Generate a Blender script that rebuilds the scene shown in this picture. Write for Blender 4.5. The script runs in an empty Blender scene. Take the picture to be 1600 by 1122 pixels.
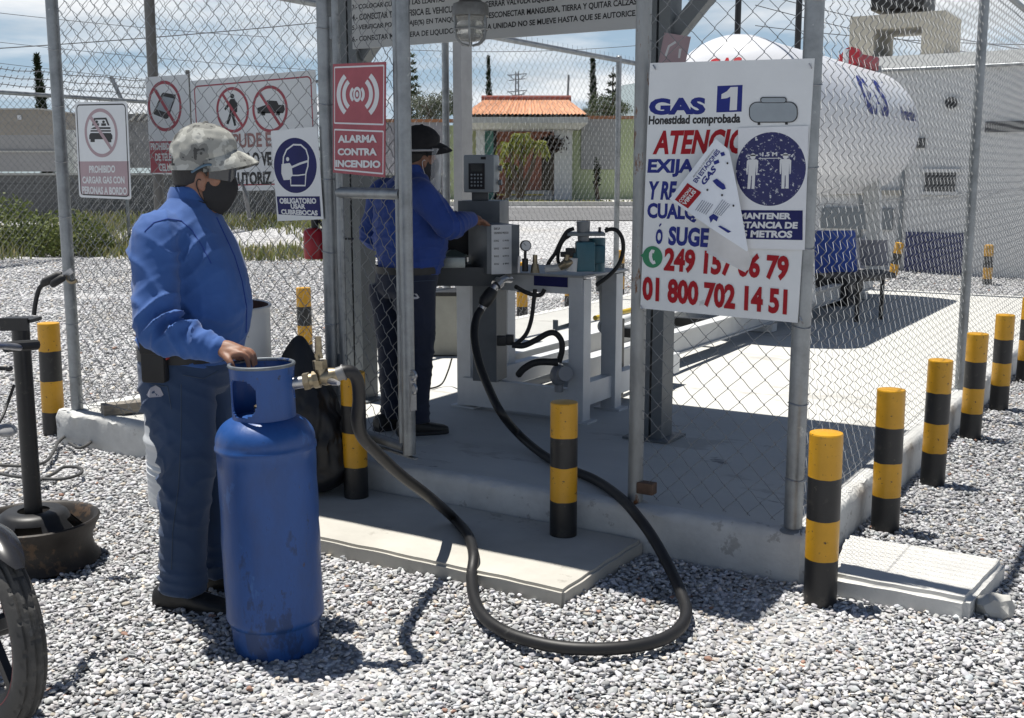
import bpy, bmesh, math, random
import numpy as np
from mathutils import Vector, Matrix, noise, Quaternion
from math import sin, cos, pi, radians, sqrt, atan2, exp

sc = bpy.context.scene
COL = sc.collection
# ------------------------------------------------------------------ camera
YAW = radians(31.6)
PITCH = math.atan(291 / 1770)
CAM = Vector((1.384, -4.35, 1.58))
FW = Vector((-sin(YAW), cos(YAW), 0)); RT = Vector((cos(YAW), sin(YAW), 0)); UP = Vector((0, 0, 1))
cd = bpy.data.cameras.new('camera'); cam = bpy.data.objects.new('camera', cd); COL.objects.link(cam)
cam.location = CAM; cam.rotation_euler = (pi / 2 - PITCH, 0, YAW)
cd.sensor_width = 36; cd.lens = 36 * 1770 / 1600; cd.clip_start = .05; cd.clip_end = 6000
sc.camera = cam
# ------------------------------------------------------------------ world, sun, exposure
SUN_EL = radians(74.7); SUN_AZ = Vector((-.996, .085, 0)).normalized()
w = bpy.data.worlds.new('World'); sc.world = w; w.use_nodes = True
nt = w.node_tree; nt.nodes.clear()
def N(t, ty, **k):
    n = t.nodes.new(ty)
    for a, b in k.items(): setattr(n, a, b)
    return n
wo = N(nt, 'ShaderNodeOutputWorld'); bg = N(nt, 'ShaderNodeBackground'); bg.inputs[1].default_value = .05
sky = N(nt, 'ShaderNodeTexSky', sky_type='NISHITA', sun_disc=False)
sky.sun_elevation = SUN_EL; sky.sun_rotation = radians(-90); sky.air_density = 1.1; sky.dust_density = 1.6; sky.altitude = 2200
tc = N(nt, 'ShaderNodeTexCoord'); sep = N(nt, 'ShaderNodeSeparateXYZ'); nt.links.new(tc.outputs['Generated'], sep.inputs[0])
mz = N(nt, 'ShaderNodeMath', operation='MAXIMUM'); nt.links.new(sep.outputs[2], mz.inputs[0]); mz.inputs[1].default_value = 0
az = N(nt, 'ShaderNodeMath', operation='ADD'); nt.links.new(mz.outputs[0], az.inputs[0]); az.inputs[1].default_value = .11
dx = N(nt, 'ShaderNodeMath', operation='DIVIDE'); dy = N(nt, 'ShaderNodeMath', operation='DIVIDE')
nt.links.new(sep.outputs[0], dx.inputs[0]); nt.links.new(az.outputs[0], dx.inputs[1])
nt.links.new(sep.outputs[1], dy.inputs[0]); nt.links.new(az.outputs[0], dy.inputs[1])
cmb = N(nt, 'ShaderNodeCombineXYZ'); nt.links.new(dx.outputs[0], cmb.inputs[0]); nt.links.new(dy.outputs[0], cmb.inputs[1])
cmb.inputs[2].default_value = 3.7
nz = N(nt, 'ShaderNodeTexNoise'); nz.inputs['Scale'].default_value = .78; nz.inputs['Detail'].default_value = 8; nz.inputs['Roughness'].default_value = .55
nt.links.new(cmb.outputs[0], nz.inputs['Vector'])
cr = N(nt, 'ShaderNodeValToRGB'); cr.color_ramp.elements[0].position = .42; cr.color_ramp.elements[1].position = .60
cr.color_ramp.elements[0].color = (0, 0, 0, 1); cr.color_ramp.elements[1].color = (.95, .95, .95, 1)
nt.links.new(nz.outputs[0], cr.inputs[0])
def mrange(src, a, b, lo, hi):
    m = N(nt, 'ShaderNodeMapRange', interpolation_type='SMOOTHSTEP'); m.inputs[1].default_value = a; m.inputs[2].default_value = b; m.inputs[3].default_value = lo; m.inputs[4].default_value = hi
    nt.links.new(src, m.inputs[0]); return m.outputs[0]
hz = N(nt, 'ShaderNodeMixRGB'); nt.links.new(mrange(mz.outputs[0], .10, .26, .80, 0), hz.inputs[0]); nt.links.new(sky.outputs[0], hz.inputs[1]); hz.inputs[2].default_value = (6.6, 9.0, 11.4, 1)
cf_ = N(nt, 'ShaderNodeMath', operation='MULTIPLY'); nt.links.new(cr.outputs[0], cf_.inputs[0]); nt.links.new(mrange(mz.outputs[0], .15, .34, 1, .04), cf_.inputs[1])
n2_ = N(nt, 'ShaderNodeTexNoise'); n2_.inputs['Scale'].default_value = 1.7; n2_.inputs['Detail'].default_value = 6; nt.links.new(cmb.outputs[0], n2_.inputs['Vector'])
cc_ = N(nt, 'ShaderNodeMixRGB'); nt.links.new(mrange(n2_.outputs[0], .4, .68, 0, 1), cc_.inputs[0]); cc_.inputs[1].default_value = (15.2, 15.5, 15.8, 1); cc_.inputs[2].default_value = (11.0, 11.6, 12.2, 1)
mx = N(nt, 'ShaderNodeMixRGB'); nt.links.new(cf_.outputs[0], mx.inputs[0]); nt.links.new(hz.outputs[0], mx.inputs[1]); nt.links.new(cc_.outputs[0], mx.inputs[2])
nt.links.new(mx.outputs[0], bg.inputs[0]); nt.links.new(bg.outputs[0], wo.inputs[0])
sl = bpy.data.lights.new('sun', 'SUN'); sl.energy = 5.0; sl.angle = radians(.53); sl.color = (1, .965, .9)
sun = bpy.data.objects.new('sun', sl); COL.objects.link(sun)
sdir = SUN_AZ * cos(SUN_EL) + UP * sin(SUN_EL)
sun.location = sdir * 30; sun.rotation_euler = sdir.to_track_quat('Z', 'Y').to_euler()
sc.view_settings.view_transform = 'Standard'; sc.view_settings.look = 'None'; sc.view_settings.exposure = .36; sc.view_settings.gamma = 1
sc.cycles.max_bounces = 8; sc.cycles.diffuse_bounces = 1; sc.cycles.transparent_max_bounces = 24

# ------------------------------------------------------------------ photo measuring: pixel of the 1600 x 1122 photo -> point on a real plane
CP, SP = cos(PITCH), sin(PITCH)
def ray(px, py):
    return RT * (px - 800) + (FW * SP + UP * CP) * (561 - py) + (FW * CP - UP * SP) * 1770
def gp(px, py, z=0.0):
    r = ray(px, py); return CAM + r * ((z - CAM.z) / r.z)
def pY(px, py, Y):
    r = ray(px, py); return CAM + r * ((Y - CAM.y) / r.y)
def pX(px, py, X):
    r = ray(px, py); return CAM + r * ((X - CAM.x) / r.x)
def pd(px, py, d):
    r = ray(px, py); return CAM + r * (d / r.dot(FW))
def cf(l, d, z=0):                      # lateral, distance ahead, height -> world
    return CAM * 1 + RT * l + FW * d + UP * (z - CAM.z)

# ------------------------------------------------------------------ materials
MATS = {}
def mat(name, col, rough=.6, metal=0, var=.12, vs=6.0, bump=0, bs=40.0, spots=None, coat=0, spec=None, rvar=0, stretch=None, sheen=0):
    """principled with noise colour variation, optional bump, optional spots=(colour, amount 0..1, scale)"""
    if name in MATS: return MATS[name]
    m = bpy.data.materials.new(name); m.use_nodes = True; t = m.node_tree; b = t.nodes['Principled BSDF']
    b.inputs['Roughness'].default_value = rough; b.inputs['Metallic'].default_value = metal
    if coat: b.inputs['Coat Weight'].default_value = coat; b.inputs['Coat Roughness'].default_value = .15
    if spec is not None: b.inputs['Specular IOR Level'].default_value = spec
    if sheen: b.inputs['Sheen Weight'].default_value = sheen
    co = N(t, 'ShaderNodeTexCoord'); vec = co.outputs['Object']
    if stretch:
        mp = N(t, 'ShaderNodeMapping'); mp.inputs['Scale'].default_value = stretch; t.links.new(vec, mp.inputs[0]); vec = mp.outputs[0]
    n1 = N(t, 'ShaderNodeTexNoise'); n1.inputs['Scale'].default_value = vs; n1.inputs['Detail'].default_value = 5; n1.inputs['Roughness'].default_value = .65
    t.links.new(vec, n1.inputs['Vector'])
    r = N(t, 'ShaderNodeValToRGB'); e = r.color_ramp.elements; e[0].position = .3; e[1].position = .7
    e[0].color = tuple(max(0, c * (1 - var)) for c in col[:3]) + (1,); e[1].color = tuple(min(1, c * (1 + var)) for c in col[:3]) + (1,)
    t.links.new(n1.outputs[0], r.inputs[0]); out = r.outputs[0]
    if spots:
        scs = spots if isinstance(spots, list) else [spots]
        for (c2, am, s2) in scs:
            n2 = N(t, 'ShaderNodeTexNoise'); n2.inputs['Scale'].default_value = s2; n2.inputs['Detail'].default_value = 6; n2.inputs['Roughness'].default_value = .7
            t.links.new(vec, n2.inputs['Vector'])
            r2 = N(t, 'ShaderNodeValToRGB'); r2.color_ramp.elements[0].position = .72 - am * .35; r2.color_ramp.elements[1].position = .76 - am * .35
            t.links.new(n2.outputs[0], r2.inputs[0])
            x = N(t, 'ShaderNodeMixRGB'); t.links.new(r2.outputs[0], x.inputs[0]); t.links.new(out, x.inputs[1]); x.inputs[2].default_value = tuple(c2) + (1,)
            out = x.outputs[0]
    t.links.new(out, b.inputs['Base Color'])
    if rvar:
        mr = N(t, 'ShaderNodeMapRange'); mr.inputs[3].default_value = max(0, rough - rvar); mr.inputs[4].default_value = min(1, rough + rvar)
        mr.inputs[1].default_value = .3; mr.inputs[2].default_value = .7
        t.links.new(n1.outputs[0], mr.inputs[0]); t.links.new(mr.outputs[0], b.inputs['Roughness'])
    if bump:
        n3 = N(t, 'ShaderNodeTexNoise'); n3.inputs['Scale'].default_value = bs; n3.inputs['Detail'].default_value = 4
        t.links.new(vec, n3.inputs['Vector'])
        bp = N(t, 'ShaderNodeBump'); bp.inputs['Strength'].default_value = min(1, bump); bp.inputs['Distance'].default_value = .012 * max(.2, bump)
        t.links.new(n3.outputs[0], bp.inputs['Height']); t.links.new(bp.outputs[0], b.inputs['Normal'])
    MATS[name] = m; return m

# ------------------------------------------------------------------ mesh builder
def frame(d):
    d = d.normalized(); a = Vector((0, 0, 1)) if abs(d.z) < .9 else Vector((1, 0, 0))
    u = d.cross(a).normalized(); return u, u.cross(d).normalized()
class MB:
    def __init__(s): s.v = []; s.f = []; s.mi = []; s.cur = 0
    def add(s, vs, fs, M=None):
        k = len(s.v)
        for p in vs:
            p = Vector(p); s.v.append(tuple(M @ p) if M else tuple(p))
        for f in fs: s.f.append(tuple(i + k for i in f)); s.mi.append(s.cur)
        return s
    def box(s, c, size, rz=0, M=None, bev=0):
        x, y, z = [q / 2 for q in size]
        if bev:
            bm = bmesh.new(); bmesh.ops.create_cube(bm, size=1)
            for v in bm.verts: v.co = Vector((v.co.x * 2 * x, v.co.y * 2 * y, v.co.z * 2 * z))
            bmesh.ops.bevel(bm, geom=bm.edges[:], offset=bev, segments=2, affect='EDGES', profile=.6)
            vs = [v.co.copy() for v in bm.verts]; bm.verts.index_update(); fs = [[v.index for v in f.verts] for f in bm.faces]; bm.free()
        else:
            vs = [Vector((a, b, d)) for a in (-x, x) for b in (-y, y) for d in (-z, z)]
            fs = [(0, 1, 3, 2), (4, 6, 7, 5), (0, 4, 5, 1), (2, 3, 7, 6), (0, 2, 6, 4), (1, 5, 7, 3)]
        T = Matrix.Translation(Vector(c)) @ Matrix.Rotation(rz, 4, 'Z')
        return s.add(vs, fs, (M @ T) if M else T)
    def bar(s, a, b, w, h, up=None):
        """box beam from a to b with width w (across) and height h"""
        a, b = Vector(a), Vector(b); d = (b - a).normalized()
        up = Vector(up) if up else (Vector((0, 0, 1)) if abs(d.z) < .95 else Vector((0, 1, 0)))
        x = d.cross(up).normalized(); u = x.cross(d).normalized()
        vs = [p + x * (sx * w / 2) + u * (su * h / 2) for p in (a, b) for sx in (-1, 1) for su in (-1, 1)]
        return s.add(vs, [(0, 2, 3, 1), (4, 5, 7, 6), (0, 1, 5, 4), (2, 6, 7, 3), (0, 4, 6, 2), (1, 3, 7, 5)])
    def cyl(s, a, b, r0, r1=None, n=16, caps=True):
        a, b = Vector(a), Vector(b); r1 = r0 if r1 is None else r1; u, v = frame(b - a)
        vs = []
        for p, r in ((a, r0), (b, r1)):
            for i in range(n): t = 2 * pi * i / n; vs.append(p + u * (cos(t) * r) + v * (sin(t) * r))
        fs = [(i, (i + 1) % n, n + (i + 1) % n, n + i) for i in range(n)]
        if caps: fs += [tuple(range(n))[::-1], tuple(range(n, 2 * n))]
        return s.add(vs, fs)
    def tube(s, pts, r, n=8, caps=True, closed=False):
        pts = [Vector(p) for p in pts]; m = len(pts); rs = r if isinstance(r, (list, tuple)) else [r] * m
        vs = []; u = None
        for i, p in enumerate(pts):
            if closed: d = pts[(i + 1) % m] - pts[i - 1]
            else: d = pts[min(i + 1, m - 1)] - pts[max(i - 1, 0)]
            d = d.normalized() if d.length > 1e-9 else Vector((0, 0, 1))
            if u is None: u, w_ = frame(d)
            else:
                u = (u - d * u.dot(d)); u = u.normalized() if u.length > 1e-6 else frame(d)[0]
            w_ = u.cross(d)
            for k in range(n): t = 2 * pi * k / n; vs.append(p + u * (cos(t) * rs[i]) + w_ * (sin(t) * rs[i]))
        fs = []
        for i in range(m if closed else m - 1):
            j = (i + 1) % m
            for k in range(n): fs.append((i * n + k, i * n + (k + 1) % n, j * n + (k + 1) % n, j * n + k))
        if caps and not closed: fs += [tuple(range(n)), tuple(range((m - 1) * n, m * n))[::-1]]
        return s.add(vs, fs)
    def lathe(s, prof, c=(0, 0, 0), n=32, M=None, axis=None, a0=0, a1=2 * pi):
        """prof = [(r,z)]"""
        full = abs(a1 - a0 - 2 * pi) < 1e-6; k = n if full else n + 1; vs = []
        for r, z in prof:
            for i in range(k):
                t = a0 + (a1 - a0) * i / n; vs.append(Vector((r * cos(t), r * sin(t), z)))
        fs = []
        for j in range(len(prof) - 1):
            for i in range(n):
                i2 = (i + 1) % k; fs.append((j * k + i, j * k + i2, (j + 1) * k + i2, (j + 1) * k + i))
        T = Matrix.Translation(Vector(c))
        if axis is not None: T = T @ Vector(axis).to_track_quat('Z', 'Y').to_matrix().to_4x4()
        return s.add(vs, fs, (M @ T) if M else T)
    def prism(s, poly, t, M=None):
        """poly in local xz, thickness t along +y (from 0 to -t is front)"""
        n = len(poly); vs = [Vector((x, 0, z)) for x, z in poly] + [Vector((x, -t, z)) for x, z in poly]
        fs = [tuple(range(n)), tuple(range(n, 2 * n))[::-1]] + [(i, n + i, n + (i + 1) % n, (i + 1) % n) for i in range(n)]
        return s.add(vs, fs, M)
    def ell(s, c, r, n=20, m=12, M=None):
        vs = [Vector((0, 0, 1))]; fs = []
        for j in range(1, m):
            for i in range(n): a = pi * j / m; t = 2 * pi * i / n; vs.append(Vector((sin(a) * cos(t), sin(a) * sin(t), cos(a))))
        vs.append(Vector((0, 0, -1)))
        for i in range(n): fs.append((0, 1 + i, 1 + (i + 1) % n))
        for j in range(m - 2):
            for i in range(n): a = 1 + j * n; fs.append((a + i, a + n + i, a + n + (i + 1) % n, a + (i + 1) % n))
        l = len(vs) - 1
        for i in range(n): fs.append((l, l - n + (i + 1) % n, l - n + i))
        T = Matrix.Translation(Vector(c)) @ Matrix.Diagonal((r[0], r[1], r[2], 1)) if not M else Matrix.Translation(Vector(c)) @ M @ Matrix.Diagonal((r[0], r[1], r[2], 1))
        return s.add(vs, fs, T)
    def loft(s, rings, n=28):
        """rings: (centre, vecA, vecB[, exponent]) -> closed capped surface"""
        vs = []
        for R_ in rings:
            c, a, b = Vector(R_[0]), Vector(R_[1]), Vector(R_[2]); e = R_[3] if len(R_) > 3 else 1
            for i in range(n):
                t = 2 * pi * i / n; ct, st = cos(t), sin(t)
                ct = math.copysign(abs(ct) ** e, ct); st = math.copysign(abs(st) ** e, st)
                vs.append(c + a * ct + b * st)
        m = len(rings); fs = []
        for j in range(m - 1):
            for i in range(n): fs.append((j * n + i, j * n + (i + 1) % n, (j + 1) * n + (i + 1) % n, (j + 1) * n + i))
        fs += [tuple(range(n))[::-1], tuple(range((m - 1) * n, m * n))]
        return s.add(vs, fs)
    def mesh(s, name='m'):
        me = bpy.data.meshes.new(name); me.from_pydata(s.v, [], s.f); me.update(); return me
    def build(s, name, m, parent=None, smooth=35, world=True, fix=True):
        me = s.mesh(name)
        if fix:
            bm = bmesh.new(); bm.from_mesh(me); bmesh.ops.recalc_face_normals(bm, faces=bm.faces[:]); bm.to_mesh(me); bm.free()
        ms = m if isinstance(m, (list, tuple)) else [m]
        for q in ms: me.materials.append(q)
        if len(ms) > 1: me.polygons.foreach_set('material_index', s.mi)
        return put(name, me, parent, smooth, world)
ROOTM = {}
def rootof(o):
    while o.parent: o = o.parent
    return o
def put(name, me, parent=None, smooth=35, world=True):
    if smooth:
        me.polygons.foreach_set('use_smooth', [True] * len(me.polygons)); me.set_sharp_from_angle(angle=radians(smooth))
    o = bpy.data.objects.new(name, me); COL.objects.link(o)
    if parent:
        o.parent = parent
        if world:
            me.transform(ROOTM[rootof(parent).name].inverted())
    return o
def tag(o, label=None, cat=None, group=None, kind=None):
    if label: o['label'] = label
    if cat: o['category'] = cat
    if group: o['group'] = group
    if kind: o['kind'] = kind
    return o
def thing(name, label, cat, loc, rz=0, group=None, M=None):
    o = bpy.data.objects.new(name, None); COL.objects.link(o); o.empty_display_size = .1
    Mx = M if M is not None else Matrix.Translation(Vector(loc)) @ Matrix.Rotation(rz, 4, 'Z')
    o.matrix_world = Mx; ROOTM[o.name] = Mx.copy()
    return tag(o, label, cat, group)
def single(o, label, cat, group=None):
    """a thing that is one mesh: move its origin to its base"""
    me = o.data; n = len(me.vertices); co = np.empty(n * 3); me.vertices.foreach_get('co', co); co = co.reshape(-1, 3)
    b = Vector(((co[:, 0].min() + co[:, 0].max()) / 2, (co[:, 1].min() + co[:, 1].max()) / 2, co[:, 2].min()))
    me.transform(Matrix.Translation(-b)); o.location = b
    return tag(o, label, cat, group)
def copy_tree(o, parent=None):
    c = o.copy(); COL.objects.link(c)
    if parent: c.parent = parent
    for ch in list(o.children): copy_tree(ch, c)
    return c
def catmull(pts, k=8):
    P = [Vector(p) for p in pts]; P = [P[0] * 2 - P[1]] + P + [P[-1] * 2 - P[-2]]; out = []
    for i in range(1, len(P) - 2):
        for j in range(k):
            t = j / k; a, b, c, d = P[i - 1], P[i], P[i + 1], P[i + 2]
            out.append(.5 * ((2 * b) + (c - a) * t + (2 * a - 5 * b + 4 * c - d) * t * t + (3 * b - a - 3 * c + d) * t ** 3))
    out.append(P[-2]); return out
def np_mesh(name, V, Fc, m, smooth=False):
    """V (n,3), Fc (k,q) uniform face size"""
    me = bpy.data.meshes.new(name); q = Fc.shape[1]
    me.vertices.add(len(V)); me.vertices.foreach_set('co', V.astype(np.float32).ravel())
    me.loops.add(Fc.size); me.loops.foreach_set('vertex_index', Fc.astype(np.int32).ravel())
    me.polygons.add(len(Fc)); me.polygons.foreach_set('loop_start', np.arange(0, Fc.size, q, dtype=np.int32))
    me.polygons.foreach_set('loop_total', np.full(len(Fc), q, dtype=np.int32))
    if smooth: me.polygons.foreach_set('use_smooth', np.ones(len(Fc), dtype=bool))
    me.update(calc_edges=True); me.materials.append(m); return me
rng = np.random.default_rng(7); random.seed(7)
def sRGB(r, g, b):
    return tuple(((c / 255) / 12.92 if c / 255 <= .04045 else (((c / 255) + .055) / 1.055) ** 2.4) for c in (r, g, b))

# shared materials
galv = mat('galvanised_steel', (.27, .285, .295), .45, .65, .32, 9, .14, 60, rvar=.12, spots=((.42, .43, .43), .22, 14))
wirem = mat('galvanised_wire', (.24, .25, .26), .5, .55, .2, 30)
concm = mat('cast_concrete', (.50, .49, .455), .85, 0, .14, 3.5, .35, 70, spots=((.36, .35, .33), .28, 5))
whitec = mat('whitewashed_concrete', (.60, .60, .58), .85, 0, .16, 4, .5, 45, spots=((.42, .41, .39), .34, 9))
yel = mat('yellow_enamel', (.62, .315, .012), .38, 0, .1, 8, .08, 30, spots=[((.46, .25, .02), .35, 5), ((.05, .03, .02), .27, 46)])
blk = mat('black_enamel', (.014, .014, .015), .42, 0, .3, 8, .08, 30, spots=[((.035, .033, .03), .4, 6), ((.10, .09, .07), .22, 34)])
greyp = mat('grey_paint', (.21, .235, .25), .5, 0, .1, 6, .05, 30)
whitep = mat('white_paint', (.62, .63, .63), .45, 0, .07, 5, .04, 40, spots=((.25, .17, .1), .03, 25))
rubber = mat('black_rubber', (.018, .018, .019), .62, 0, .3, 12, .1, 60)
brass = mat('aged_brass', (.30, .25, .17), .4, .85, .3, 30, .1, 60)
steel = mat('bare_steel', (.45, .45, .46), .35, .9, .2, 20)
blackp = mat('black_plastic', (.012, .012, .013), .5, 0, .2, 10)
# ================================================================== SETTING
TD = [-60, 14.5, 19, 23.5, 30, 36, 90, 1400]; TZ = [0, 0, .2, .6, .7, .75, .75, .75]
def zt(d): return np.interp(d, TD, TZ)
PX0, PX1, PY0, PY1, PZ = -4.34, .15, -.185, 9.6, .19
def gravel_material(name, ground):
    m = bpy.data.materials.new(name); m.use_nodes = True; t = m.node_tree; b = t.nodes['Principled BSDF']; b.inputs['Roughness'].default_value = .85
    b.inputs['Specular IOR Level'].default_value = .3
    co = N(t, 'ShaderNodeTexCoord')
    if ground:
        v = N(t, 'ShaderNodeTexVoronoi'); v.inputs['Scale'].default_value = 24; t.links.new(co.outputs['Object'], v.inputs['Vector'])
        sx = N(t, 'ShaderNodeSeparateColor'); t.links.new(v.outputs['Color'], sx.inputs[0])
        r = N(t, 'ShaderNodeValToRGB'); e = r.color_ramp.elements
        e[0].position = 0; e[0].color = (.22, .22, .225, 1); e[1].position = 1; e[1].color = (.60, .60, .60, 1)
        x_ = e.new(.3); x_.color = (.36, .36, .37, 1)
        t.links.new(sx.outputs[0], r.inputs[0])
        n = N(t, 'ShaderNodeTexNoise'); n.inputs['Scale'].default_value = .35; n.inputs['Detail'].default_value = 4; t.links.new(co.outputs['Object'], n.inputs['Vector'])
        r2 = N(t, 'ShaderNodeValToRGB'); r2.color_ramp.elements[0].position = .55; r2.color_ramp.elements[1].position = .75; t.links.new(n.outputs[0], r2.inputs[0])
        x = N(t, 'ShaderNodeMixRGB'); t.links.new(r2.outputs[0], x.inputs[0]); t.links.new(r.outputs[0], x.inputs[1]); x.inputs[2].default_value = (.42, .37, .29, 1)
        mm = N(t, 'ShaderNodeMath', operation='MULTIPLY'); t.links.new(r2.outputs[0], mm.inputs[0]); mm.inputs[1].default_value = .6; t.links.new(mm.outputs[0], x.inputs[0])
        t.links.new(x.outputs[0], b.inputs['Base Color'])
        bp = N(t, 'ShaderNodeBump'); bp.inputs['Strength'].default_value = .9; bp.inputs['Distance'].default_value = .02; bp.invert = True
        t.links.new(v.outputs['Distance'], bp.inputs['Height']); t.links.new(bp.outputs[0], b.inputs['Normal'])
    else:
        a = N(t, 'ShaderNodeAttribute', attribute_name='stone')
        n = N(t, 'ShaderNodeTexNoise'); n.inputs['Scale'].default_value = 55; n.inputs['Detail'].default_value = 4; t.links.new(co.outputs['Object'], n.inputs['Vector'])
        mr = N(t, 'ShaderNodeMapRange'); mr.inputs[1].default_value = .3; mr.inputs[2].default_value = .7; mr.inputs[3].default_value = .78; mr.inputs[4].default_value = 1.2
        t.links.new(n.outputs[0], mr.inputs[0])
        x = N(t, 'ShaderNodeMixRGB', blend_type='MULTIPLY'); x.inputs[0].default_value = 1; t.links.new(a.outputs['Color'], x.inputs[1]); t.links.new(mr.outputs[0], x.inputs[2])
        t.links.new(x.outputs[0], b.inputs['Base Color'])
        bp = N(t, 'ShaderNodeBump'); bp.inputs['Strength'].default_value = .35; bp.inputs['Distance'].default_value = .003
        t.links.new(n.outputs[0], bp.inputs['Height']); t.links.new(bp.outputs[0], b.inputs['Normal'])
    return m
# ground: one sheet to the horizon, rising to the road bank behind the yard
ds = [-40, -5] + list(np.arange(0, 40, 1.0)) + [42, 50, 60, 90, 200, 500, 1200]
ls = [-900, -300, -100, -50, -30, -20, -12, -6, 0, 6, 12, 20, 30, 60, 200, 900]
m_ = MB(); k_ = len(ls)
vs_ = [cf(l, d, float(zt(d)) - .004) for d in ds for l in ls]
m_.add(vs_, [(j * k_ + i, j * k_ + i + 1, (j + 1) * k_ + i + 1, (j + 1) * k_ + i) for j in range(len(ds) - 1) for i in range(k_ - 1)])
tag(m_.build('ground', gravel_material('gravel_bed', True)), kind='structure')

# hills far off
hm = mat('hazy_scrub', (.20, .245, .26), .95, 0, .2, .01)  # distance haze is mixed into the scrub green as a grey-blue tint
m_ = MB(); vs_ = []; fs_ = []; nh = 90
for i in range(nh + 1):
    l = -1500 + 3000 * i / nh
    px = 800 + 1793 * l / 1500
    h = 30 + 70 * exp(-((px - 1010) / 170) ** 2) + 46 * exp(-((px - 1300) / 260) ** 2) + 20 * noise.noise(Vector((i * .33, 2, 0))) + 8 * noise.noise(Vector((i * 1.1, 5, 0)))
    for (dd, hh) in ((1150, 0), (1250, .35), (1330, .7), (1400, 1), (1600, .6), (1800, 0)):
        vs_.append(cf(l, dd, h * hh * (1 + .2 * noise.noise(Vector((i * .7, dd * .01, 3)))) + .3))
for i in range(nh):
    for j in range(5): fs_.append((i * 6 + j, i * 6 + j + 1, i * 6 + 7 + j, i * 6 + 6 + j))
m_.add(vs_, fs_); tag(m_.build('hills', hm, smooth=80), kind='structure')

# road, verge and pavement across it
def strip(name, m, d0, d1, l0, l1, lift, n=24):
    mm = MB(); vs = []
    for d in np.linspace(d0, d1, n):
        for l in (l0, l1): vs.append(cf(l, float(d), float(zt(d)) + lift))
    mm.add(vs, [(2 * i, 2 * i + 1, 2 * i + 3, 2 * i + 2) for i in range(n - 1)])
    return tag(mm.build(name, m), kind='structure')
strip('road', mat('worn_asphalt', (.135, .135, .138), .9, 0, .16, .6, .2, 30, spots=((.2, .2, .195), .2, 1.5)), 23.7, 29.6, -60, 60, .004)
strip('verge', mat('dusty_verge', (.34, .33, .24), .95, 0, .3, .8, .3, 20, spots=((.12, .15, .05), .5, 1.6)), 30.6, 33.4, -60, 60, .004)
strip('pavement', mat('pale_pavement', (.58, .57, .54), .9, 0, .1, 1, .1, 20), 33.4, 35.4, -60, 60, .012)
mk = MB(); mk.add([cf(l, d, z) for l in (-60, 60) for d, z in ((30.3, .69), (30.3, .82), (30.6, .82), (30.6, .69))], [(0, 1, 5, 4), (1, 2, 6, 5), (2, 3, 7, 6)])
tag(mk.build('kerb', concm), kind='structure')

# platform with its rough whitewashed kerb
slabm = mat('platform_concrete', (.56, .555, .525), .8, 0, .07, 2.2, .12, 90, spots=[((.45, .44, .41), .36, 1.8), ((.33, .32, .30), .22, 5), ((.22, .215, .21), .10, 2.6)], stretch=(.6, 1.4, 1))
pm = MB(); pm.box(((PX0 + PX1) / 2, (PY0 + .05 + PY1) / 2, PZ / 2 - .1), (PX1 - PX0 - .1, PY1 - PY0 - .05, PZ + .2))
tag(pm.build('platform', slabm), kind='structure')
def rough_kerb(path, w, h, name, amp=.012, over=.012):
    """kerb band along a path (outer face), noisy lip"""
    mm = MB(); P = [Vector(p) for p in path]; pts = []
    for a, b in zip(P[:-1], P[1:]):
        n = max(2, int((b - a).length / .03)); pts += [a + (b - a) * (i / n) for i in range(n)]
    pts.append(P[-1]); vs = []; prof = [(0, -.08), (0, .03), (.0, .09), (0, h - .03), (.006, h - .006), (.02, h + over * .6), (w * .5, h + over), (w, h + .003), (w, h - .1)]
    for i, p in enumerate(pts):
        d = (pts[min(i + 1, len(pts) - 1)] - pts[max(i - 1, 0)]).normalized(); nrm = Vector((d.y, -d.x, 0))
        for j, (o, z) in enumerate(prof):
            q = Vector((p.x * 9, p.y * 9, j * 1.7)); q2 = q * 4.1
            e = amp * (noise.noise(q) + .7 * noise.noise(q2)) * (1.5 if j in (4, 5) else .45 if j < 7 else 0)
            vs.append(p - nrm * (o + e) + UP * (z + (e * .7 if 2 < j < 7 else 0)))
    k = len(prof); mm.add(vs, [(i * k + j, (i + 1) * k + j, (i + 1) * k + j + 1, i * k + j + 1) for i in range(len(pts) - 1) for j in range(k - 1)])
    return tag(mm.build(name, whitec, smooth=50), kind='structure')
rough_kerb([(PX0, PY0, 0), (PX1 - .02, PY0, 0), (PX1, PY0 + .03, 0), (PX1, PY1, 0), (PX0, PY1, 0), (PX0, PY0 + .02, 0)], .11, PZ, 'kerb')
# entry slab on the gravel in front of the gate
sm = MB(); bmq = bmesh.new(); bmesh.ops.create_cube(bmq, size=1)
for v in bmq.verts: v.co = Vector((-1.36 + v.co.x * 1.66, -.535 + v.co.y * .69, .0 + v.co.z * .14))
bmesh.ops.bevel(bmq, geom=bmq.edges[:], offset=.012, segments=2, affect='EDGES')
bmesh.ops.subdivide_edges(bmq, edges=[e for e in bmq.edges if e.calc_length() > .3], cuts=40, use_grid_fill=True)
for v in bmq.verts:
    q = v.co * 11; v.co += Vector((noise.noise(q), noise.noise(q + Vector((9, 0, 0))), noise.noise(q * .5) * .4)) * .007
bmq.verts.index_update(); sm.add([v.co.copy() for v in bmq.verts], [[v.index for v in f.verts] for f in bmq.faces]); bmq.free()
tag(sm.build('slab', mat('slab_concrete', (.50, .48, .43), .85, 0, .12, 3, .3, 60, spots=((.36, .34, .30), .3, 4)), smooth=40), kind='structure')

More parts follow.
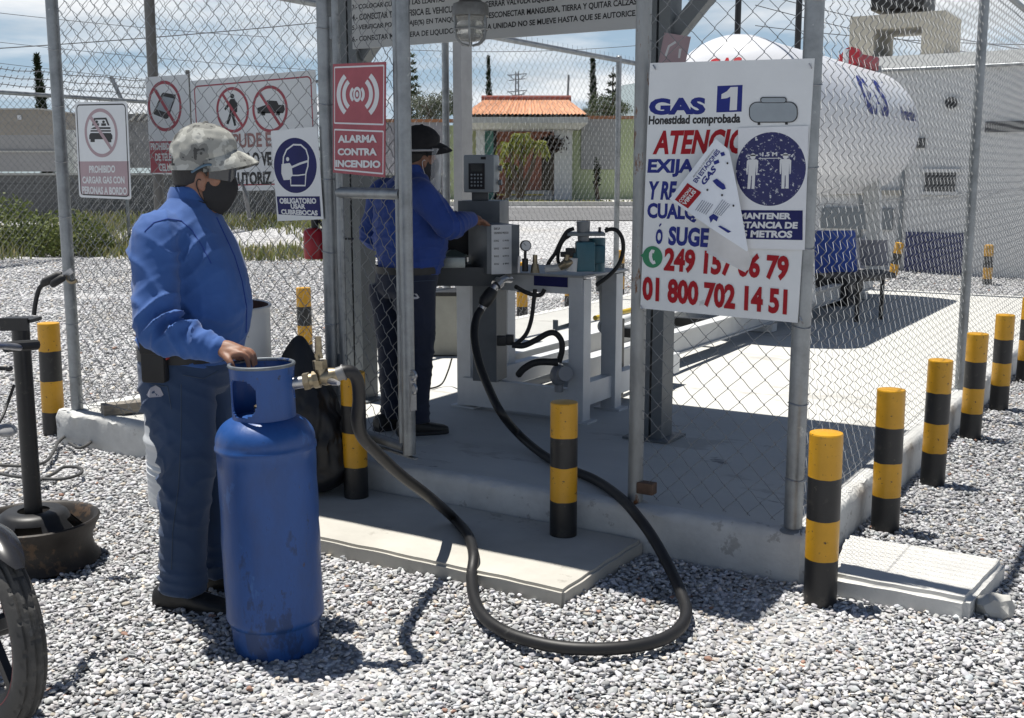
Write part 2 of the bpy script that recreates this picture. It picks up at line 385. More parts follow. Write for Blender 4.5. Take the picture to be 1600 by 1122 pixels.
# ------------------------------------------------------------------ gravel stones
ICO = bmesh.new(); bmesh.ops.create_icosphere(ICO, subdivisions=2, radius=1); ICO.verts.index_update()
V2 = np.array([v.co[:] for v in ICO.verts]); F2 = np.array([[v.index for v in f.verts] for f in ICO.faces]); ICO.free()
ICO = bmesh.new(); bmesh.ops.create_icosphere(ICO, subdivisions=1, radius=1); ICO.verts.index_update()
V1 = np.array([v.co[:] for v in ICO.verts]); F1 = np.array([[v.index for v in f.verts] for f in ICO.faces]); ICO.free()
def stone_shapes(V, k, cuts):
    out = []
    for _ in range(k):
        P = V * rng.uniform(.92, 1.05, (len(V), 1))
        for _c in range(cuts):
            n = rng.normal(size=3); n /= np.linalg.norm(n); h = rng.uniform(.34, .70)
            d = P @ n; P = np.where((d > h)[:, None], P - np.outer(d - h, n) * .93, P)
        P = P * np.array([1, rng.uniform(.62, .85), rng.uniform(.34, .58)]); out.append(P)
    return np.array(out)
SH2 = stone_shapes(V2, 20, 9); SH1 = stone_shapes(V1, 20, 4)
STEPQ = [gp(*q, .085) for q in ((1300, 898), (1514, 937), (1573, 874), (1322, 833))]
def scatter(d0, d1, spacing, smin, smax, shapes, faces, layers=1, lift=0.0):
    C_, V_ = [], []
    for L in range(layers):
        nd = int((d1 - d0) / spacing); 
        for k in range(nd):
            d = d0 + (k + .5) * spacing; hw = .5 * d + .9; nl = int(2 * hw / spacing)
            l = -hw + (np.arange(nl) + rng.random(nl)) * spacing; dd = d + (rng.random(nl) - .5) * spacing * 1.2
            C_.append(np.stack([l, dd], 1))
    P = np.concatenate(C_); R_ = np.array(RT); F_ = np.array(FW)
    X = CAM.x + P[:, 0] * R_[0] + P[:, 1] * F_[0]; Y = CAM.y + P[:, 0] * R_[1] + P[:, 1] * F_[1]
    s = smin + (smax - smin) * rng.beta(1.6, 2.6, len(X))
    keep = ~((X > PX0 - .0) & (X < PX1 + .005) & (Y > PY0 - .005) & (Y < PY1))
    keep &= ~((X > -2.19 - .0) & (X < -.53) & (Y > -.885) & (Y < -.19))
    inq = np.ones(len(X), bool)
    for a_, b_ in zip(STEPQ, STEPQ[1:] + STEPQ[:1]): inq &= ((b_.x - a_.x) * (Y - a_.y) - (b_.y - a_.y) * (X - a_.x)) > .006
    keep &= ~inq
    keep &= P[:, 1] < 19
    X, Y, s, dd = X[keep], Y[keep], s[keep], P[keep, 1]; n = len(X)
    z = zt(dd) + s * .10 + lift + .010 * np.sin(X * 3.1 + 1) * np.sin(Y * 2.7) + .003
    a = rng.uniform(0, 2 * pi, n); t1 = rng.normal(0, .26, n); t2 = rng.normal(0, .26, n)
    ca, sa = np.cos(a), np.sin(a); c1, s1 = np.cos(t1), np.sin(t1); c2, s2 = np.cos(t2), np.sin(t2)
    Rz = np.zeros((n, 3, 3)); Rz[:, 0, 0] = ca; Rz[:, 0, 1] = -sa; Rz[:, 1, 0] = sa; Rz[:, 1, 1] = ca; Rz[:, 2, 2] = 1
    Rx = np.zeros((n, 3, 3)); Rx[:, 0, 0] = 1; Rx[:, 1, 1] = c1; Rx[:, 1, 2] = -s1; Rx[:, 2, 1] = s1; Rx[:, 2, 2] = c1
    Ry = np.zeros((n, 3, 3)); Ry[:, 1, 1] = 1; Ry[:, 0, 0] = c2; Ry[:, 0, 2] = s2; Ry[:, 2, 0] = -s2; Ry[:, 2, 2] = c2
    Rm = Rx @ Ry @ Rz
    vi = rng.integers(0, len(shapes), n)
    V = np.einsum('nij,nkj->nki', Rm, shapes[vi]) * (s / 2)[:, None, None] + np.stack([X, Y, z], 1)[:, None, :]
    k = shapes.shape[1]; Fc = faces[None] + (np.arange(n) * k)[:, None, None]
    tone = np.clip(rng.normal(.495, .095, n), .18, .70); dk = rng.random(n) < .07; tone[dk] *= .6; br = rng.random(n) < .08; tone[br] = rng.uniform(.6, .75, br.sum())
    col = np.stack([tone * rng.normal(1.0, .02, n), tone, tone * rng.normal(1.015, .02, n)], 1)
    wm = rng.random(n) < .05; col[wm] *= np.array([1.12, 1.0, .84]); rd = rng.random(n) < .005; col[rd] = np.array([.36, .22, .17]) * rng.uniform(.7, 1.2, (rd.sum(), 1))
    return V.reshape(-1, 3), Fc.reshape(-1, 3), np.repeat(np.clip(col, .03, .8), k, 0)
parts_ = [scatter(2.3, 5.2, .0225, .017, .050, SH2, F2), scatter(2.3, 5.2, .024, .012, .034, SH1, F1, lift=-.002), scatter(2.3, 5.2, .05, .02, .042, SH2, F2, lift=.008),
          scatter(5.2, 8.5, .025, .02, .052, SH1, F1), scatter(5.2, 8.5, .06, .02, .05, SH1, F1, lift=.007), scatter(8.5, 18.6, .056, .03, .075, SH1, F1)]
off = 0; VV, FF, CC = [], [], []
for v_, f_, c_ in parts_: VV.append(v_); FF.append(f_ + off); CC.append(c_); off += len(v_)
VV = np.concatenate(VV); FF = np.concatenate(FF); CC = np.concatenate(CC)
me = np_mesh('gravel', VV, FF, gravel_material('gravel_stone', False))
at_ = me.attributes.new('stone', 'FLOAT_COLOR', 'POINT'); at_.data.foreach_set('color', np.concatenate([CC, np.ones((len(CC), 1))], 1).astype(np.float32).ravel())
o = bpy.data.objects.new('gravel', me); COL.objects.link(o); tag(o, 'loose grey crushed stone covering the yard floor', 'gravel', kind='stuff')
print('gravel verts', len(VV)); del VV, FF, CC, parts_

# ------------------------------------------------------------------ grass bank, weeds
def blades(name, label, n, region, hmin, hmax, cols, width=.012, droop=.5, catn='grass'):
    """region(k) -> list of (x,y,z,hscale)"""
    P = region(n); n = len(P); x, y, z, hs = P.T
    h = rng.uniform(hmin, hmax, n) * hs; a = rng.uniform(0, 2 * pi, n); ln = rng.uniform(.15, 1, n) * droop * h
    wv = width * rng.uniform(.6, 1.5, n)
    dxy = np.stack([np.cos(a), np.sin(a)], 1); sd = np.stack([-np.sin(a), np.cos(a)], 1)
    def pt(f, lat, up): 
        return np.stack([x + dxy[:, 0] * ln * f * f + sd[:, 0] * lat, y + dxy[:, 1] * ln * f * f + sd[:, 1] * lat, z + h * up], 1)
    V = np.stack([pt(0, -wv, 0), pt(0, wv, 0), pt(.6, wv * .8, .65), pt(.6, -wv * .8, .65), pt(1, 0 * wv, .95)], 1)
    F4 = np.array([[0, 1, 2], [0, 2, 3], [3, 2, 4]]); Fc = (F4[None] + (np.arange(n) * 5)[:, None, None]).reshape(-1, 3)
    m = leaf_mat(name + '_blade', cols)
    me = np_mesh(name, V.reshape(-1, 3), Fc, m)
    o = bpy.data.objects.new(name, me); COL.objects.link(o); return o
def leaf_mat(name, cols, rough=.6):
    if name in MATS: return MATS[name]
    m = bpy.data.materials.new(name); m.use_nodes = True; t = m.node_tree; b = t.nodes['Principled BSDF']; b.inputs['Roughness'].default_value = rough
    b.inputs['Specular IOR Level'].default_value = .25
    g = N(t, 'ShaderNodeNewGeometry'); r = N(t, 'ShaderNodeValToRGB'); e = r.color_ramp.elements
    e[0].position = 0; e[0].color = tuple(cols[0]) + (1,); e[1].position = 1; e[1].color = tuple(cols[-1]) + (1,)
    for i, c in enumerate(cols[1:-1]): q = e.new((i + 1) / (len(cols) - 1)); q.color = tuple(c) + (1,)
    t.links.new(g.outputs['Random Per Island'], r.inputs[0]); t.links.new(r.outputs[0], b.inputs['Base Color'])
    tr = N(t, 'ShaderNodeBsdfTranslucent'); t.links.new(r.outputs[0], tr.inputs[0]); mx_ = N(t, 'ShaderNodeMixShader'); mx_.inputs[0].default_value = .25
    out = t.nodes['Material Output']; t.links.new(b.outputs[0], mx_.inputs[1]); t.links.new(tr.outputs[0], mx_.inputs[2]); t.links.new(mx_.outputs[0], out.inputs[0])
    MATS[name] = m; return m
def bank(n):
    l = rng.uniform(-13, -1.2, n); d = 18.3 + 5.4 * rng.random(n)
    nz = np.array([noise.noise(Vector((a * .35, b * .35, 0))) for a, b in zip(l, d)])
    ok = (nz + .35 - .45 * (d < 18.9)) > rng.random(n) * .6 - .05; l, d, nz = l[ok], d[ok], nz[ok]
    hs = .75 + .9 * np.clip(nz, 0, 1) + .35 * (l < -7.5)
    X = CAM.x + l * RT.x + d * FW.x; Y = CAM.y + l * RT.y + d * FW.y
    return np.stack([X, Y, zt(d) - .02, hs], 1)
o = blades('grass', '', 30000, bank, .08, .27, [(.17, .20, .055), (.25, .26, .10), (.12, .16, .05), (.38, .34, .17), (.20, .23, .08)], .013)
tag(o, 'dry green and straw grass growing up the bank below the block wall', 'grass', kind='stuff')
def verge(n):
    l = rng.uniform(-8, 14, n); d = 30.7 + 2.6 * rng.random(n)
    nz = np.array([noise.noise(Vector((a * .3, b * .5, 4))) for a, b in zip(l, d)]); ok = nz > -.05; l, d = l[ok], d[ok]
    return np.stack([CAM.x + l * RT.x + d * FW.x, CAM.y + l * RT.y + d * FW.y, zt(d), np.ones(len(l))], 1)
o = blades('grass', '', 9000, verge, .06, .16, [(.16, .18, .05), (.27, .26, .11), (.2, .2, .07)], .02)
tag(o, 'short sunlit grass on the verge across the road', 'grass', kind='stuff')
def weed_bush(l, d, w, h, n, label):
    mm = []; 
    for _ in range(n):
        r = sqrt(random.random()); a = random.random() * 2 * pi; x, y = l + r * w / 2 * cos(a), d + r * w * .35 * sin(a)
        z = random.random() ** .8 * h * sqrt(max(.05, 1 - r * r)); mm.append((x, y, z))
    P = np.array(mm); X = CAM.x + P[:, 0] * RT.x + P[:, 1] * FW.x; Y = CAM.y + P[:, 0] * RT.y + P[:, 1] * FW.y; Zz = P[:, 2] + zt(P[:, 1])
    o = leaf_cards('weed_bush', np.stack([X, Y, Zz], 1), .07, .028, leaf_mat('weed_leaf', [(.17, .21, .06), (.09, .12, .035), (.24, .27, .10), (.13, .17, .05)]))
    return single(o, label, 'bush', 'weedy bushes on the bank')
def leaf_cards(name, P, ln, wd, m, parent=None, dirs=None, jit=1.0):
    n = len(P); d = rng.normal(size=(n, 3)) if dirs is None else dirs + rng.normal(size=(n, 3)) * jit * .35
    d /= np.linalg.norm(d, axis=1)[:, None]; s = np.cross(d, rng.normal(size=(n, 3))); s /= np.linalg.norm(s, axis=1)[:, None]
    L = ln * rng.uniform(.6, 1.3, n)[:, None]; W_ = wd * rng.uniform(.6, 1.3, n)[:, None]
    V = np.stack([P, P + d * L * .5 + s * W_, P + d * L, P + d * L * .5 - s * W_], 1).reshape(-1, 3)
    Fc = np.array([[0, 1, 2, 3]])[None] + (np.arange(n) * 4)[:, None, None]
    me = np_mesh(name, V, Fc.reshape(-1, 4), m); o = bpy.data.objects.new(name, me); COL.objects.link(o)
    if parent:
        o.parent = parent; me.transform(ROOTM[rootof(parent).name].inverted())
    return o
weed_bush(-8.9, 19.6, 2.0, 1.0, 2600, 'tallest leafy weed bush at the left end of the grass bank')
weed_bush(-7.6, 19.4, 1.6, .75, 1800, 'low spreading weed bush beside the tall bush on the bank')
weed_bush(-6.2, 20.2, 1.2, .4, 900, 'small weed clump on the bank behind the cargo sign')
# ================================================================== STEP, BOLLARDS, FENCES
def prism_z(poly, z0, z1, bev=.0, cuts=0, nz=0):
    bm = bmesh.new(); vs = [bm.verts.new((x, y, z0)) for x, y in poly]; f = bm.faces.new(vs)
    r = bmesh.ops.extrude_face_region(bm, geom=[f]); 
    for e in r['geom']:
        if isinstance(e, bmesh.types.BMVert): e.co.z = z1
    if bev: bmesh.ops.bevel(bm, geom=bm.edges[:], offset=bev, segments=3, affect='EDGES')
    if cuts: bmesh.ops.subdivide_edges(bm, edges=[e for e in bm.edges if e.calc_length() > .12], cuts=cuts, use_grid_fill=True)
    if nz:
        for v in bm.verts: q = v.co * 13; v.co += Vector((noise.noise(q), noise.noise(q + Vector((7, 0, 0))), noise.noise(q + Vector((0, 7, 0))) * .5)) * nz
    bm.verts.index_update(); m = MB(); m.add([v.co.copy() for v in bm.verts], [[v.index for v in f.verts] for f in bm.faces]); bm.free(); return m
FL, FR_, BR_, BL_ = [gp(*q, .085) for q in ((1300, 898), (1514, 937), (1573, 874), (1322, 833))]
m_ = prism_z([(p.x, p.y) for p in (FL, FR_, BR_, BL_)], -.03, .085, .02, 14, .006)
o = m_.build('concrete_step', mat('step_concrete', (.62, .61, .58), .85, 0, .1, 4, .4, 60, spots=((.45, .44, .41), .25, 7)), smooth=45); single(o, 'pale concrete step block lying on the gravel by the front corner post', 'step')
bm = bmesh.new(); bmesh.ops.create_icosphere(bm, subdivisions=3, radius=1); bm.verts.index_update()
m_ = MB(); sp_ = gp(1556, 962, .0)
m_.add([sp_ + Vector((v.co.x * .07, v.co.y * .055, .03 + v.co.z * .055)) * (1 + .22 * noise.noise(v.co * 1.7)) for v in bm.verts] if False else
       [sp_ + Vector((v.co.x * .07, v.co.y * .055, v.co.z * .055)) * (1 + .3 * noise.noise(v.co * 1.7)) + UP * .03 for v in bm.verts], [[v.index for v in f.verts] for f in bm.faces]); bm.free()
single(m_.build('broken_rock', concm, smooth=25), 'lump of broken concrete beside the end of the concrete step', 'rock')
# timber offcut and floor disc
wood = mat('grey_timber', (.25, .225, .19), .85, 0, .3, 5, .5, 30, stretch=(1, 1, 12))
a_, b_ = gp(160, 640, .23), gp(228, 633, .23)
m_ = MB(); m_.bar(a_, b_, .09, .06); single(m_.build('timber_offcut', wood), 'short grey timber offcut lying on the platform by the corner post', 'timber')
m_ = MB(); c_ = gp(656, 690, PZ); m_.lathe([(0, .004), (.085, .004), (.09, .001), (.09, 0)], c_, 32)
single(m_.build('floor_cover', mat('pale_disc', (.5, .5, .47), .7)), 'pale round cover plate set in the platform near the gate', 'cover plate')

def bollard(name, label, x, y, z0, h, r, stripes, group, tilt=0):
    t = thing(name, label, 'bollard', (x, y, z0), 0, group)
    L = Matrix.Rotation(tilt + .012 * sin(x * 37 + y * 11), 4, 'Y') @ Matrix.Rotation(.010 * sin(x * 17 + y * 29 + 1), 4, 'X')
    m = MB(); 
    prof = [(r, -.05)] + [(r, f * h) for f in stripes] + [(r, h - .006), (r - .002, h - .001), (r - .006, h), (0, h - .001 - .0)]
    # one mesh: black body with yellow bands as material slots
    zs = [-.05] + [f * h for f in stripes] + [h]; n = 28
    for i in range(len(zs) - 1):
        m.cur = i % 2
        k0 = len(m.v); m.lathe([(r, zs[i]), (r, (zs[i] + zs[i + 1]) / 2), (r, zs[i + 1] - (.006 if i == len(zs) - 2 else 0))], (0, 0, 0), n, M=L)
        for a in range(k0, len(m.v)):
            vx, vy, vz = m.v[a]; zi = 0 if (a - k0) < n else 2 if (a - k0) >= 2 * n else 1
            if (zi == 0 and i) or (zi == 2 and i < len(zs) - 2): m.v[a] = (vx, vy, vz + .0035 * noise.noise(Vector((vx * 30 + x * 7, vy * 30 + y * 5, (zs[i] if zi == 0 else zs[i + 1]) * 9))))
    m.lathe([(r, h - .006), (r - .002, h - .001), (r - .007, h), (0.0001, h + .003)], (0, 0, 0), n, M=L)
    o = m.build('post', [blk, yel], t, smooth=40, world=False)
    return t
BG = 'striped bollards around the gas compound'
RB = [(.253, -.318), (.255, .651), (.265, 1.60), (.253, 2.716), (.254, 3.764), (.254, 4.962)]
RL = ['nearest yellow and black bollard, standing in front of the concrete step', 'yellow and black bollard just behind the concrete step',
      'third yellow and black bollard back along the side kerb', 'fourth yellow and black bollard back along the side kerb',
      'fifth yellow and black bollard back along the side kerb', 'farthest bollard of the side row, cut by the photo edge']
for (x, y), lb in zip(RB, RL): bollard('striped_bollard', lb, x, y, 0, .648, .0605, (.265, .50, .745), BG)
for k in range(4): bollard('striped_bollard', 'bollard far along the side kerb, mostly outside the photo', .254, 5.95 + k, 0, .648, .0605, (.265, .50, .745), BG) if k < 0 else None
bollard('striped_bollard', 'chipped yellow and black bollard standing on the slab in the gateway', -.847, -.31, .068, .575, .0575, (.27, .525, .745), BG)
bollard('striped_bollard', 'bollard on the slab between the black bag and the gate leaf', -1.961, -.318, .068, .60, .0575, (.25, .525, .745), BG)
bollard('striped_bollard', 'yellow and black bollard on the gravel behind the upright black pole', -4.539, -.06, 0, .69, .064, (.215, .49, .755), BG)
for (px, py), lb in zip([(478, 562), (816, 498), (968, 468), (890, 480)],
        ['bollard beyond the left fence, seen behind the black bag', 'bollard beyond the left fence, seen under the white pump stand beam',
         'bollard beyond the left fence, seen behind the curled black hose', 'bollard beyond the fence half hidden by a white stand leg']):
    p = gp(px, py, 0); bollard('striped_bollard', lb, p.x, p.y, 0, .62, .062, (.22, .48, .74), BG)
for px, py, tl, lb in [(1392, 441, .16, 'leaning bollard at the back of the compound beyond the tank'), (1542, 448, 0, 'faint bollard at the back corner seen through the side fence')]:
    p = gp(px, py, .02); bollard('striped_bollard', lb, p.x, p.y, 0, .60, .062, (.22, .48, .74), BG, tl)

# ------------------------------------------------------------------ chain link
def link_mesh(P0, d, L, z0, z1, A=.05, wr=.0016, t=.0055, skew=.0):
    """woven zigzag wires over the vertical rectangle from P0 along unit d, length L"""
    d = Vector(d).normalized(); nrm = Vector((d.y, -d.x, 0)); m = MB(); nw = int(L / A); nseg = int((z1 - z0) / A)
    V, Fc = [], []; ns = 4
    Dn, Nn = np.array(d), np.array(nrm); Pn = np.array(Vector(P0))
    offs = [(cos(pi / 4 + pi / 2 * k) * wr, sin(pi / 4 + pi / 2 * k) * wr) for k in range(ns)]
    base = 0
    for i in range(nw + 1):
        s0 = i * A; path = []
        for k in range(nseg + 1):
            side = ((k + i) % 2)
            s = s0 + (A * .5 + .0016 if side else -A * .5 - .0016); z = z0 + k * A
            # three points round the crossing so that the wire hooks its neighbour
            jx = .0035 * noise.noise(Vector((s * 3.1, z * 2.7, P0[0] + 1))); jz = .003 * noise.noise(Vector((s * 2.3, z * 3.3, P0[1] + 5)))
            sg = 1 if side else -1
            bow = .012 * noise.noise(Vector((s * .9, z * .9, 3.3 + P0[0])))
            path += [(s - sg * .011 + jx, z - .0105 + jz, bow + t * (-.9)), (s + sg * .001 + jx, z - .001 + jz, bow), (s - sg * .011 + jx, z + .0105 + jz, bow + t * .9)]
        Pp = np.array([Pn + Dn * a + np.array([0, 0, b]) + Nn * c for a, b, c in path])
        tg = np.gradient(Pp, axis=0); tg /= np.linalg.norm(tg, axis=1)[:, None]
        u = np.cross(tg, Nn); u /= np.linalg.norm(u, axis=1)[:, None]; w2 = np.cross(tg, u)
        ring = np.stack([Pp + u * a + w2 * b for a, b in offs], 1); n = len(Pp)
        V.append(ring.reshape(-1, 3))
        idx = np.arange((n - 1) * ns).reshape(n - 1, ns); nxt = idx + ns
        r1 = np.roll(idx, -1, 1); r2 = np.roll(nxt, -1, 1)
        Fc.append((np.stack([idx, r1, r2, nxt], 2).reshape(-1, 4)) + base); base += n * ns
    return np.concatenate(V), np.concatenate(Fc)
def add_link(name, parent, *a, m=None, barbs=0, **k):
    V, Fc = link_mesh(*a, **k)
    if barbs:
        b = MB()
        for i in range(int(a[2] / .1)):
            p = Vector(a[0]) + Vector(a[1]) * (i * .1); z = a[4]
            b.tube([(p.x, p.y, z - .05), (p.x + .006, p.y + .012, z + .06), (p.x, p.y + .02, z + .085)], .0018, 4, caps=False)
        Fc = np.concatenate([Fc, np.array(b.f) + len(V)]); V = np.concatenate([V, np.array(b.v)])
    me = np_mesh(name, V, Fc, m or wirem, smooth=True)
    o = bpy.data.objects.new(name, me); COL.objects.link(o); o.parent = parent; me.transform(ROOTM[rootof(parent).name].inverted()); return o
TOP = 2.76
def post(parent, x, y, z0=PZ, z1=TOP + .04, r=.030, m=None, cap=True):
    b = MB(); b.cyl((x, y, z0 - .02), (x, y, z1), r, n=20)
    if cap: b.ell((x, y, z1), (r * 1.12, r * 1.12, r * .7), 16, 8)
    b.lathe([(r * 1.9, 0), (r * 1.7, .006), (r * 1.02, .012)], (x, y, z0 + .001), 18)
    return b.build('post', m or galv, parent)
def rail(parent, a, b, r=.021, name='rail'):
    q = MB(); q.cyl(a, b, r, n=14); return q.build(name, galv, parent)
def ties(parent, x, y, zs, r=.034):
    for z in zs:
        q = MB(); q.tube([(x + r * cos(t), y + r * sin(t), z + .004 * sin(2 * t)) for t in np.linspace(0, 2 * pi, 13)[:-1]], .0018, 5, closed=True)
        q.build('wire_tie', steel, parent)
FY = -.11; CX = .075; LX = -4.24
rusty = mat('rusted_galvanised', (.30, .31, .31), .55, .55, .3, 7, .3, 60, spots=((.17, .075, .03), .42, 7), stretch=(1, 1, .35))
# front fence, left panel
t = thing('chain_link_fence', 'front chain link fence panel with two hung signs behind the standing man', 'fence', (LX, FY, PZ))
post(t, LX, FY, r=.034); add_link('wire_mesh', t, (LX + .03, FY, 0), (1, 0, 0), 1.93, PZ + .03, TOP)
post(t, -2.262, FY, r=.037); rail(t, (LX, FY, TOP), (-2.262, FY, TOP)); ties(t, LX, FY, np.arange(.4, 2.7, .31), .038); ties(t, -2.262, FY, np.arange(.5, 2.7, .35), .041)
q = MB(); q.tube([(LX + .03, FY - .012, PZ + .05 + .01 * sin(i * 1.3)) if i % 2 else (LX + .03 + 1.9 * i / 30, FY - .01, PZ + .06 + .012 * sin(i * 2.1)) for i in range(0, 31, 2)], .0022, 5); q.build('tension_wire', wirem, t)
# front fence, right panel
t = thing('chain_link_fence', 'front chain link fence panel that carries the big phone number sign', 'fence', (-.6, FY, PZ))
post(t, -.610, FY, r=.032, m=rusty); post(t, CX, FY, r=.036)
add_link('wire_mesh', t, (-.585, FY, 0), (1, 0, 0), .645, PZ + .04, TOP); rail(t, (-.61, FY, TOP), (CX, FY, TOP)); ties(t, CX, FY, np.arange(.4, 2.7, .3), .040)
q = MB(); q.box((-.555, FY - .005, .27), (.075, .05, .05), bev=.006); q.build('latch_bracket', mat('rusty_iron', (.16, .10, .07), .8, .3, .3, 20, .3, 60), t)
# right side fence
t = thing('chain_link_fence', 'long side chain link fence running back along the bollard row', 'fence', (CX, 0, PZ))
for y in (3.30, 6.45, 9.5): post(t, CX, y, r=.030)
add_link('wire_mesh', t, (CX, FY + .03, 0), (0, 1, 0), 9.58, PZ + .02, TOP, t=.009, wr=.00135); rail(t, (CX, FY, TOP), (CX, 9.5, TOP))
for z in (.24, 1.45):
    q = MB(); q.tube([(CX - .006, FY + .3 * i, z + .01 * sin(i * 1.7)) for i in range(33)], .002, 5); q.build('tension_wire', wirem, t)
# left side fence
t = thing('chain_link_fence', 'left side chain link fence with top rail seen through the gateway', 'fence', (LX, 0, PZ))
for y in (3.72, 7.0, 9.5): post(t, LX, y, r=.030, z1=TOP + .05)
add_link('wire_mesh', t, (LX, FY + .04, 0), (0, 1, 0), 9.56, PZ + .02, TOP, t=.009, wr=.0013, barbs=1); rail(t, (LX, FY, TOP + .02), (LX, 9.5, TOP + .02), .026)
# back fence
t = thing('chain_link_fence', 'back chain link fence behind the white tank', 'fence', (-2, 9.5, PZ))
post(t, -2.1, 9.5); add_link('wire_mesh', t, (LX, 9.5, 0), (1, 0, 0), 4.3, PZ + .02, TOP); rail(t, (LX, 9.5, TOP), (CX, 9.5, TOP))
# gate leaf, swung a little outwards
ga = radians(-19); gd = Vector((cos(ga), sin(ga), 0)); g0 = Vector((-2.215, FY - .0, 0)); GL = .60
t = thing('gate_leaf', 'galvanised gate leaf with red alarm sign swung slightly outwards', 'gate', (g0.x, g0.y, .31))
gz0 = .31; e = g0 + gd * GL
def up(p, z): return Vector((p.x, p.y, z))
q = MB(); q.cyl(up(g0 + gd * .03, gz0), up(g0 + gd * .03, TOP), .019, n=14); q.cyl(up(e - gd * .01, gz0), up(e - gd * .01, TOP), .030, n=16); q.cyl(up(e - gd * .065, gz0 + .02), up(e - gd * .065, TOP), .016, n=14)
for z in (gz0 + .025, 1.487, TOP - .02): q.cyl(up(g0 + gd * .03, z), up(e - gd * .04, z), .0235 if z != 1.487 else .026, n=14)
q.build('gate_frame', galv, t)
add_link('wire_mesh', t, up(g0 + gd * .04, 0), gd, GL - .11, gz0 + .03, TOP - .02)
q = MB()
for z in (.62, .68): q.tube([up(e + gd * (.03 + .022 * cos(a)), z + .022 * sin(a)) for a in np.linspace(0, 2 * pi, 15)[:-1]], .006, 6, closed=True)
q.box(up(e + gd * .025, .60), (.012, .03, .16), ga); q.build('hasp', steel, t)
for z in (.6, 2.2): q = MB(); q.cyl(up(g0 - gd * .005, z), up(g0 - gd * .005, z + .1), .014, n=10); q.box(up(g0 + gd * .012, z + .05), (.04, .02, .05), ga); q.build('hinge', galv, t)
q = MB(); q.bar(up(e, gz0 - .012) - gd * .30, up(e, gz0 - .012) + gd * .045, .02, .008); q.build('drop_bolt', galv, t)
GATE = (g0, gd, e)

# canopy on four columns, out of frame above but shading the entry
canm = mat('canopy_grey', (.155, .17, .178), .5, .1, .12, 5, .05, 30)
t = thing('canopy', 'grey steel canopy on box columns over the filling bay', 'canopy', (-2.05, 1.06, PZ))
CY = 1.06; CLX, CRX = -3.04, -1.055
for x in (CLX, CRX):
    q = MB()
    # channel pair forming the column, with a dark gap as in the photo
    q.box((x - .037, CY, 1.63), (.068, .14, 2.9)); q.box((x + .04, CY, 1.63), (.06, .14, 2.9)); q.build('column', canm, t, smooth=20)
    q = MB(); q.box((x, CY, PZ + .008), (.26, .24, .012)); q.build('base_plate', canm, t)
q = MB()
for a, b, c, d, w_ in ((CRX, .06, 2.25, .62, .08), (CRX, .05, 2.52, .27, .05), (CLX, .06, 2.25, .62, .08), (CLX, .05, 2.52, .27, .05), (CLX, -.06, 2.35, -.33, .08)):
    q = MB(); q.bar((a + b, CY, c), (a + d, CY, 2.86), w_, w_ * .95); q.build('brace', canm, t)
q = MB(); q.box((-2.06, .70, 2.99), (2.72, 2.56, .05)); q.build('roof', canm, t)
for y in (-.55, CY, 1.95): q = MB(); q.box((-2.06, y, 2.91), (2.68, .08, .10)); q.build('beam', canm, t)
for x in (CLX, CRX): q = MB(); q.box((x, .70, 2.905), (.08, 2.4, .105)); q.build('beam', canm, t)
# a slimmer grey column behind, by the left fence
t = thing('steel_column', 'tall grey steel column by the left fence behind the keypad', 'column', (-4.0, 4.2, PZ))
p_ = pX(724, 310, -4.08); q = MB(); q.box((-4.08, p_.y, 1.75), (.085, .16, 3.1)); q.build('column', mat('light_grey_paint', (.36, .36, .36), .55), t)
q = MB(); q.box((-4.08 , p_.y, PZ + .006), (.2, .24, .011)); q.build('base_plate', canm, t)
# ================================================================== SIGNS
signw = mat('sign_white', (.70, .72, .73), .4, 0, .04, 5, spots=((.48, .49, .49), .12, 6))
signred = mat('sign_red', (.34, .010, .018), .5, 0, .08, 8, spec=.2)
signpink = mat('faded_red', (.36, .085, .105), .5, 0, .12, 8, spec=.25, spots=[((.12, .04, .05), .10, 12)])
signpale = mat('sun_bleached_pink', (.40, .29, .31), .5, 0, .08, 6)
signnavy = mat('sign_navy', (.010, .013, .10), .45, 0, .15, 10, spec=.25)
signblue = mat('sign_blue', (.016, .026, .20), .45, 0, .1, 10, spec=.25)
signblk = mat('sign_black', (.012, .012, .014), .45)
signwh2 = mat('letter_white', (.66, .67, .68), .45, 0, .03)
worn_navy = mat('worn_navy', (.010, .013, .10), .45, 0, .15, 10, spots=[((.6, .62, .64), .40, 62)])
signgreen = mat('sign_green', (.02, .20, .09), .45)
signgrey = mat('sign_grey', (.30, .34, .37), .45)
signskin = mat('faded_brown', (.30, .16, .15), .5)

def text_mesh(body, bold=0):
    cu = bpy.data.curves.new('t', 'FONT'); cu.body = body; cu.offset = bold; cu.resolution_u = 3; cu.fill_mode = 'FRONT'
    ob = bpy.data.objects.new('t', cu); COL.objects.link(ob); bpy.context.view_layer.update()
    me = bpy.data.meshes.new_from_object(ob.evaluated_get(bpy.context.evaluated_depsgraph_get()))
    bpy.data.objects.remove(ob); bpy.data.curves.remove(cu)
    n = len(me.vertices); co = np.empty(n * 3); me.vertices.foreach_get('co', co); co = co.reshape(-1, 3)[:, :2]
    fs = [tuple(p.vertices) for p in me.polygons]; bpy.data.meshes.remove(me)
    lo, hi = co.min(0), co.max(0); return (co - lo) / (hi - lo), fs
def homog(src, dst):
    A = []
    for (x, y), (u, v) in zip(src, dst): A += [[x, y, 1, 0, 0, 0, -u * x, -u * y, -u], [0, 0, 0, x, y, 1, -v * x, -v * y, -v]]
    return np.linalg.svd(np.array(A, float))[2][-1].reshape(3, 3)
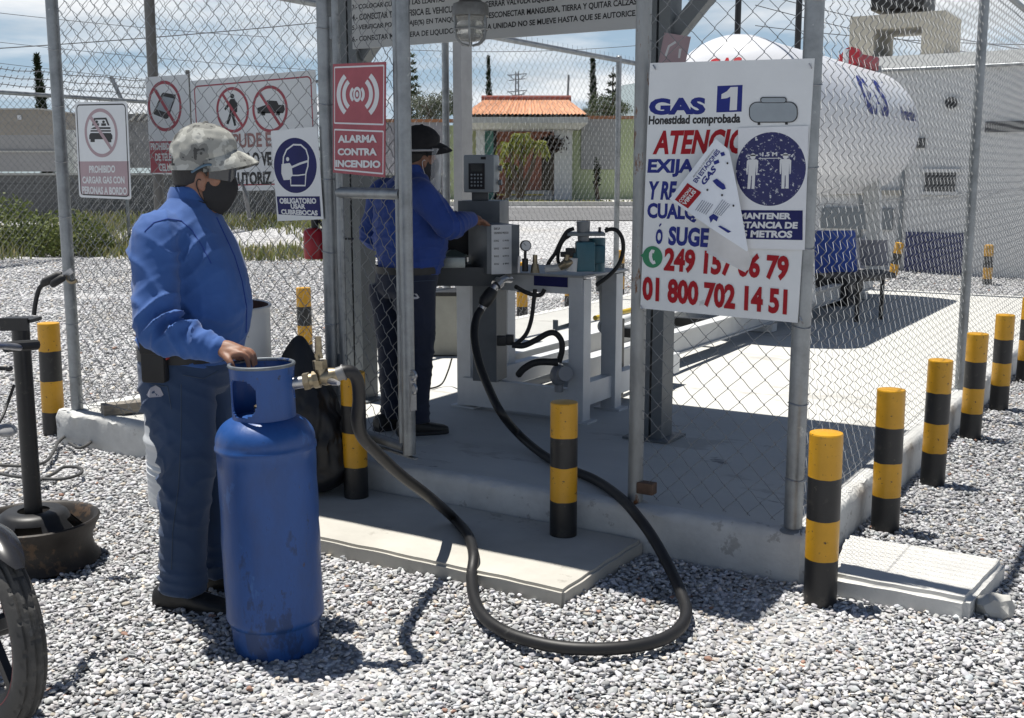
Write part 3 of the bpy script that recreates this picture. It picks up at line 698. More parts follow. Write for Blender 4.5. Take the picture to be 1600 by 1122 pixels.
class Sign:
    """flat panel: photo pixels of its four corners on a real plane give its place, size and tilt"""
    def __init__(s, name, label, cat, px, plane, thick=.004, m=None, group=None, rad=0, world=None):
        P = world or [plane(*q) for q in px]
        tl, tr, br, bl = P; x = ((tr - tl) + (br - bl)).normalized(); d_ = ((tl - bl) + (tr - br)); z = (d_ - x * d_.dot(x)).normalized(); y = z.cross(x)
        s.W = ((tr - tl).length + (br - bl).length) / 2; s.H = ((tl - bl).length + (tr - br).length) / 2
        c = (tl + tr + br + bl) / 4; o = c - x * s.W / 2 - z * s.H / 2
        M = Matrix((x, y, z)).transposed().to_4x4(); M.translation = o
        s.t = thing(name, label, cat, None, M=M, group=group); s.hm = homog(px, [(0, 1), (1, 1), (1, 0), (0, 0)]); s.k = 0; s.thick = thick
        m_ = MB(); m_.prism(s.rr(0, 0, s.W, s.H, rad) if rad else [(0, 0), (s.W, 0), (s.W, s.H), (0, s.H)], thick); s.panel = m_.build('panel', m or signw, s.t, smooth=0, world=False)
    def rr(s, x0, z0, x1, z1, r):
        out = []
        for cx_, cz, a in ((x1 - r, z0 + r, -90), (x1 - r, z1 - r, 0), (x0 + r, z1 - r, 90), (x0 + r, z0 + r, 180)):
            for i in range(7): t = radians(a + 15 * i); out.append((cx_ + r * cos(t), cz + r * sin(t)))
        return out
    def uv(s, px, py):
        p = s.hm @ np.array([px, py, 1.]); return p[0] / p[2] * s.W, p[1] / p[2] * s.H
    def lay(s): s.k += 1; return -(s.thick + .00016 * s.k)
    def flat(s, name, polys, m, faces=None):
        y = s.lay(); mb = MB()
        if faces: mb.add([(a, y, b) for a, b in polys], faces)
        else:
            for pl in polys: mb.add([(a, y, b) for a, b in pl], [tuple(range(len(pl)))])
        return mb.build(name, m, s.t, smooth=0, world=False, fix=False)
    def poly(s, name, pts, m): return s.flat(name, [[s.uv(*p) for p in pts]], m)
    def polys(s, name, L, m): return s.flat(name, [[s.uv(*p) for p in pl] for pl in L], m)
    def text(s, body, tl, tr, bl, m, bold=.02, name='lettering'):
        co, fs = text_mesh(body, bold); a, b, c = [np.array(s.uv(*q)) for q in (tl, tr, bl)]
        P = c + co[:, :1] * (b - a) + co[:, 1:] * (a - c); return s.flat(name, [tuple(p) for p in P], m, fs)
    def box(s, body, x0, y0, x1, y1, m, bold=.02, name='lettering'):
        # text box in the panel's own axes from an upright pixel box
        l = s.uv(x0, (y0 + y1) / 2); r = s.uv(x1, (y0 + y1) / 2); t_ = s.uv((x0 + x1) / 2, y0); b = s.uv((x0 + x1) / 2, y1)
        co, fs = text_mesh(body, bold); X = l[0] + co[:, 0] * (r[0] - l[0]); Zc = b[1] + co[:, 1] * (t_[1] - b[1])
        return s.flat(name, list(zip(X, Zc)), m, fs)
    def ring(s, name, c, rx, w_, m, a0=0, a1=360, n=48, ry=None):
        cx_, cz = s.uv(*c); r = abs(s.uv(c[0] + rx, c[1])[0] - cx_) if ry is None else None
        R0 = r; R1 = r; w2 = w_
        if ry is not None: R0 = abs(s.uv(c[0] + rx, c[1])[0] - cx_); R1 = abs(s.uv(c[0], c[1] + ry)[1] - cz)
        vs, fs = [], []
        for i in range(n + 1):
            t = radians(a0 + (a1 - a0) * i / n)
            for k in (1, max(0, 1 - w2)): vs.append((cx_ + R0 * k * cos(t), cz + R1 * k * sin(t)))
        fs = [(2 * i, 2 * i + 2, 2 * i + 3, 2 * i + 1) for i in range(n)]; return s.flat(name, vs, m, fs)
    def disc(s, name, c, rx, m, ry=None, n=40):
        cx_, cz = s.uv(*c); R0 = abs(s.uv(c[0] + rx, c[1])[0] - cx_); R1 = R0 if ry is None else abs(s.uv(c[0], c[1] + ry)[1] - cz)
        return s.flat(name, [[(cx_ + R0 * cos(2 * pi * i / n), cz + R1 * sin(2 * pi * i / n)) for i in range(n)]], m)
    def frame_line(s, name, inset, w_, m, r=.02, box=None):
        x0, z0, x1, z1 = box or (inset, inset, s.W - inset, s.H - inset)
        A = s.rr(x0, z0, x1, z1, r); B = s.rr(x0 + w_, z0 + w_, x1 - w_, z1 - w_, max(.002, r - w_)); n = len(A)
        return s.flat(name, A + B, m, [(i, (i + 1) % n, n + (i + 1) % n, n + i) for i in range(n)])
    def stroke(s, name, pts, w_, m, closed=False):
        P = [np.array(s.uv(*p)) for p in pts]; n = len(P); vs = []
        for i in range(n):
            a = P[i - 1] if (closed or i) else P[i]; b = P[(i + 1) % n] if (closed or i < n - 1) else P[i]
            d = b - a; d = d / (np.linalg.norm(d) + 1e-9); nn = np.array([-d[1], d[0]]) * w_ / 2; vs += [tuple(P[i] + nn), tuple(P[i] - nn)]
        k = n if closed else n - 1
        return s.flat(name, vs, m, [(2 * i, 2 * ((i + 1) % n), 2 * ((i + 1) % n) + 1, 2 * i + 1) for i in range(k)])
    def slash(s, name, c, rx, w_, m, ang=-45):
        cx_, cz = s.uv(*c); r = abs(s.uv(c[0] + rx, c[1])[0] - cx_) * .93; a = radians(ang); d = np.array([cos(a), sin(a)]) * r; q = np.array([-sin(a), cos(a)]) * r * w_ / 2
        return s.flat(name, [[tuple(np.array([cx_, cz]) + v) for v in (d + q, -d + q, -d - q, d - q)]], m)
def c3(ox, oy, k=3.74): return lambda x, y: (ox + x / k, oy + y / k)
FRONT = lambda Y: (lambda x, y: pY(x, y, Y))

# --- big phone number sign
S = Sign('phone_number_sign', 'large white sign with blue and red lettering and two phone numbers on the front fence', 'sign', [(1018, 98), (1278, 92), (1242, 503), (1000, 482)], FRONT(-.155), .006)
GASSIGN = S
a6 = c3(1000, 90, 5.343); a7 = c3(1000, 290, 5.343)
S.text('GAS', a6(88, 345), a6(568, 336), a6(82, 488), signblue, .055)
S.poly('emblem_square', [a6(666, 242), a6(879, 234), a6(866, 461), a6(653, 467)], signblue)
S.poly('numeral', [a6(778, 252), a6(838, 250), a6(826, 447), a6(765, 450), a6(774, 332), a6(745, 346), a6(697, 352), a6(700, 312), a6(745, 288)], signwh2)
S.text('Honestidad comprobada', a6(85, 494), a6(860, 478), a6(78, 590), signblk, .042)
S.text('ATENCION', a6(150, 618), a6(1075, 600), a6(112, 822), signred, .04)
S.text('EXIJA', a6(78, 858), a6(470, 858), a6(64, 1008), signblue, .045)
S.text('Y RE', a6(82, 1045), a6(318, 1045), a7(62, 130), signblue, .045)
S.text('CUALQU', a7(68, 155), a7(570, 172), a7(62, 305), signblue, .045)
S.text('SUGE', a7(246, 350), a7(582, 366), a7(236, 508), signblue, .045)
S.text('O', a7(138, 372), a7(196, 375), a7(130, 498), signblue, .05); S.poly('accent', [a7(160, 352), a7(172, 328), a7(186, 330), a7(170, 354)], signblue)
S.disc('speech_bubble', a7(106, 605), 15.6, signgreen); S.poly('bubble_tail', [a7(5, 590), a7(42, 568), a7(42, 625)], signgreen)
S.stroke('handset', [a7(122, 562), a7(104, 556), a7(92, 575), a7(90, 605), a7(98, 636), a7(112, 652), a7(128, 645)], .014, signwh2)
S.text('249 157 06 79', a7(212, 522), a7(1243, 590), a7(198, 722), signred, .045)
S.text('01 800 702 14 51', a7(24, 762), a7(1222, 866), a7(18, 962), signred, .045)
# tank pictogram
tk = [a6(930 + 40 * (1 - cos(t)) - 0, 0) for t in (0,)]
def rrpx(x0, y0, x1, y1, r, f):
    out = []
    for cx_, cy_, a in ((x1 - r, y1 - r, 0), (x0 + r, y1 - r, 90), (x0 + r, y0 + r, 180), (x1 - r, y0 + r, 270)):
        for i in range(7): t = radians(a + 15 * i); out.append(f(cx_ + r * cos(t), cy_ + r * sin(t)))
    return out
S.poly('pictogram_foot', [a6(1000, 540), a6(1022, 540), a6(1022, 574), a6(1000, 574)], signblk); S.poly('pictogram_foot', [a6(1230, 540), a6(1252, 540), a6(1252, 572), a6(1230, 572)], signblk)
S.poly('pictogram_tank', rrpx(930, 378, 1338, 555, 68, a6), signblk); S.poly('pictogram_tank', rrpx(938, 386, 1330, 547, 62, a6), signgrey)
S.poly('pictogram_hood', rrpx(1026, 338, 1248, 390, 24, a6), signblk); S.poly('pictogram_hood', rrpx(1034, 346, 1240, 384, 19, a6), signgrey)
for q in (a6(128, 60), a6(1445, 55), a7(8, 1000), a7(1318, 1090)):
    x, z = S.uv(*q); b = MB(); b.tube([(x, -.012, z), (x + .01, -.016, z - .012), (x + .004, .02, z - .03)], .0025, 6); b.build('wire_tie', steel, S.t, world=False)

# --- distance poster, taped over the big sign
S = Sign('distance_poster', 'worn white poster with navy circle and two figures, stuck on the phone number sign', 'poster', [(1146, 200), (1265, 197), (1256, 390), (1157, 388)], FRONT(-.168), .002, mat('poster_white', (.70, .715, .74), .3, 0, .05, 4, .15, 14))
S.ring('navy_disc', (1203, 272), 56.5, 1, worn_navy, ry=57)
def man_fig(cx_, top, k):
    f = lambda x, y: (cx_ + x * k, top + y * k)
    H_ = [[f(-4.4 * cos(t), 5 - 5.2 * sin(t)) for t in np.linspace(0, 2 * pi, 18)[:-1]], [f(-8, 2.2), f(8, 2.2), f(7, 4.2), f(-7, 4.2)],
          [f(-9, 12), f(-6, 10), f(6, 10), f(9, 12), f(8.6, 30), f(8, 34), f(6.5, 34), f(6, 16), f(5.4, 34), f(5.4, 56), f(1, 56), f(.6, 36), f(-.6, 36), f(-1, 56), f(-5.4, 56), f(-5.4, 34), f(-6, 16), f(-6.5, 34), f(-8, 34), f(-8.6, 30)]]
    return H_
S.flat('figure', [[S.uv(*p) for p in pl] for pl in man_fig(1174, 245.5, 1.03)], signwh2); S.flat('figure', [[S.uv(*p) for p in pl] for pl in man_fig(1227, 245, 1.03)], signwh2)
S.box('1.5 M', 1189, 243.5, 1213.5, 250.5, signwh2, .04)
S.polys('arrow', [[(1186, 253.5), (1216, 253.2), (1216, 254.4), (1186, 254.7)], [(1183, 254.1), (1187, 252), (1187, 256.2)], [(1219, 253.8), (1215, 251.7), (1215, 255.9)]], signwh2)
S.poly('navy_band', [(1159, 335), (1254, 335.5), (1253.5, 377), (1161, 375.5)], signnavy)
S.text('MANTENER', a7(850, 262), a7(1268, 262), a7(850, 310), signwh2, .05); S.text('DISTANCIA DE', a7(790, 328), a7(1320, 331), a7(790, 378), signwh2, .05); S.text('1.5 METROS', a7(835, 393), a7(1278, 397), a7(835, 445), signwh2, .05)

# --- peeling flyer, curling off the sign
def flyer():
    out = [(1118, 217), (1139, 234), (1151, 290), (1169, 391), (1167, 393), (1110, 356), (1046, 311)]
    back = [(1110, 356), (1169, 391), (1175, 405), (1168, 427.5), (1136, 411), (1104, 395)]
    base = -.172
    def depth(px, py, bk):
        s_ = ((px - 1046) * .53 + (py - 311) * .85)              # distance down the fold
        e = max(0, (px - 1046) * .0 + ((1175 - px) / 130))
        d = .012 + .055 * sin(min(1, max(0, (px - 1040) / 135)) * pi) ** 1.2
        return base - d + (.03 if bk else 0) * min(1, abs((px - 1110) * .52 - (py - 356) * .86) / 30)
    t = thing('peeling_flyer', 'white printed flyer peeling off the phone number sign, red health notice in its corner', 'flyer', pY(1110, 320, base))
    def sheet(poly, bk, name, m):
        # triangulated fan grid
        bm = bmesh.new(); vs = [bm.verts.new((x, y, 0)) for x, y in poly]; bm.faces.new(vs); bmesh.ops.triangulate(bm, faces=bm.faces[:])
        for _ in range(4): bmesh.ops.subdivide_edges(bm, edges=bm.edges[:], cuts=1, use_grid_fill=True)
        bmesh.ops.triangulate(bm, faces=bm.faces[:])
        mb = MB(); bm.verts.index_update(); mb.add([pY(v.co.x, v.co.y, depth(v.co.x, v.co.y, bk)) for v in bm.verts], [[v.index for v in f.verts] for f in bm.faces]); bm.free()
        return mb.build(name, m, t, smooth=60, fix=True)
    pap = mat('flyer_paper', (.72, .76, .82), .32, 0, .04, 8, .1, 20); sheet(out, False, 'sheet', pap); sheet(back, True, 'sheet_back', mat('flyer_back', (.55, .56, .58), .5))
    lift = .0012
    def deco(name, pts, m, faces=None):
        mb = MB(); mb.add([pY(x, y, depth(x, y, False) - lift * deco.k) for x, y in pts], faces or [tuple(range(len(pts)))]); deco.k += .12; return mb.build(name, m, t, smooth=0, fix=False)
    deco.k = 1
    def txt(body, tl, tr, bl, m, bold=.02):
        co, fs = text_mesh(body, bold); a, b, c = [np.array(q) for q in (tl, tr, bl)]; P = c + co[:, :1] * (b - a) + co[:, 1:] * (a - c); deco('lettering', [tuple(p) for p in P], m, fs)
    txt('EN ESTACIONES', a6(440, 1028), a6(640, 762), a6(472, 1050), signblue, .03); txt('GAS', a6(505, 1030), a6(612, 895), a6(532, 1075), signblue, .04)
    txt('PROTOCOLO DE PREVENCION', a6(440, 995), a6(612, 765), a6(450, 1003), signblk, 0)
    deco('emblem_square', [a6(668, 795), a6(700, 786), a6(712, 815), a6(680, 826)], signblue); deco('emblem_square', [a6(612, 868), a6(655, 850), a6(664, 878), a6(622, 895)], signblue)
    deco('notice_square', [a7(290, 118), a7(396, -22), a7(510, 55), a7(500, 75), a7(400, 192)], signred)
    txt('CORONA', a7(320, 128), a7(418, 8), a7(342, 146), signwh2, .03); txt('VIRUS', a7(350, 148), a7(446, 30), a7(376, 170), signwh2, .04)
    for k in range(6):
        a = a7(460 + k * 17, 205 - k * 2 + k * 9); b = a7(520 + k * 17, 120 + k * 7); dx_, dy_ = .9, .55
        deco('print_line', [a, b, (b[0] + dx_, b[1] + dy_), (a[0] + dx_, a[1] + dy_)], mat('print_grey', (.2, .22, .3), .5))
    for k in range(5):
        a = a7(610 + k * 15, 228 + k * 6); b = a7(690 + k * 15, 115 + k * 10)
        deco('print_line', [a, b, (b[0] + .8, b[1] + .5), (a[0] + .8, a[1] + .5)], MATS['print_grey'])
    deco('drawing', [a6(605, 1030), a6(640, 1010), a6(705, 1060), a6(718, 1095), a6(690, 1105), a6(640, 1070)], signblue)
    deco('drawing', [a7(575, 262), a7(612, 235), a7(655, 262), a7(640, 300), a7(612, 280), a7(590, 312)], signblue)
    deco('drawing', [a7(650, 340), a7(672, 335), a7(762, 385), a7(735, 396)], signblue)
    for q in (a6(562, 1105), a7(685, 80), a7(780, 168), a6(730, 882)): deco('bullet', [(q[0] + 1.6 * cos(u), q[1] + 1.9 * sin(u)) for u in np.linspace(0, 2 * pi, 13)[:-1]], signblk)
flyer()

# --- mask sign
S = Sign('mask_sign', 'white sign with navy circle showing a masked head, tied to the fence by the gate', 'sign', [(428, 203), (497, 199), (505, 341), (430, 347)], FRONT(-.155), .003)
c2 = c3(400, 0); c6 = c3(400, 280)
S.ring('navy_disc', c2(235, 955), 33, 1, signnavy, ry=43.5)
S.stroke('head_outline', [c2(165, 950), c2(170, 905), c2(190, 865), c2(230, 838), c2(272, 840), c2(300, 866), c2(312, 908), c2(308, 960), c2(296, 1000), c2(290, 1072), c2(206, 1072), c2(206, 1030)], .008, signwh2)
S.poly('mask', [c2(157, 946), c2(205, 940), c2(216, 958), c2(219, 1010), c2(200, 1038), c2(165, 1040), c2(153, 1000)], signwh2)
S.stroke('mask_strap', [c2(212, 966), c2(262, 945), c2(310, 930)], .010, signwh2); S.stroke('mask_strap', [c2(216, 1012), c2(250, 1012), c2(296, 1006)], .006, signwh2)
S.disc('eye', c2(194, 918), 2.4, signwh2)
S.poly('navy_band', [c6(117, 92), c6(373, 88), c6(380, 212), c6(122, 206)], signnavy)
S.text('OBLIGATORIO', c6(133, 102), c6(352, 98), c6(134, 138), signwh2, .05); S.text('USAR', c6(200, 138), c6(288, 136), c6(201, 169), signwh2, .05); S.text('CUBREBOCAS', c6(140, 172), c6(360, 174), c6(141, 205), signwh2, .05)

# --- no passengers sign
S = Sign('cargo_sign', 'white sign with crossed out car and faded pink panel on the left corner post', 'sign', [(118, 160), (199, 158), (206, 312), (124, 308)], FRONT(-.158), .003, rad=.02)
b8 = c3(110, 100, 5.1)
S.poly('pink_panel', [(123.2, 251.5), (201.8, 251), (203.6, 307), (126.5, 303.8)], signpale)
S.frame_line('border', .012, .007, signblk, .028)
S.polys('car_pictogram', [[b8(192, 428), b8(290, 425), b8(316, 486), b8(302, 488), b8(282, 440), b8(204, 442), b8(190, 488), b8(176, 488)], [b8(190, 500), b8(322, 500), b8(324, 515), b8(165, 515)],
    [b8(165, 524), b8(326, 524), b8(326, 536), b8(165, 536)], [b8(165, 546), b8(326, 546), b8(338, 566), b8(338, 596), b8(154, 596), b8(154, 566)], [b8(164, 596), b8(198, 596), b8(198, 618), b8(164, 618)], [b8(296, 596), b8(330, 596), b8(330, 620), b8(296, 620)],
    [b8(214 + 11 * cos(t), 458 + 11 * sin(t)) for t in np.linspace(0, 2 * pi, 13)[:-1]], [b8(268 + 11 * cos(t), 458 + 11 * sin(t)) for t in np.linspace(0, 2 * pi, 13)[:-1]], [b8(198, 470), b8(232, 470), b8(232, 490), b8(198, 490)], [b8(250, 470), b8(288, 470), b8(288, 490), b8(250, 490)]], signblk)
S.ring('ban_ring', b8(247, 546), 26, .14, signpale, ry=38); S.slash('ban_bar', b8(247, 546), 26, .17, signpale, -47)
S.text('PROHIBIDO', b8(152, 806), b8(360, 802), b8(153, 866), signwh2, .042); S.text('CARGAR GAS CON', b8(97, 892), b8(435, 892), b8(99, 950), signwh2, .042); S.text('PERONAS A BORDO', b8(95, 972), b8(455, 980), b8(97, 1034), signwh2, .042)
# --- fire alarm sign on the gate leaf
g0, gd, ge = GATE; gn = Vector((gd.y, -gd.x, 0))
def LEAF(off):
    def f(px, py):
        r = ray(px, py); o_ = g0 + gn * off; k = (Vector((o_.x, o_.y, 0)) - Vector((CAM.x, CAM.y, 0))).dot(gn) / r.dot(gn); return CAM + r * k
    return f
S = Sign('fire_alarm_sign', 'red fire alarm sign with white sound waves on the gate leaf', 'sign', [(520, 100), (603, 97), (603, 277), (522, 270)], LEAF(.045), .003, signpink)
zb = S.uv(560, 203)[1]; zt_ = S.uv(560, 195)[1]
S.frame_line('border', 0, .007, signwh2, .006, (.012, zt_, S.W - .012, S.H - .012)); S.frame_line('border', 0, .007, signwh2, .006, (.012, .012, S.W - .012, zb))
ctr = c2(595, 553)
for r, w_ in ((34, .19), (24.5, .24), (12, .34)):
    S.ring('sound_wave', ctr, r, w_, signwh2, 130, 230, 20, ry=r * 1.22); S.ring('sound_wave', ctr, r, w_, signwh2, -50, 50, 20, ry=r * 1.22)
S.ring('alarm_dot', ctr, 6.2, .42, signwh2); S.disc('alarm_dot', ctr, 2.2, signwh2)
S.text('ALARMA', c2(484, 792), c2(712, 788), c2(485, 836), signwh2, .05); S.text('CONTRA', c2(484, 868), c2(713, 866), c2(485, 910), signwh2, .05); S.text('INCENDIO', c2(472, 936), c2(736, 938), c2(472, 978), signwh2, .05)
# --- two signs hung just inside the front fence
INY = .25
S = Sign('phone_ban_sign', 'white sign banning mobile phones with red lower panel, behind the fence mesh', 'sign', [(228, 119), (296, 118), (300, 270), (236, 274)], FRONT(INY), .003)
S.poly('red_panel', [(234, 223), (298, 221), (299.5, 268), (236.5, 272)], signpink)
S.poly('phone_pictogram', [b8(752, 232), b8(848, 252), b8(852, 270), b8(788, 440), b8(770, 448), b8(672, 408), b8(666, 392), b8(738, 240)], signblk); S.poly('phone_screen', [b8(750, 262), b8(835, 284), b8(790, 402), b8(692, 366)], signgrey)
S.ring('ban_ring', b8(760, 343), 26.5, .13, signpink, ry=40); S.slash('ban_bar', b8(760, 343), 26.5, .16, signpink, -52)
S.text('PROHIBIDO USO', b8(642, 640), b8(900, 630), b8(646, 698), signwh2, .042); S.text('DE TELEFONO', b8(680, 722), b8(905, 712), b8(684, 782), signwh2, .042); S.text('CELULAR', b8(708, 800), b8(870, 795), b8(712, 860), signwh2, .042)
S = Sign('pedestrian_ban_sign', 'wide white sign banning pedestrians and cars, behind the fence mesh', 'sign', [(300, 123), (494, 113), (500, 292), (305, 303)], FRONT(INY), .003)
S.frame_line('border', .028, .008, signpink, .03)
c1 = c3(0, 0)
S.polys('walker_pictogram', [[c1(1378 + 13 * cos(t), 556 + 14 * sin(t)) for t in np.linspace(0, 2 * pi, 13)[:-1]], [c1(1368, 572), c1(1392, 572), c1(1408, 600), c1(1406, 650), c1(1392, 655), c1(1388, 660), c1(1398, 728), c1(1386, 732), c1(1372, 672), c1(1352, 722), c1(1338, 718), c1(1360, 655), c1(1362, 610), c1(1336, 640), c1(1328, 630), c1(1356, 590)]], signblk)
S.ring('ban_ring', c1(1378, 637), 26, .13, signpink, ry=36); S.slash('ban_bar', c1(1378, 637), 26, .15, signpink, -52)
S.polys('car_pictogram', [[c2(28, 628), c2(75, 612), c2(85, 585), c2(140, 590), c2(150, 612), c2(180, 614), c2(185, 640), c2(175, 660), c2(30, 660)], [c2(45, 650), c2(75, 650), c2(72, 672), c2(52, 672)], [c2(130, 650), c2(160, 650), c2(156, 672), c2(136, 672)]], signblk)
S.ring('ban_ring', c2(100, 635), 27, .13, signpink, ry=36); S.slash('ban_bar', c2(100, 635), 27, .15, signpink, -52)
S.box('SE PUDE E', 345, 207, 428, 230, signskin, .03); S.box('PERSONAS O VE', 330, 238, 428, 260, signblk, .042); S.box('AUTORIZ', 363, 268, 428, 289, signblk, .042)
# light frame that carries the two inside signs
t = thing('sign_frame', 'thin steel post frame that carries the two inner ban signs', 'frame', (-3.6, INY + .03, PZ))
for px in (243, 297):
    p_ = pY(px, 200, INY + .03); q = MB(); q.cyl((p_.x, p_.y, PZ - .02), (p_.x, p_.y, 2.75 if px == 243 else 2.15), .03 if px == 243 else .012, n=14); q.build('post', mat('dull_steel', (.2, .195, .185), .55, .5), t)
q = MB(); p_ = pY(376, 265, INY + .02); p2 = pY(390, 342, INY - .05); q.bar(p_, p2, .02, .008); q.build('leg', steel, t)
for z in (1.7, 2.05):
    q = MB(); q.cyl((pY(243, 200, INY + .03).x, INY + .03, z), (-2.62, INY + .03, z), .008, n=8); q.build('rail', steel, t)
# --- instruction board under the canopy
BY = .93
bp0, bp1 = pY(553, 77, BY), pY(1000, 37, BY)
wc = [Vector((bp0.x, BY, bp0.z + .62)), Vector((bp1.x, BY, bp0.z + .62)), Vector((bp1.x, BY, bp0.z)), Vector((bp0.x, BY, bp0.z))]
def proj(P):
    v = P - CAM; D = FW * CP - UP * SP; U = FW * SP + UP * CP; return (800 + 1770 * v.dot(RT) / v.dot(D), 561 - 1770 * v.dot(U) / v.dot(D))
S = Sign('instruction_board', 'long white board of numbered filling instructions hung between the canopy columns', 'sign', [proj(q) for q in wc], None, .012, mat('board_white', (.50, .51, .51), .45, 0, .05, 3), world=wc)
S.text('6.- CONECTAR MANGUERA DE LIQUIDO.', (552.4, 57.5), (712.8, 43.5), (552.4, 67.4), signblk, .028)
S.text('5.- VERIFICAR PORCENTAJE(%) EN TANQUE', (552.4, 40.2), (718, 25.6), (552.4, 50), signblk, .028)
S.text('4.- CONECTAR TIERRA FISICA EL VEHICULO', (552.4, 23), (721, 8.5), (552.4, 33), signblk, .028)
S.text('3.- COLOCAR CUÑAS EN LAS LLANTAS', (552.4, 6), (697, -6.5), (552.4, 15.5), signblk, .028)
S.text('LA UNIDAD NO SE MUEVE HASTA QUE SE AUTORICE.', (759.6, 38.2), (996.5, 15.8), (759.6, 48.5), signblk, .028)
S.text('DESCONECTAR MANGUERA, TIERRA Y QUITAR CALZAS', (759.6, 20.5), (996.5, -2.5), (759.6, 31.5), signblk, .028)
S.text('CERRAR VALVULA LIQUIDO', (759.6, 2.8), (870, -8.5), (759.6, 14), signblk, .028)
# small pink sign on the right column
S = Sign('extinguisher_sign', 'small faded pink sign on the grey canopy column above the big sign', 'sign', [(1034, 50), (1075, 58), (1073, 112), (1032, 106)], FRONT(CY - .09), .003, signpale)
S.stroke('bell_pictogram', [c3(800, 0)(905, 330), c3(800, 0)(915, 270), c3(800, 0)(950, 245)], .012, signwh2); S.poly('pictogram_tail', [c3(800, 0)(975, 285), c3(800, 0)(990, 285), c3(800, 0)(990, 340), c3(800, 0)(978, 340)], signwh2)
# --- caged lamp under the canopy
LPx = pY(735, 30, .62)
t = thing('caged_lamp', 'round glass yard lamp in a metal cage hanging under the canopy before the board', 'lamp', (LPx.x, .62, 2.96))
lz = 2.30
q = MB(); q.lathe([(.001, .17), (.05, .17), (.062, .155), (.088, .145), (.094, .12), (.094, .085), (.078, .08), (.001, .08)], (LPx.x, .62, lz - .02), 28); q.cyl((LPx.x, .62, lz + .14), (LPx.x, .62, 2.96), .017, n=12); q.build('housing', mat('lamp_casting', (.22, .22, .215), .5, .6, .2, 20, .2, 60), t)
gl = bpy.data.materials.new('ribbed_glass'); gl.use_nodes = True; b_ = gl.node_tree.nodes['Principled BSDF']; b_.inputs['Base Color'].default_value = (.75, .76, .74, 1); b_.inputs['Roughness'].default_value = .18; b_.inputs['Transmission Weight'].default_value = .75; b_.inputs['IOR'].default_value = 1.3
q = MB(); q.lathe([(.07 + .004 * cos(i * 1.6), .08 - .011 * i) if i < 9 else (.07 * cos((i - 9) / 5 * pi / 2) + .0001, -.012 - .03 * sin((i - 9) / 5 * pi / 2)) for i in range(15)], (LPx.x, .62, lz - .02), 28); q.build('glass', gl, t)
for k in range(6):
    a = k * pi / 3; q = MB(); q.tube([(LPx.x + r * cos(a), .62 + r * sin(a), lz - .02 + z) for r, z in ((.088, .085), (.089, .02), (.08, -.025), (.05, -.052), (.012, -.06))], .0055, 7); q.build('cage_bar', galv, t)
q = MB(); q.tube([(LPx.x + .089 * cos(a), .62 + .089 * sin(a), lz + .0) for a in np.linspace(0, 2 * pi, 25)[:-1]], .005, 6, closed=True); q.build('cage_ring', galv, t)
# ================================================================== EQUIPMENT
def solid(mb, th, name, m, parent, smooth=40, off=-1):
    me = mb.mesh('s'); o = bpy.data.objects.new('s', me); COL.objects.link(o)
    md = o.modifiers.new('s', 'SOLIDIFY'); md.thickness = th; md.offset = off
    dg = bpy.context.evaluated_depsgraph_get(); bpy.context.view_layer.update()
    m2 = bpy.data.meshes.new_from_object(o.evaluated_get(bpy.context.evaluated_depsgraph_get())); bpy.data.objects.remove(o)
    m2.materials.clear(); m2.materials.append(m); return put(name, m2, parent, smooth)
bluep = mat('worn_blue_paint', (.013, .068, .25), .42, .0, .28, 5, .35, 30, spots=[((.013, .045, .15), .45, 5), ((.03, .11, .33), .26, 8), ((.010, .020, .05), .20, 13), ((.06, .04, .03), .15, 34)], rvar=.12, stretch=(1, 1, .45))
# ---- blue gas cylinder under the man's hand
TK = Vector((-1.197, -1.674, 0))
t = thing('gas_cylinder', 'tall scuffed blue gas cylinder standing on the gravel under the man\'s hand', 'gas cylinder', TK)
q = MB(); R0 = .161
prof = [(.02, .09), (R0 - .03, .09), (R0 - .008, .10), (R0, .12)]
for z in np.linspace(.13, .685, 12): prof.append((R0 + .0006 * sin(z * 40), z))
prof += [(R0 + .0035, .688), (R0 + .005, .695), (R0 + .0035, .702), (R0, .708)]
for a in np.linspace(.05, pi / 2 * .93, 11): prof.append((.062 + (R0 - .062) * cos(a), .715 + .085 * sin(a)))
prof += [(.03, .803), (.001, .804)]
q.lathe(prof, TK, 64); q.v = [tuple(Vector(v) + Vector((v[0] - TK.x, v[1] - TK.y, 0)) * (.022 * noise.noise(Vector(v) * 9) + .012 * noise.noise(Vector(v) * 23))) for v in q.v]; q.build('body', bluep, t, smooth=50)
q = MB(); q.lathe([(.136, -.02), (.140, .0), (.144, .05), (.147, .09), (.151, .105), (.140, .106), (.134, .0), (.132, -.02)], TK, 48); q.build('foot_ring', bluep, t, smooth=50)
q = MB(); q.cyl(TK + FW * -.141 + RT * -.015 + UP * .055, TK + FW * -.1425 + RT * -.015 + UP * .055, .009, n=14); q.build('drain_hole', blackp, t)
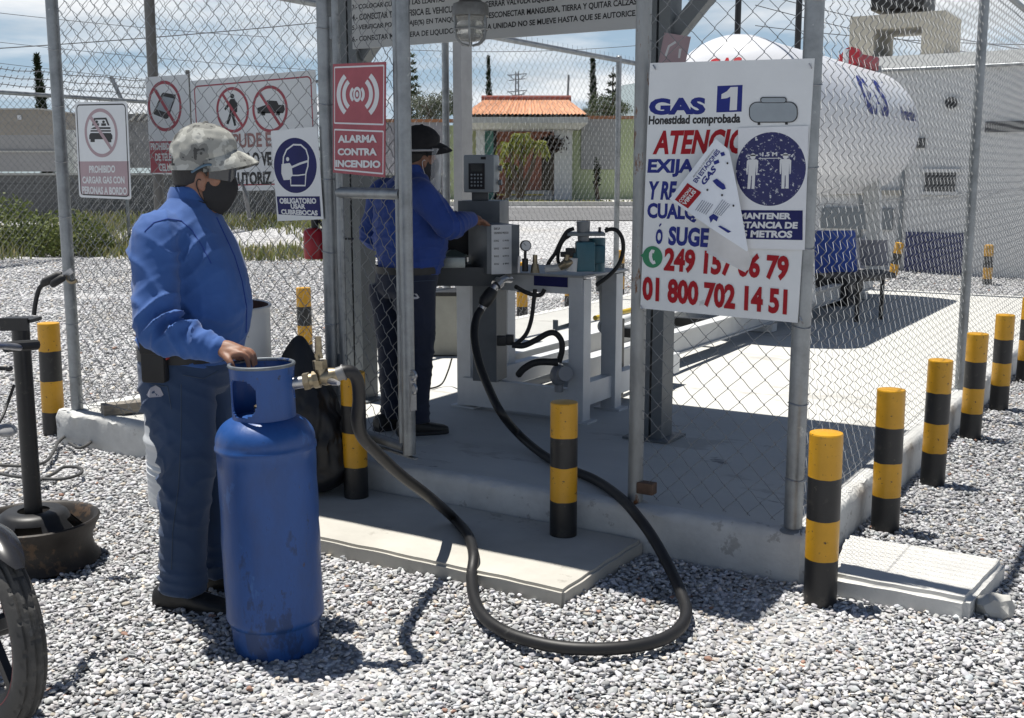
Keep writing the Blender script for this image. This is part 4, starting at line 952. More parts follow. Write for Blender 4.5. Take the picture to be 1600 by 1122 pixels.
# collar with cut hand holes
q = MB(); n, mz_ = 120, 30; z0c, z1c = .775, .965; RC = .1025; vs, fs = [], []
def cdir(a): return RT * cos(a) + FW * sin(a)           # a = -90 deg faces the camera
for j in range(mz_ + 1):
    for i in range(n): a = 2 * pi * i / n; fl = .0 + .004 * (j / mz_) ** 6; vs.append(TK + cdir(a) * (RC + fl) + UP * (z0c + (z1c - z0c) * j / mz_))
def hole(a, z, ac, zc, wa, wz, e=2.6):
    d = (a - ac + pi) % (2 * pi) - pi; return (abs(d) / wa) ** e + (abs(z - zc) / wz) ** e < 1
for j in range(mz_):
    for i in range(n):
        a = 2 * pi * (i + .5) / n; z = z0c + (z1c - z0c) * (j + .5) / mz_
        if hole(a, z, radians(-124), .868, radians(35), .062) or hole(a, z, radians(60), .88, radians(26), .05): continue
        if hole(a, z, radians(5), .90, radians(15), .05): continue
        fs.append((j * n + i, j * n + (i + 1) % n, (j + 1) * n + (i + 1) % n, (j + 1) * n + i))
q.add(vs, fs); solid(q, .0055, 'collar', bluep, t)
q = MB(); q.tube([TK + cdir(2 * pi * i / 64) * (RC + .001) + UP * .966 for i in range(64)], .0062, 8, closed=True); q.build('collar_rim', mat('worn_rim', (.16, .18, .20), .45, .4, .4, 14, .1, 40, spots=((.02, .05, .16), .45, 8)), t)
q = MB(); q.lathe([(.03, .80), (.032, .83), (.022, .835), (.022, .86), (.001, .862)], TK, 20); q.build('valve_boss', brass, t)
t.matrix_world = Matrix.Translation(TK) @ Matrix.Rotation(.019, 4, FW.cross(UP).cross(UP))
# ---- filling valve on the end of the hose
def vp(px, py, d=3.63): return pd(px, py, d)
t = thing('filling_valve', 'brass filling valve screwed into the side of the blue cylinder collar', 'valve', vp(505, 590))
A_, B_ = vp(452, 600), vp(478, 596)
q = MB(); q.cyl(TK + UP * .845 + RT * .02, A_, .014, n=16); q.cyl(A_, B_, .020, n=20); q.build('nipple', steel, t)
dv = (vp(545, 583) - vp(478, 596)).normalized()
q = MB(); q.cyl(vp(475, 596.5), vp(484, 594.8), .030, n=6); q.cyl(vp(484, 594.8), vp(490, 594), .024, n=20); q.cyl(vp(490, 594), vp(499, 592), .029, n=8); q.build('hex_union', brass, t, smooth=30)
q = MB(); q.tube([vp(499, 592), vp(506, 590.5), vp(515, 588), vp(524, 586), vp(533, 583)], [.019, .026, .029, .025, .018], 16); q.cyl(vp(506, 590), vp(499, 568), .020, n=14); q.build('valve_body', brass, t, smooth=50)
q = MB(); q.cyl(vp(500.5, 576), vp(499, 563), .024, n=6); q.build('bonnet', brass, t, smooth=20)
q = MB(); q.tube([vp(498, 566), vp(494, 555), vp(496, 547), vp(500, 549), vp(502, 560)], .007, 8); q.tube([vp(497, 553), vp(497.5, 540), vp(497, 526)], [.010, .012, .010], 10); q.build('lever', brass, t)
q = MB(); q.tube([vp(512, 594), vp(520, 597, 3.58), vp(529, 599, 3.55)], [.009, .011, .007], 10); q.build('bleed_screw', steel, t)
q = MB(); q.cyl(vp(527, 585), vp(539, 581), .023, n=20); q.cyl(vp(536, 582), vp(538, 581.4), .027, n=20); q.build('hose_collar', mat('grey_fitting', (.26, .26, .26), .45, .6), t)
# ---- the long black hose
HP = [vp(532, 583), vp(541, 580.5, 3.64), vp(551, 583, 3.65), vp(559, 597, 3.67), vp(561, 625, 3.70), vp(558, 655, 3.75), vp(566, 682, 3.83), vp(590, 708, 3.95), vp(625, 741, 4.12), vp(668, 774, 4.32),
      gp(705, 806, .11), gp(731, 836, .098), gp(740, 868, .094), gp(737, 900, .055), gp(741, 935, .045), gp(757, 965, .045), gp(790, 988, .045), gp(835, 1003, .045), gp(885, 1012, .045), gp(940, 1014, .045), gp(990, 1010, .045), gp(1035, 999, .045),
      gp(1064, 979, .045), gp(1072, 953, .045), gp(1062, 922, .06), gp(1045, 885, .10), gp(1023, 845, .16), gp(1000, 812, .208), gp(970, 778, .215), gp(930, 750, .215), gp(885, 731, .215), gp(845, 708, .22), gp(810, 678, .26),
      pd(783, 645, 5.55), pd(763, 605, 5.72), pd(748, 565, 5.85), pd(741, 525, 5.95), pd(744, 498, 6.02), pd(751, 484, 6.06)]
q = MB(); q.tube(catmull(HP, 7), .0218, 12); o = q.build('hose', mat('dusty_black_rubber', (.011, .011, .012), .5, 0, .3, 6, .15, 50, spots=((.06, .06, .058), .16, 7)), smooth=60); single(o, 'thick black filling hose looping over the gravel from the pump stand to the cylinder', 'hose')
t = thing('hose_coupling', 'black and silver screw coupling joining the thick hose to the pump stand', 'coupling', pd(768, 462, 6.08))
q = MB(); q.cyl(pd(750, 486, 6.06), pd(757, 474, 6.07), .021, n=16); q.cyl(pd(768, 456, 6.09), pd(775, 446, 6.1), .022, n=16); q.cyl(pd(775, 446, 6.1), pd(781, 440, 6.12), .032, n=10); q.build('steel_end', steel, t)
q = MB(); q.tube([pd(755, 477, 6.07), pd(758, 471, 6.07), pd(766, 460, 6.09), pd(770, 453, 6.1)], [.030, .037, .037, .030], 14); q.build('grip', blackp, t)
q = MB(); q.tube([pd(781, 440, 6.12), pd(788, 436, 6.16), pd(797, 437, 6.25)], .02, 12); q.build('elbow', steel, t)

# ---- white pump stand
def pbox(q, x0, y0, x1, y1, d, th, rz=YAW, bev=0):
    c = pd((x0 + x1) / 2, (y0 + y1) / 2, d); a = pd(x0, (y0 + y1) / 2, d); b = pd(x1, (y0 + y1) / 2, d); u = pd((x0 + x1) / 2, y0, d); v = pd((x0 + x1) / 2, y1, d)
    q.box(c + FW * th / 2, ((b - a).length, th, u.z - v.z), rz, bev=bev)
SY = 1.19; sx0, sx1 = -2.40, -1.53
t = thing('pump_stand', 'white steel pump stand with teal meter, gauge and hoses inside the gateway', 'pump stand', (-1.95, SY, PZ))
stp = mat('stand_paint', (.60, .62, .64), .45, 0, .1, 5, .06, 30, spots=((.16, .10, .06), .05, 22))
for x, y in ((sx1 - .05, SY), (sx0 + .045, SY + .03), (sx1 - .06, SY + .42), (sx0 + .05, SY + .45)):
    q = MB(); q.box((x, y, (PZ + 1.0) / 2 + .004), (.095, .085, 1.0 - PZ - .01)); q.box((x + .0, y, PZ + .006), (.17, .12, .012)); q.build('leg', stp, t, smooth=20)
tz = 1.012
q = MB(); q.box(((sx0 + .25 + sx1) / 2, SY - .048, tz - .048), (sx1 - sx0 - .27, .012, .094)); q.build('front_beam', stp, t, smooth=20)
q = MB(); q.box(((sx0 + .25 + sx1) / 2, SY + .2, tz + .006), (sx1 - sx0 - .22, .56, .012)); q.build('top_plate', mat('stand_top', (.33, .34, .35), .5, .1), t, smooth=20)
b0 = pY(835, 428, SY - .055); b1 = pY(887, 449, SY - .055); q = MB(); q.box(((b0.x + b1.x) / 2, SY - .058, (b0.z + b1.z) / 2), (b1.x - b0.x, .006, b0.z - b1.z)); q.build('nameplate', signnavy, t)
q = MB(); q.box(((sx0 + sx1) / 2, SY - .01, PZ + .105), (sx1 - sx0 - .1, .05, .165)); q.build('lower_beam', stp, t, smooth=20)
for x in (-1.60, -2.3): q = MB(); q.box((x - .0, 1.9, PZ + .145), (.07, 1.35, .13)); q.build('side_beam', stp, t, smooth=20)
# meter
teal = mat('teal_enamel', (.045, .155, .20), .4, 0, .15, 10, .1, 30)
d_ = 6.15
q = MB(); c0, c1_ = pd(932, 372, d_ + .14), pd(932, 424, d_ + .14); q.cyl(c1_, c0, .046, .050, 24); pbox(q, 900, 378, 930, 425, d_ - .02, .12, bev=.014); pbox(q, 895, 394, 906, 425, d_, .1, bev=.008); pbox(q, 926, 384, 946, 412, d_ + .06, .1, bev=.012); q.build('meter_body', teal, t, smooth=40)
q = MB(); pbox(q, 887, 364, 946, 369, d_ + .02, .17, bev=.004); q.build('meter_flange', greyp, t)
q = MB(); q.cyl(pd(911.5, 366, d_ + .07), pd(911.5, 346, d_ + .07), .034, .038, 24); q.cyl(pd(911.5, 379, d_ + .06), pd(911.5, 369, d_ + .06), .031, n=20); q.build('register', mat('register_grey', (.24, .25, .26), .5, .3), t)
q = MB(); q.cyl(pd(820.5, 424, d_), pd(820.5, 404, d_), .017, n=12); q.cyl(pd(820.5, 404, d_), pd(821, 390, d_), .008, n=10); q.build('gauge_stem', blackp, t)
g_c = pd(821.5, 384, d_); gn_ = (CAM - g_c); gn_ = (gn_ + RT * 1.2).normalized()
q = MB(); q.cyl(g_c - gn_ * .018, g_c + gn_ * .006, .030, n=28); q.build('gauge_case', blackp, t)
q = MB(); q.cyl(g_c + gn_ * .006, g_c + gn_ * .008, .025, n=24); q.build('gauge_dial', signwh2, t)
gu = frame(gn_)
q = MB(); q.bar(g_c + gn_ * .010, g_c + gn_ * .010 + (gu[0] + gu[1]) * .014, .003, .002); q.build('gauge_needle', signblk, t)
q = MB(); q.cyl(pd(810, 426, d_), pd(811, 400, d_), .009, n=10); q.build('thermo_well', steel, t)
q = MB(); q.cyl(pd(836, 426, d_), pd(836, 412, d_), .026, .018, 14); q.cyl(pd(836, 412, d_), pd(836, 398, d_), .013, n=12); q.build('relief_valve', brass, t)
q = MB(); q.tube([pd(853, 420, d_ + .05), pd(868, 419, d_ + .03), pd(880, 417, d_), pd(890, 414, d_)], .021, 14); q.cyl(pd(893, 424, d_ - .02), pd(895, 403, d_ - .02), .028, n=18); q.build('white_pipe', whitep, t)
q = MB(); q.tube([pd(875, 418, d_ - .03), pd(884, 412, d_ - .04), pd(893, 409, d_ - .03)], [.018, .026, .02], 12); q.cyl(pd(884, 412, d_ - .04), pd(886, 398, d_ - .04), .014, n=10); q.build('brass_valve', brass, t)
q = MB(); pbox(q, 876, 394, 896, 402, d_ - .02, .05, bev=.006); pbox(q, 884, 388, 899, 396, d_ - .02, .05, bev=.006); q.build('solenoid', blackp, t)
for pts, r in (([(897, 357), (886, 362), (876, 378), (868, 395), (859, 408), (853, 421)], .011), ([(893, 366), (880, 376), (873, 392), (872, 408), (878, 414), (888, 410)], .010),
               ([(945, 361), (956, 358), (966, 362), (973, 376), (973, 396), (965, 416), (950, 432), (931, 446)], .0115), ([(836, 452), (834, 470), (830, 500), (822, 522), (808, 536), (800, 539)], .012), ([(806, 448), (820, 456), (835, 461), (846, 460), (851, 452)], .012),
               ([(800, 539), (818, 540), (838, 531), (856, 521), (868, 521), (877, 532), (878, 548), (873, 566)], .017)):
    q = MB(); q.tube(catmull([pd(x, y, d_ + (.06 if y < 450 else .12)) for x, y in pts], 6), r, 10); q.build('hose', rubber, t, smooth=60)
for i, (x, y) in enumerate(((937, 359), (948, 359))): q = MB(); q.cyl(pd(x, y + 4, d_ + .06), pd(x, y - 4, d_ + .06), .008, n=8); q.build('hose_clip', blackp, t)
q = MB(); pbox(q, 776, 526, 791, 541, d_ + .12, .06, bev=.008); pbox(q, 790, 524, 803, 540, d_ + .12, .05, bev=.008); q.build('plug', blackp, t)
q = MB(); q.ell(pd(873, 586, d_ + .12), (.05, .05, .062), 20, 12); q.cyl(pd(873, 600, d_ + .12), pd(873, 612, d_ + .12), .024, n=14); q.cyl(pd(880, 585, d_ + .06), pd(884, 584, d_ + .02), .042, n=18); q.build('gate_valve', mat('valve_grey', (.26, .27, .29), .5, .3), t, smooth=50)
q = MB(); q.tube(catmull([pd(x, y, d_ + .1) for x, y in ((808, 588), (820, 575), (840, 566), (872, 566))], 6), [.012] + [.02] * 16 + [.022] * 2, 10); q.build('valve_lever', rubber, t, smooth=60)
q = MB(); q.bar(pd(868, 500, d_), pd(868, 515, d_), .03, .006); q.bar(pd(868, 514, d_), pd(900, 504, d_ + .2), .006, .02); q.build('hook', greyp, t)
q = MB(); q.cyl(pd(941, 440, d_ + .55), pd(943, 508, d_ + .55), .022, n=16); q.cyl(pd(940, 430, d_ + .55), pd(940, 455, d_ + .55), .034, n=18); q.build('riser_pipe', whitep, t)
q = MB(); q.ell(pd(945, 510, d_ + .55), (.045, .045, .045), 18, 10); q.build('elbow', whitep, t)
# pipes running back to the tank, on the floor
q = MB(); e0 = pd(945, 510, 7.05); q.cyl(e0, Vector((-1.98, 5.6, .74)), .024, n=14); single(q.build('pipe', whitep), 'white liquid pipe running back from the riser to the tank', 'pipe')
q = MB(); y0_ = pd(930, 497, 7.25); q.cyl(y0_, y0_ + Vector((.04, 3.1, -.0)), .017, n=12); single(q.build('pipe', mat('pipe_yellow', (.55, .38, .03), .4)), 'thin yellow gas pipe behind the white riser pipe', 'pipe')
q = MB(); s_ = gp(966, 590, .32); q.box((s_.x, s_.y, .19 + .25), (.05, .05, .5)); single(q.build('short_post', blk, smooth=20), 'short black square post standing on the white skid rail', 'post')

# ---- dispenser: pedestal, keypad head, open cabinet with weighing tray
t = thing('dispenser', 'grey dispenser with keypad head and black open cabinet beside the second worker', 'dispenser', pd(765, 600, 6.55))
dgr = mat('dispenser_grey', (.15, .165, .18), .45, .1, .1, 6, .05, 40)
q = MB(); pbox(q, 745, 440, 785, 597, 6.42, .17, YAW + radians(-20)); q.build('column', mat('column_grey', (.13, .145, .16), .5, .1), t, smooth=20)
q = MB(); pbox(q, 721, 314, 789, 352, 6.62, .22, YAW + radians(-14), .004); q.build('pedestal', dgr, t)
q = MB(); pbox(q, 737, 298, 763, 316, 6.66, .1, bev=.008); q.build('neck', mat('neck_grey', (.09, .10, .11), .5), t)
hd = 6.55; hr = radians(-14)
q = MB(); pbox(q, 727, 242, 777, 301, hd, .13, YAW + hr, .012); hb = q.build('keypad_head', mat('head_grey', (.26, .29, .31), .45, 0, .06), t)
# face details sit in the head's own front plane
hc = pd(752, 271.5, hd) + FW * .065; fx = Vector((cos(YAW + hr), sin(YAW + hr), 0)); fn = Vector((fx.y, -fx.x, 0)); sc_ = hd / 1793
def hface(dx_, dz_, w_, h_, lift, m, name, par, bev=0):
    q = MB(); q.box(hc + fn * (.065 + lift) + fx * (dx_ * sc_) + UP * (-dz_ * sc_), (w_ * sc_, .004, h_ * sc_), YAW + hr); return q.build(name, m, par)
pan = hface(-3, 4, 26, 40, .001, signblk, 'keypad', hb)
hface(-3, -9, 18, 11, .0035, mat('lcd_grey', (.055, .06, .06), .25), 'screen', hb)
for r in range(4):
    for c in range(4):
        q = MB(); p = hc + fn * .067 + fx * ((-11 + c * 5.2) * sc_) + UP * (-(1.5 + r * 5.6) * sc_); q.cyl(p, p + fn * .004, .0055, n=12); q.build('key', signgrey, hb)
hface(8, -24, 8, 4, .0015, signblk, 'badge', hb)
rx_ = hc + fx * .098
for z in (.03, -.05):
    q = MB(); q.cyl(rx_ + UP * z - fn * .01, rx_ + UP * z + fx * .02 - fn * .01, .016, n=14); q.build('gland', greyp, hb)
# cabinet
cabm = mat('cabinet_black', (.010, .011, .013), .5)
q = MB(); pbox(q, 672, 347, 748, 352, 6.25, .4); q.build('cabinet_roof', cabm, t); q = MB(); pbox(q, 672, 351, 748, 402, 6.62, .02); q.build('cabinet_back', cabm, t)
q = MB(); pbox(q, 664, 418, 789, 447, 6.22, .42); q.build('counter', mat('counter_dark', (.035, .042, .05), .45), t, smooth=20)
q = MB(); pbox(q, 743, 352, 798, 428, 6.2, .30, YAW + radians(22), .004); cb = q.build('side_cabinet', dgr, t)
cc = pd(770.5, 390, 6.2) + FW * .15; cx = Vector((cos(YAW + radians(22)), sin(YAW + radians(22)), 0)); cn = Vector((cx.y, -cx.x, 0))
q = MB(); q.box(cc + cn * .1525 - cx * .012, (.118, .0016, .268), YAW + radians(22)); pp = q.build('price_sheet', signwh2, cb)
co_, fs_ = text_mesh('GAS LP', .01)
def sheet_text(body, u, v, w_, h_):
    co, fs = text_mesh(body, .02); q = MB(); o_ = cc + cn * .1545 - cx * .012
    q.add([o_ + cx * (u + x * w_) + UP * (v + y * h_) for x, y in co], fs); return q.build('lettering', signblk, pp, smooth=0, fix=False)
sheet_text('GAS LP', -.045, .108, .035, .012); sheet_text('CILINDRO PRECIO', -.045, .085, .085, .011)
for k, (a, b) in enumerate((('10 KG', '$ 199.00'), ('20 KG', '$ 398.00'), ('30 KG', '$ 597.0'), ('45 KG', '$ 895'))): sheet_text(a, -.045, .043 - .042 * k, .028, .010); sheet_text(b, .006, .043 - .042 * k, .036, .010)
q = MB(); pbox(q, 690, 402, 727, 419, 6.16, .26, bev=.006); q.build('scale_tray', mat('scale_steel', (.25, .28, .28), .35, .5), t)
q = MB(); c_ = pd(708, 399, 6.3); q.lathe([(.001, .03), (.02, .03), (.10, .002), (.10, .0)], c_, 4); q.build('scale_plate', mat('scale_green', (.14, .18, .17), .4, .3), t, smooth=20)
# grey cabinet standing behind the stand
t = thing('utility_box', 'beige metal utility box standing behind the left leg of the pump stand', 'box', gp(692, 545, PZ))
q = MB(); p_ = gp(694, 552, PZ); q.box((p_.x, p_.y, PZ + .24), (.26, .3, .46), YAW); q.build('body', mat('beige_metal', (.27, .27, .24), .6), t, smooth=20)
q = MB(); q.box((p_.x, p_.y, PZ + .48), (.3, .34, .03), YAW); q.build('lid', blk, t, smooth=20)
q = MB(); q.tube(catmull([gp(706, 560, PZ + .2), gp(700, 580, PZ + .1), gp(690, 600, PZ + .02), gp(672, 607, PZ + .01), gp(650, 606, PZ + .01)], 8), .006, 6); single(q.build('cable', rubber), 'thin black cable trailing over the platform behind the second worker', 'cable')

# ---- white gas tank on its skid
TXc, TR_, TZc, TY0, TY1 = -2.13, .68, 2.03, 4.55, 9.1
t = thing('gas_tank', 'large white horizontal gas tank with blue lettering on a white skid', 'gas tank', (TXc, 6.8, PZ))
tw = mat('tank_white', (.74, .75, .78), .32, 0, .03, 1.2, .02, 20, coat=.2)
q = MB(); prof = []
L_ = TY1 - TY0; hd_ = .36
for a in np.linspace(0, pi / 2, 14): prof.append((max(.001, TR_ * sin(a)), -L_ / 2 + hd_ * (1 - cos(a))))
for a in np.linspace(pi / 2, 0, 14): prof.append((max(.001, TR_ * sin(a)), L_ / 2 - hd_ * (1 - cos(a))))
q.lathe(prof, (TXc, (TY0 + TY1) / 2, TZc), 64, axis=(0, 1, 0)); q.build('shell', tw, t, smooth=60)
for y in (TY0 + hd_, TY1 - hd_, (TY0 + TY1) / 2):
    q = MB(); q.tube([(TXc + (TR_ + .0015) * cos(a), y, TZc + (TR_ + .0015) * sin(a)) for a in np.linspace(0, 2 * pi, 65)[:-1]], .006, 6, closed=True); q.build('weld_seam', tw, t)
def tank_text(body, y0, y1, a0, a1, m, bold=.03, shear=0):
    """lettering wrapped on the +X flank: runs along +Y, a0/a1 angles above the axis"""
    co, fs = text_mesh(body, bold); q = MB(); r = TR_ + .003
    q.add([(TXc + r * cos(a0 + (a1 - a0) * v), y0 + (y1 - y0) * u + shear * v, TZc + r * sin(a0 + (a1 - a0) * v)) for u, v in co], fs); q.build('lettering', m, t, smooth=0, fix=False)
tank_text('GAS 1', 6.55, 7.75, radians(8), radians(44), signblue, .045, .1); tank_text('Honestidad', 8.0, 8.62, radians(8), radians(20), signblue, .02)
def head_text(body, x0, x1, z0, z1, m):
    co, fs = text_mesh(body, .04); q = MB()
    vs = []
    for u, v in co:
        x = x0 + (x1 - x0) * u; z = z0 + (z1 - z0) * v; rr_ = min(.999, sqrt(x * x + z * z) / TR_); y = TY0 + hd_ * (1 - sqrt(1 - rr_ * rr_)) - .004; vs.append((TXc + x, y, TZc + z))
    q.add(vs, fs); q.build('lettering', m, t, smooth=0, fix=False)
head_text('GAS', -.13, .16, .33, .475, mat('letter_red', (.5, .02, .03), .4))
for y, r_ in ((4.95, .026), (6.55, .03)):
    q = MB(); q.cyl((TXc, y, TZc + TR_ - .03), (TXc, y, 4.6), r_, n=14); q.build('vent_pipe', blk, t)
q = MB(); q.box((TXc + .05, 8.55, TZc + TR_ + .06), (.22, .62, .16), radians(-8), bev=.03); q.cyl((TXc + .05, 8.2, TZc + TR_ + .1), (TXc + .05, 8.32, TZc + TR_ + .1), .1, n=18); q.build('valve_hood', mat('hood_red', (.38, .02, .03), .4), t)
q = MB(); q.cyl((TXc + .1, 7.85, TZc + TR_ - .02), (TXc + .1, 7.85, TZc + TR_ + .14), .03, n=12); q.build('relief_valve', whitep, t)
for x in (-1.94, -2.45):
    q = MB(); q.box((x, 5.35, PZ + .15), (.055, 7.3, .15)); q.box((x, 5.35, PZ + .228), (.11, 7.3, .012)); q.box((x, 5.35, PZ + .074), (.11, 7.3, .012)); q.build('skid_rail', whitep, t, smooth=20)
for y in (2.6, 5.3, 8.4):
    q = MB(); q.box((-2.195, y, PZ + .04), (.72, .14, .068)); q.build('skid_foot', whitep, t, smooth=20)
for y in (5.75, 8.2):
    for sg in (-1, 1):
        q = MB(); q.prism([(sg * .40, .235), (sg * .52, .235), (sg * .44, 1.34), (sg * .28, 1.24)], .10, Matrix.Translation((TXc, y, PZ))); q.build('saddle_leg', whitep, t, smooth=20)
for y in (3.4, 4.2): q = MB(); q.box((-2.195, y, PZ + .19), (.46, .07, .07)); q.build('cross_bar', blk, t, smooth=20)
q = MB(); q.box((-1.86, 8.9, TZc - .18), (.02, .34, .26)); q.build('data_plate', greyp, t)
# pump under the tank and tray on black legs
t = thing('transfer_pump', 'black transfer pump and motor under the tank beside the white saddle leg', 'pump', gp(1290, 478, PZ))
p_ = gp(1268, 478, PZ); p2 = gp(1312, 476, PZ)
q = MB(); q.cyl(p_ + UP * .22, p_ + UP * .22 + Vector((.0, .35, 0)), .15, n=20); q.box(p_ + UP * .05, (.25, .3, .09)); q.build('pump_body', blk, t)
q = MB(); q.cyl(p2 + UP * .18 + Vector((-.02, -.1, 0)), p2 + UP * .18 + Vector((0, .4, 0)), .14, n=20); q.box(p2 + UP * .03, (.25, .3, .055)); q.build('motor', blk, t)
q = MB(); q.ell(p_ + UP * .06 + RT * .02 - FW * .16, (.06, .04, .03), 14, 8); q.build('drain_cap', steel, t)
p1, p2 = gp(1338, 503, PZ), gp(1376, 499, PZ)
t = thing('bench_seat', 'blue backed bench seat on black legs standing at the side of the tank', 'bench', (p1 + p2) / 2)
for p in (p1, p2): q = MB(); q.box((p.x, p.y, PZ + .21), (.035, .035, .42)); q.build('leg', blk, t, smooth=20)
bl_ = mat('seat_blue', (.022, .06, .30), .4, 0, .08, 6, coat=.2)
def shell(x0, y0, x1, y1, d, rake, name, m):
    q = MB(); vs, fs = [], []; A = pd(x0, y1, d); B = pd(x1, y1, d); h = pd((x0 + x1) / 2, y0, d).z - A.z; nu, nv = 14, 10
    for j in range(nv + 1):
        for i in range(nu + 1):
            u, v = i / nu, j / nv; vs.append(A + (B - A) * u + UP * h * v + FW * (rake * v + .05 * (2 * u - 1) ** 2 - .04 * (1 - v) ** 3))
    for j in range(nv):
        for i in range(nu): fs.append((j * (nu + 1) + i, j * (nu + 1) + i + 1, (j + 1) * (nu + 1) + i + 1, (j + 1) * (nu + 1) + i))
    q.add(vs, fs); solid(q, .012, name, m, t, 50)
shell(1274, 361, 1341, 426, 10.75, .10, 'backrest', bl_); shell(1346, 376, 1391, 414, 11.15, .08, 'backrest', mat('seat_grey', (.2, .2, .23), .5))
q = MB(); c_ = (pd(1300, 428, 10.6) + pd(1384, 430, 10.9)) / 2; q.box(c_ + FW * .08, (.62, .40, .055), YAW, bev=.02); q.build('seat', mat('seat_dark', (.03, .032, .042), .5), t)
q = MB(); q.bar(p1 + UP * .40, p2 + UP * .40, .04, .04); q.build('seat_bar', blk, t, smooth=20)
# ---- drum, bag, extinguisher
DR = Vector((-2.675, -.545, 0)); dh = .955; r = .303
t = thing('steel_drum', 'open white steel drum on the gravel behind the standing man', 'drum', DR)
drm = mat('drum_white', (.62, .64, .66), .4, 0, .06, 3, .08, 20, spots=((.35, .33, .30), .12, 8))
prof = [(r - .01, .0), (r, .01)]
for k in range(60):
    z = .02 + (dh - .04) * k / 59; rib = .012 * exp(-((z - dh * .34) / .018) ** 2) + .012 * exp(-((z - dh * .66) / .018) ** 2) + .004 * sin(z * 190) * (1 if z < dh * .3 else 0)
    prof.append((r + rib, z))
prof += [(r + .004, dh - .012), (r + .008, dh - .002), (r + .003, dh + .004), (r - .006, dh)]
q = MB(); q.lathe(prof, DR, 56); q.build('wall', drm, t, smooth=50)
q = MB(); q.lathe([(r - .006, dh), (r - .006, .03), (.001, .03)], DR, 48); q.build('lining', mat('drum_rust', (.06, .022, .016), .8, 0, .3, 6, .2, 20), t, smooth=50)
bagm = mat('black_sack', (.007, .0075, .010), .5, 0, .3, 6, .3, 22)
bm = bmesh.new(); bmesh.ops.create_icosphere(bm, subdivisions=5, radius=1); bc = Vector((-2.22, -.37, .07)); vs = []
for v in bm.verts:
    d = v.co; z = (d.z + 1) / 2; hw = .235 * (1 - .5 * z ** 2.2); p = Vector((d.x, d.y, 0))
    if p.length > 1e-6: p = p.normalized() * (1 - abs(d.z) ** 5) ** .5
    a = atan2(d.y, d.x); f = 1 + .10 * noise.noise(Vector((cos(a) * 1.6, sin(a) * 1.6, z * 2.2))) 
    cr_ = abs(noise.noise(Vector((d.x * 2.3, d.y * 2.3, d.z * 2.8)))) * .10 + abs(noise.noise(Vector((d.x * 5.5 + 4, d.y * 5.5, d.z * 4)))) * .05
    rr2 = hw * f * (1 - cr_ * 1.5); h_ = z * .66 + (.10 * max(0, 1 - (((d.x + .22) ** 2 + (d.y) ** 2) * 2.2)) if z > .6 else 0) - .1 * max(0, d.x) * z
    vs.append(bc + Vector((p.x * rr2 * 1.1, p.y * rr2 * .72, max(0, h_ - cr_ * .12))))
bm.verts.index_update(); q = MB(); q.add(vs, [[v.index for v in f.verts] for f in bm.faces]); bm.free()
t = thing('black_sack', 'crumpled black plastic sack slumped by the kerb behind the blue cylinder', 'sack', bc)
q.build('sack', bagm, t, smooth=40)
t = thing('fire_extinguisher', 'red cylinder extinguisher hanging on the hinge post under the mask sign', 'extinguisher', pd(492, 405, 6.2))
e0, e1 = pd(492, 404, 6.15), pd(492, 356, 6.15)
q = MB(); q.lathe([(.001, 0), (.055, 0), (.058, .01), (.058, (e1 - e0).length * .88), (.045, (e1 - e0).length * .97), (.02, (e1 - e0).length)], e0, 28); q.build('body', mat('extinguisher_red', (.42, .015, .025), .35), t, smooth=50)
q = MB(); q.cyl(e1, e1 + UP * .05, .02, n=12); q.bar(e1 + UP * .05, e1 + UP * .06 + RT * .09, .02, .012); q.build('valve_head', blackp, t)
q = MB(); q.tube([e1 + UP * .04 + RT * .02, e1 + RT * .07 - UP * .02, e1 + RT * .07 - UP * .16], .009, 8); q.build('nozzle_hose', rubber, t)
q = MB(); q.bar(e1 - UP * .06 + FW * .06, e1 - UP * .06 + FW * .02 + RT * .2, .03, .01); q.build('bracket', blk, t)

# ---- pole on a wheel rim with the earthing clamp
RC_ = gp(58, 878, 0); rr_ = .245; rh = .185
t = thing('rim_stand', 'black steel pole standing on an old car wheel rim, at the left of the yard', 'stand', RC_)
rimm = mat('rusty_rim', (.028, .024, .021), .55, .35, .4, 8, .3, 40, spots=[((.10, .065, .04), .4, 5), ((.4, .4, .38), .05, 30)])
q = MB(); q.lathe([(rr_, .0), (rr_ + .006, .012), (rr_ - .004, .03), (rr_ - .016, .045), (rr_ - .024, .08), (rr_ - .022, .115), (rr_ - .010, .135), (rr_ - .006, .15), (rr_ + .006, .17), (rr_ + .010, rh), (rr_ + .003, rh + .005), (rr_ - .012, rh), (rr_ - .022, .16), (rr_ - .055, .12), (rr_ - .06, .06), (rr_ - .03, .01)], RC_, 64); q.build('rim', rimm, t, smooth=50)
q = MB(); vs, fs = [], []; n_ = 72
radii = [(.062, .215), (.11, .216), (.125, .205), (.135, .185), (.185, .13), (.205, .105)]
for r_, z_ in radii:
    for i in range(n_): a = 2 * pi * i / n_; vs.append(RC_ + Vector((r_ * cos(a), r_ * sin(a), z_)))
for j in range(len(radii) - 1):
    for i in range(n_):
        if j in (3, ) and (i % 18) in range(5, 13): continue
        fs.append((j * n_ + i, j * n_ + (i + 1) % n_, (j + 1) * n_ + (i + 1) % n_, (j + 1) * n_ + i))
q.add(vs, fs); solid(q, .006, 'hub_disc', mat('hub_black', (.022, .022, .023), .45, .2, .3, 9, .2, 40, spots=((.3, .3, .29), .08, 24)), t)
for i in range(5):
    a = 2 * pi * i / 5 + .5; p = RC_ + Vector((.085 * cos(a), .085 * sin(a), .2165)); q = MB(); q.cyl(p, p + UP * .0015, .008, n=10); q.build('stud_hole', blackp, t)
q = MB(); q.cyl(RC_ + UP * .20, RC_ + UP * 1.0, .0345, n=24); q.build('pole', blk, t)
pt = RC_ + UP * 1.005
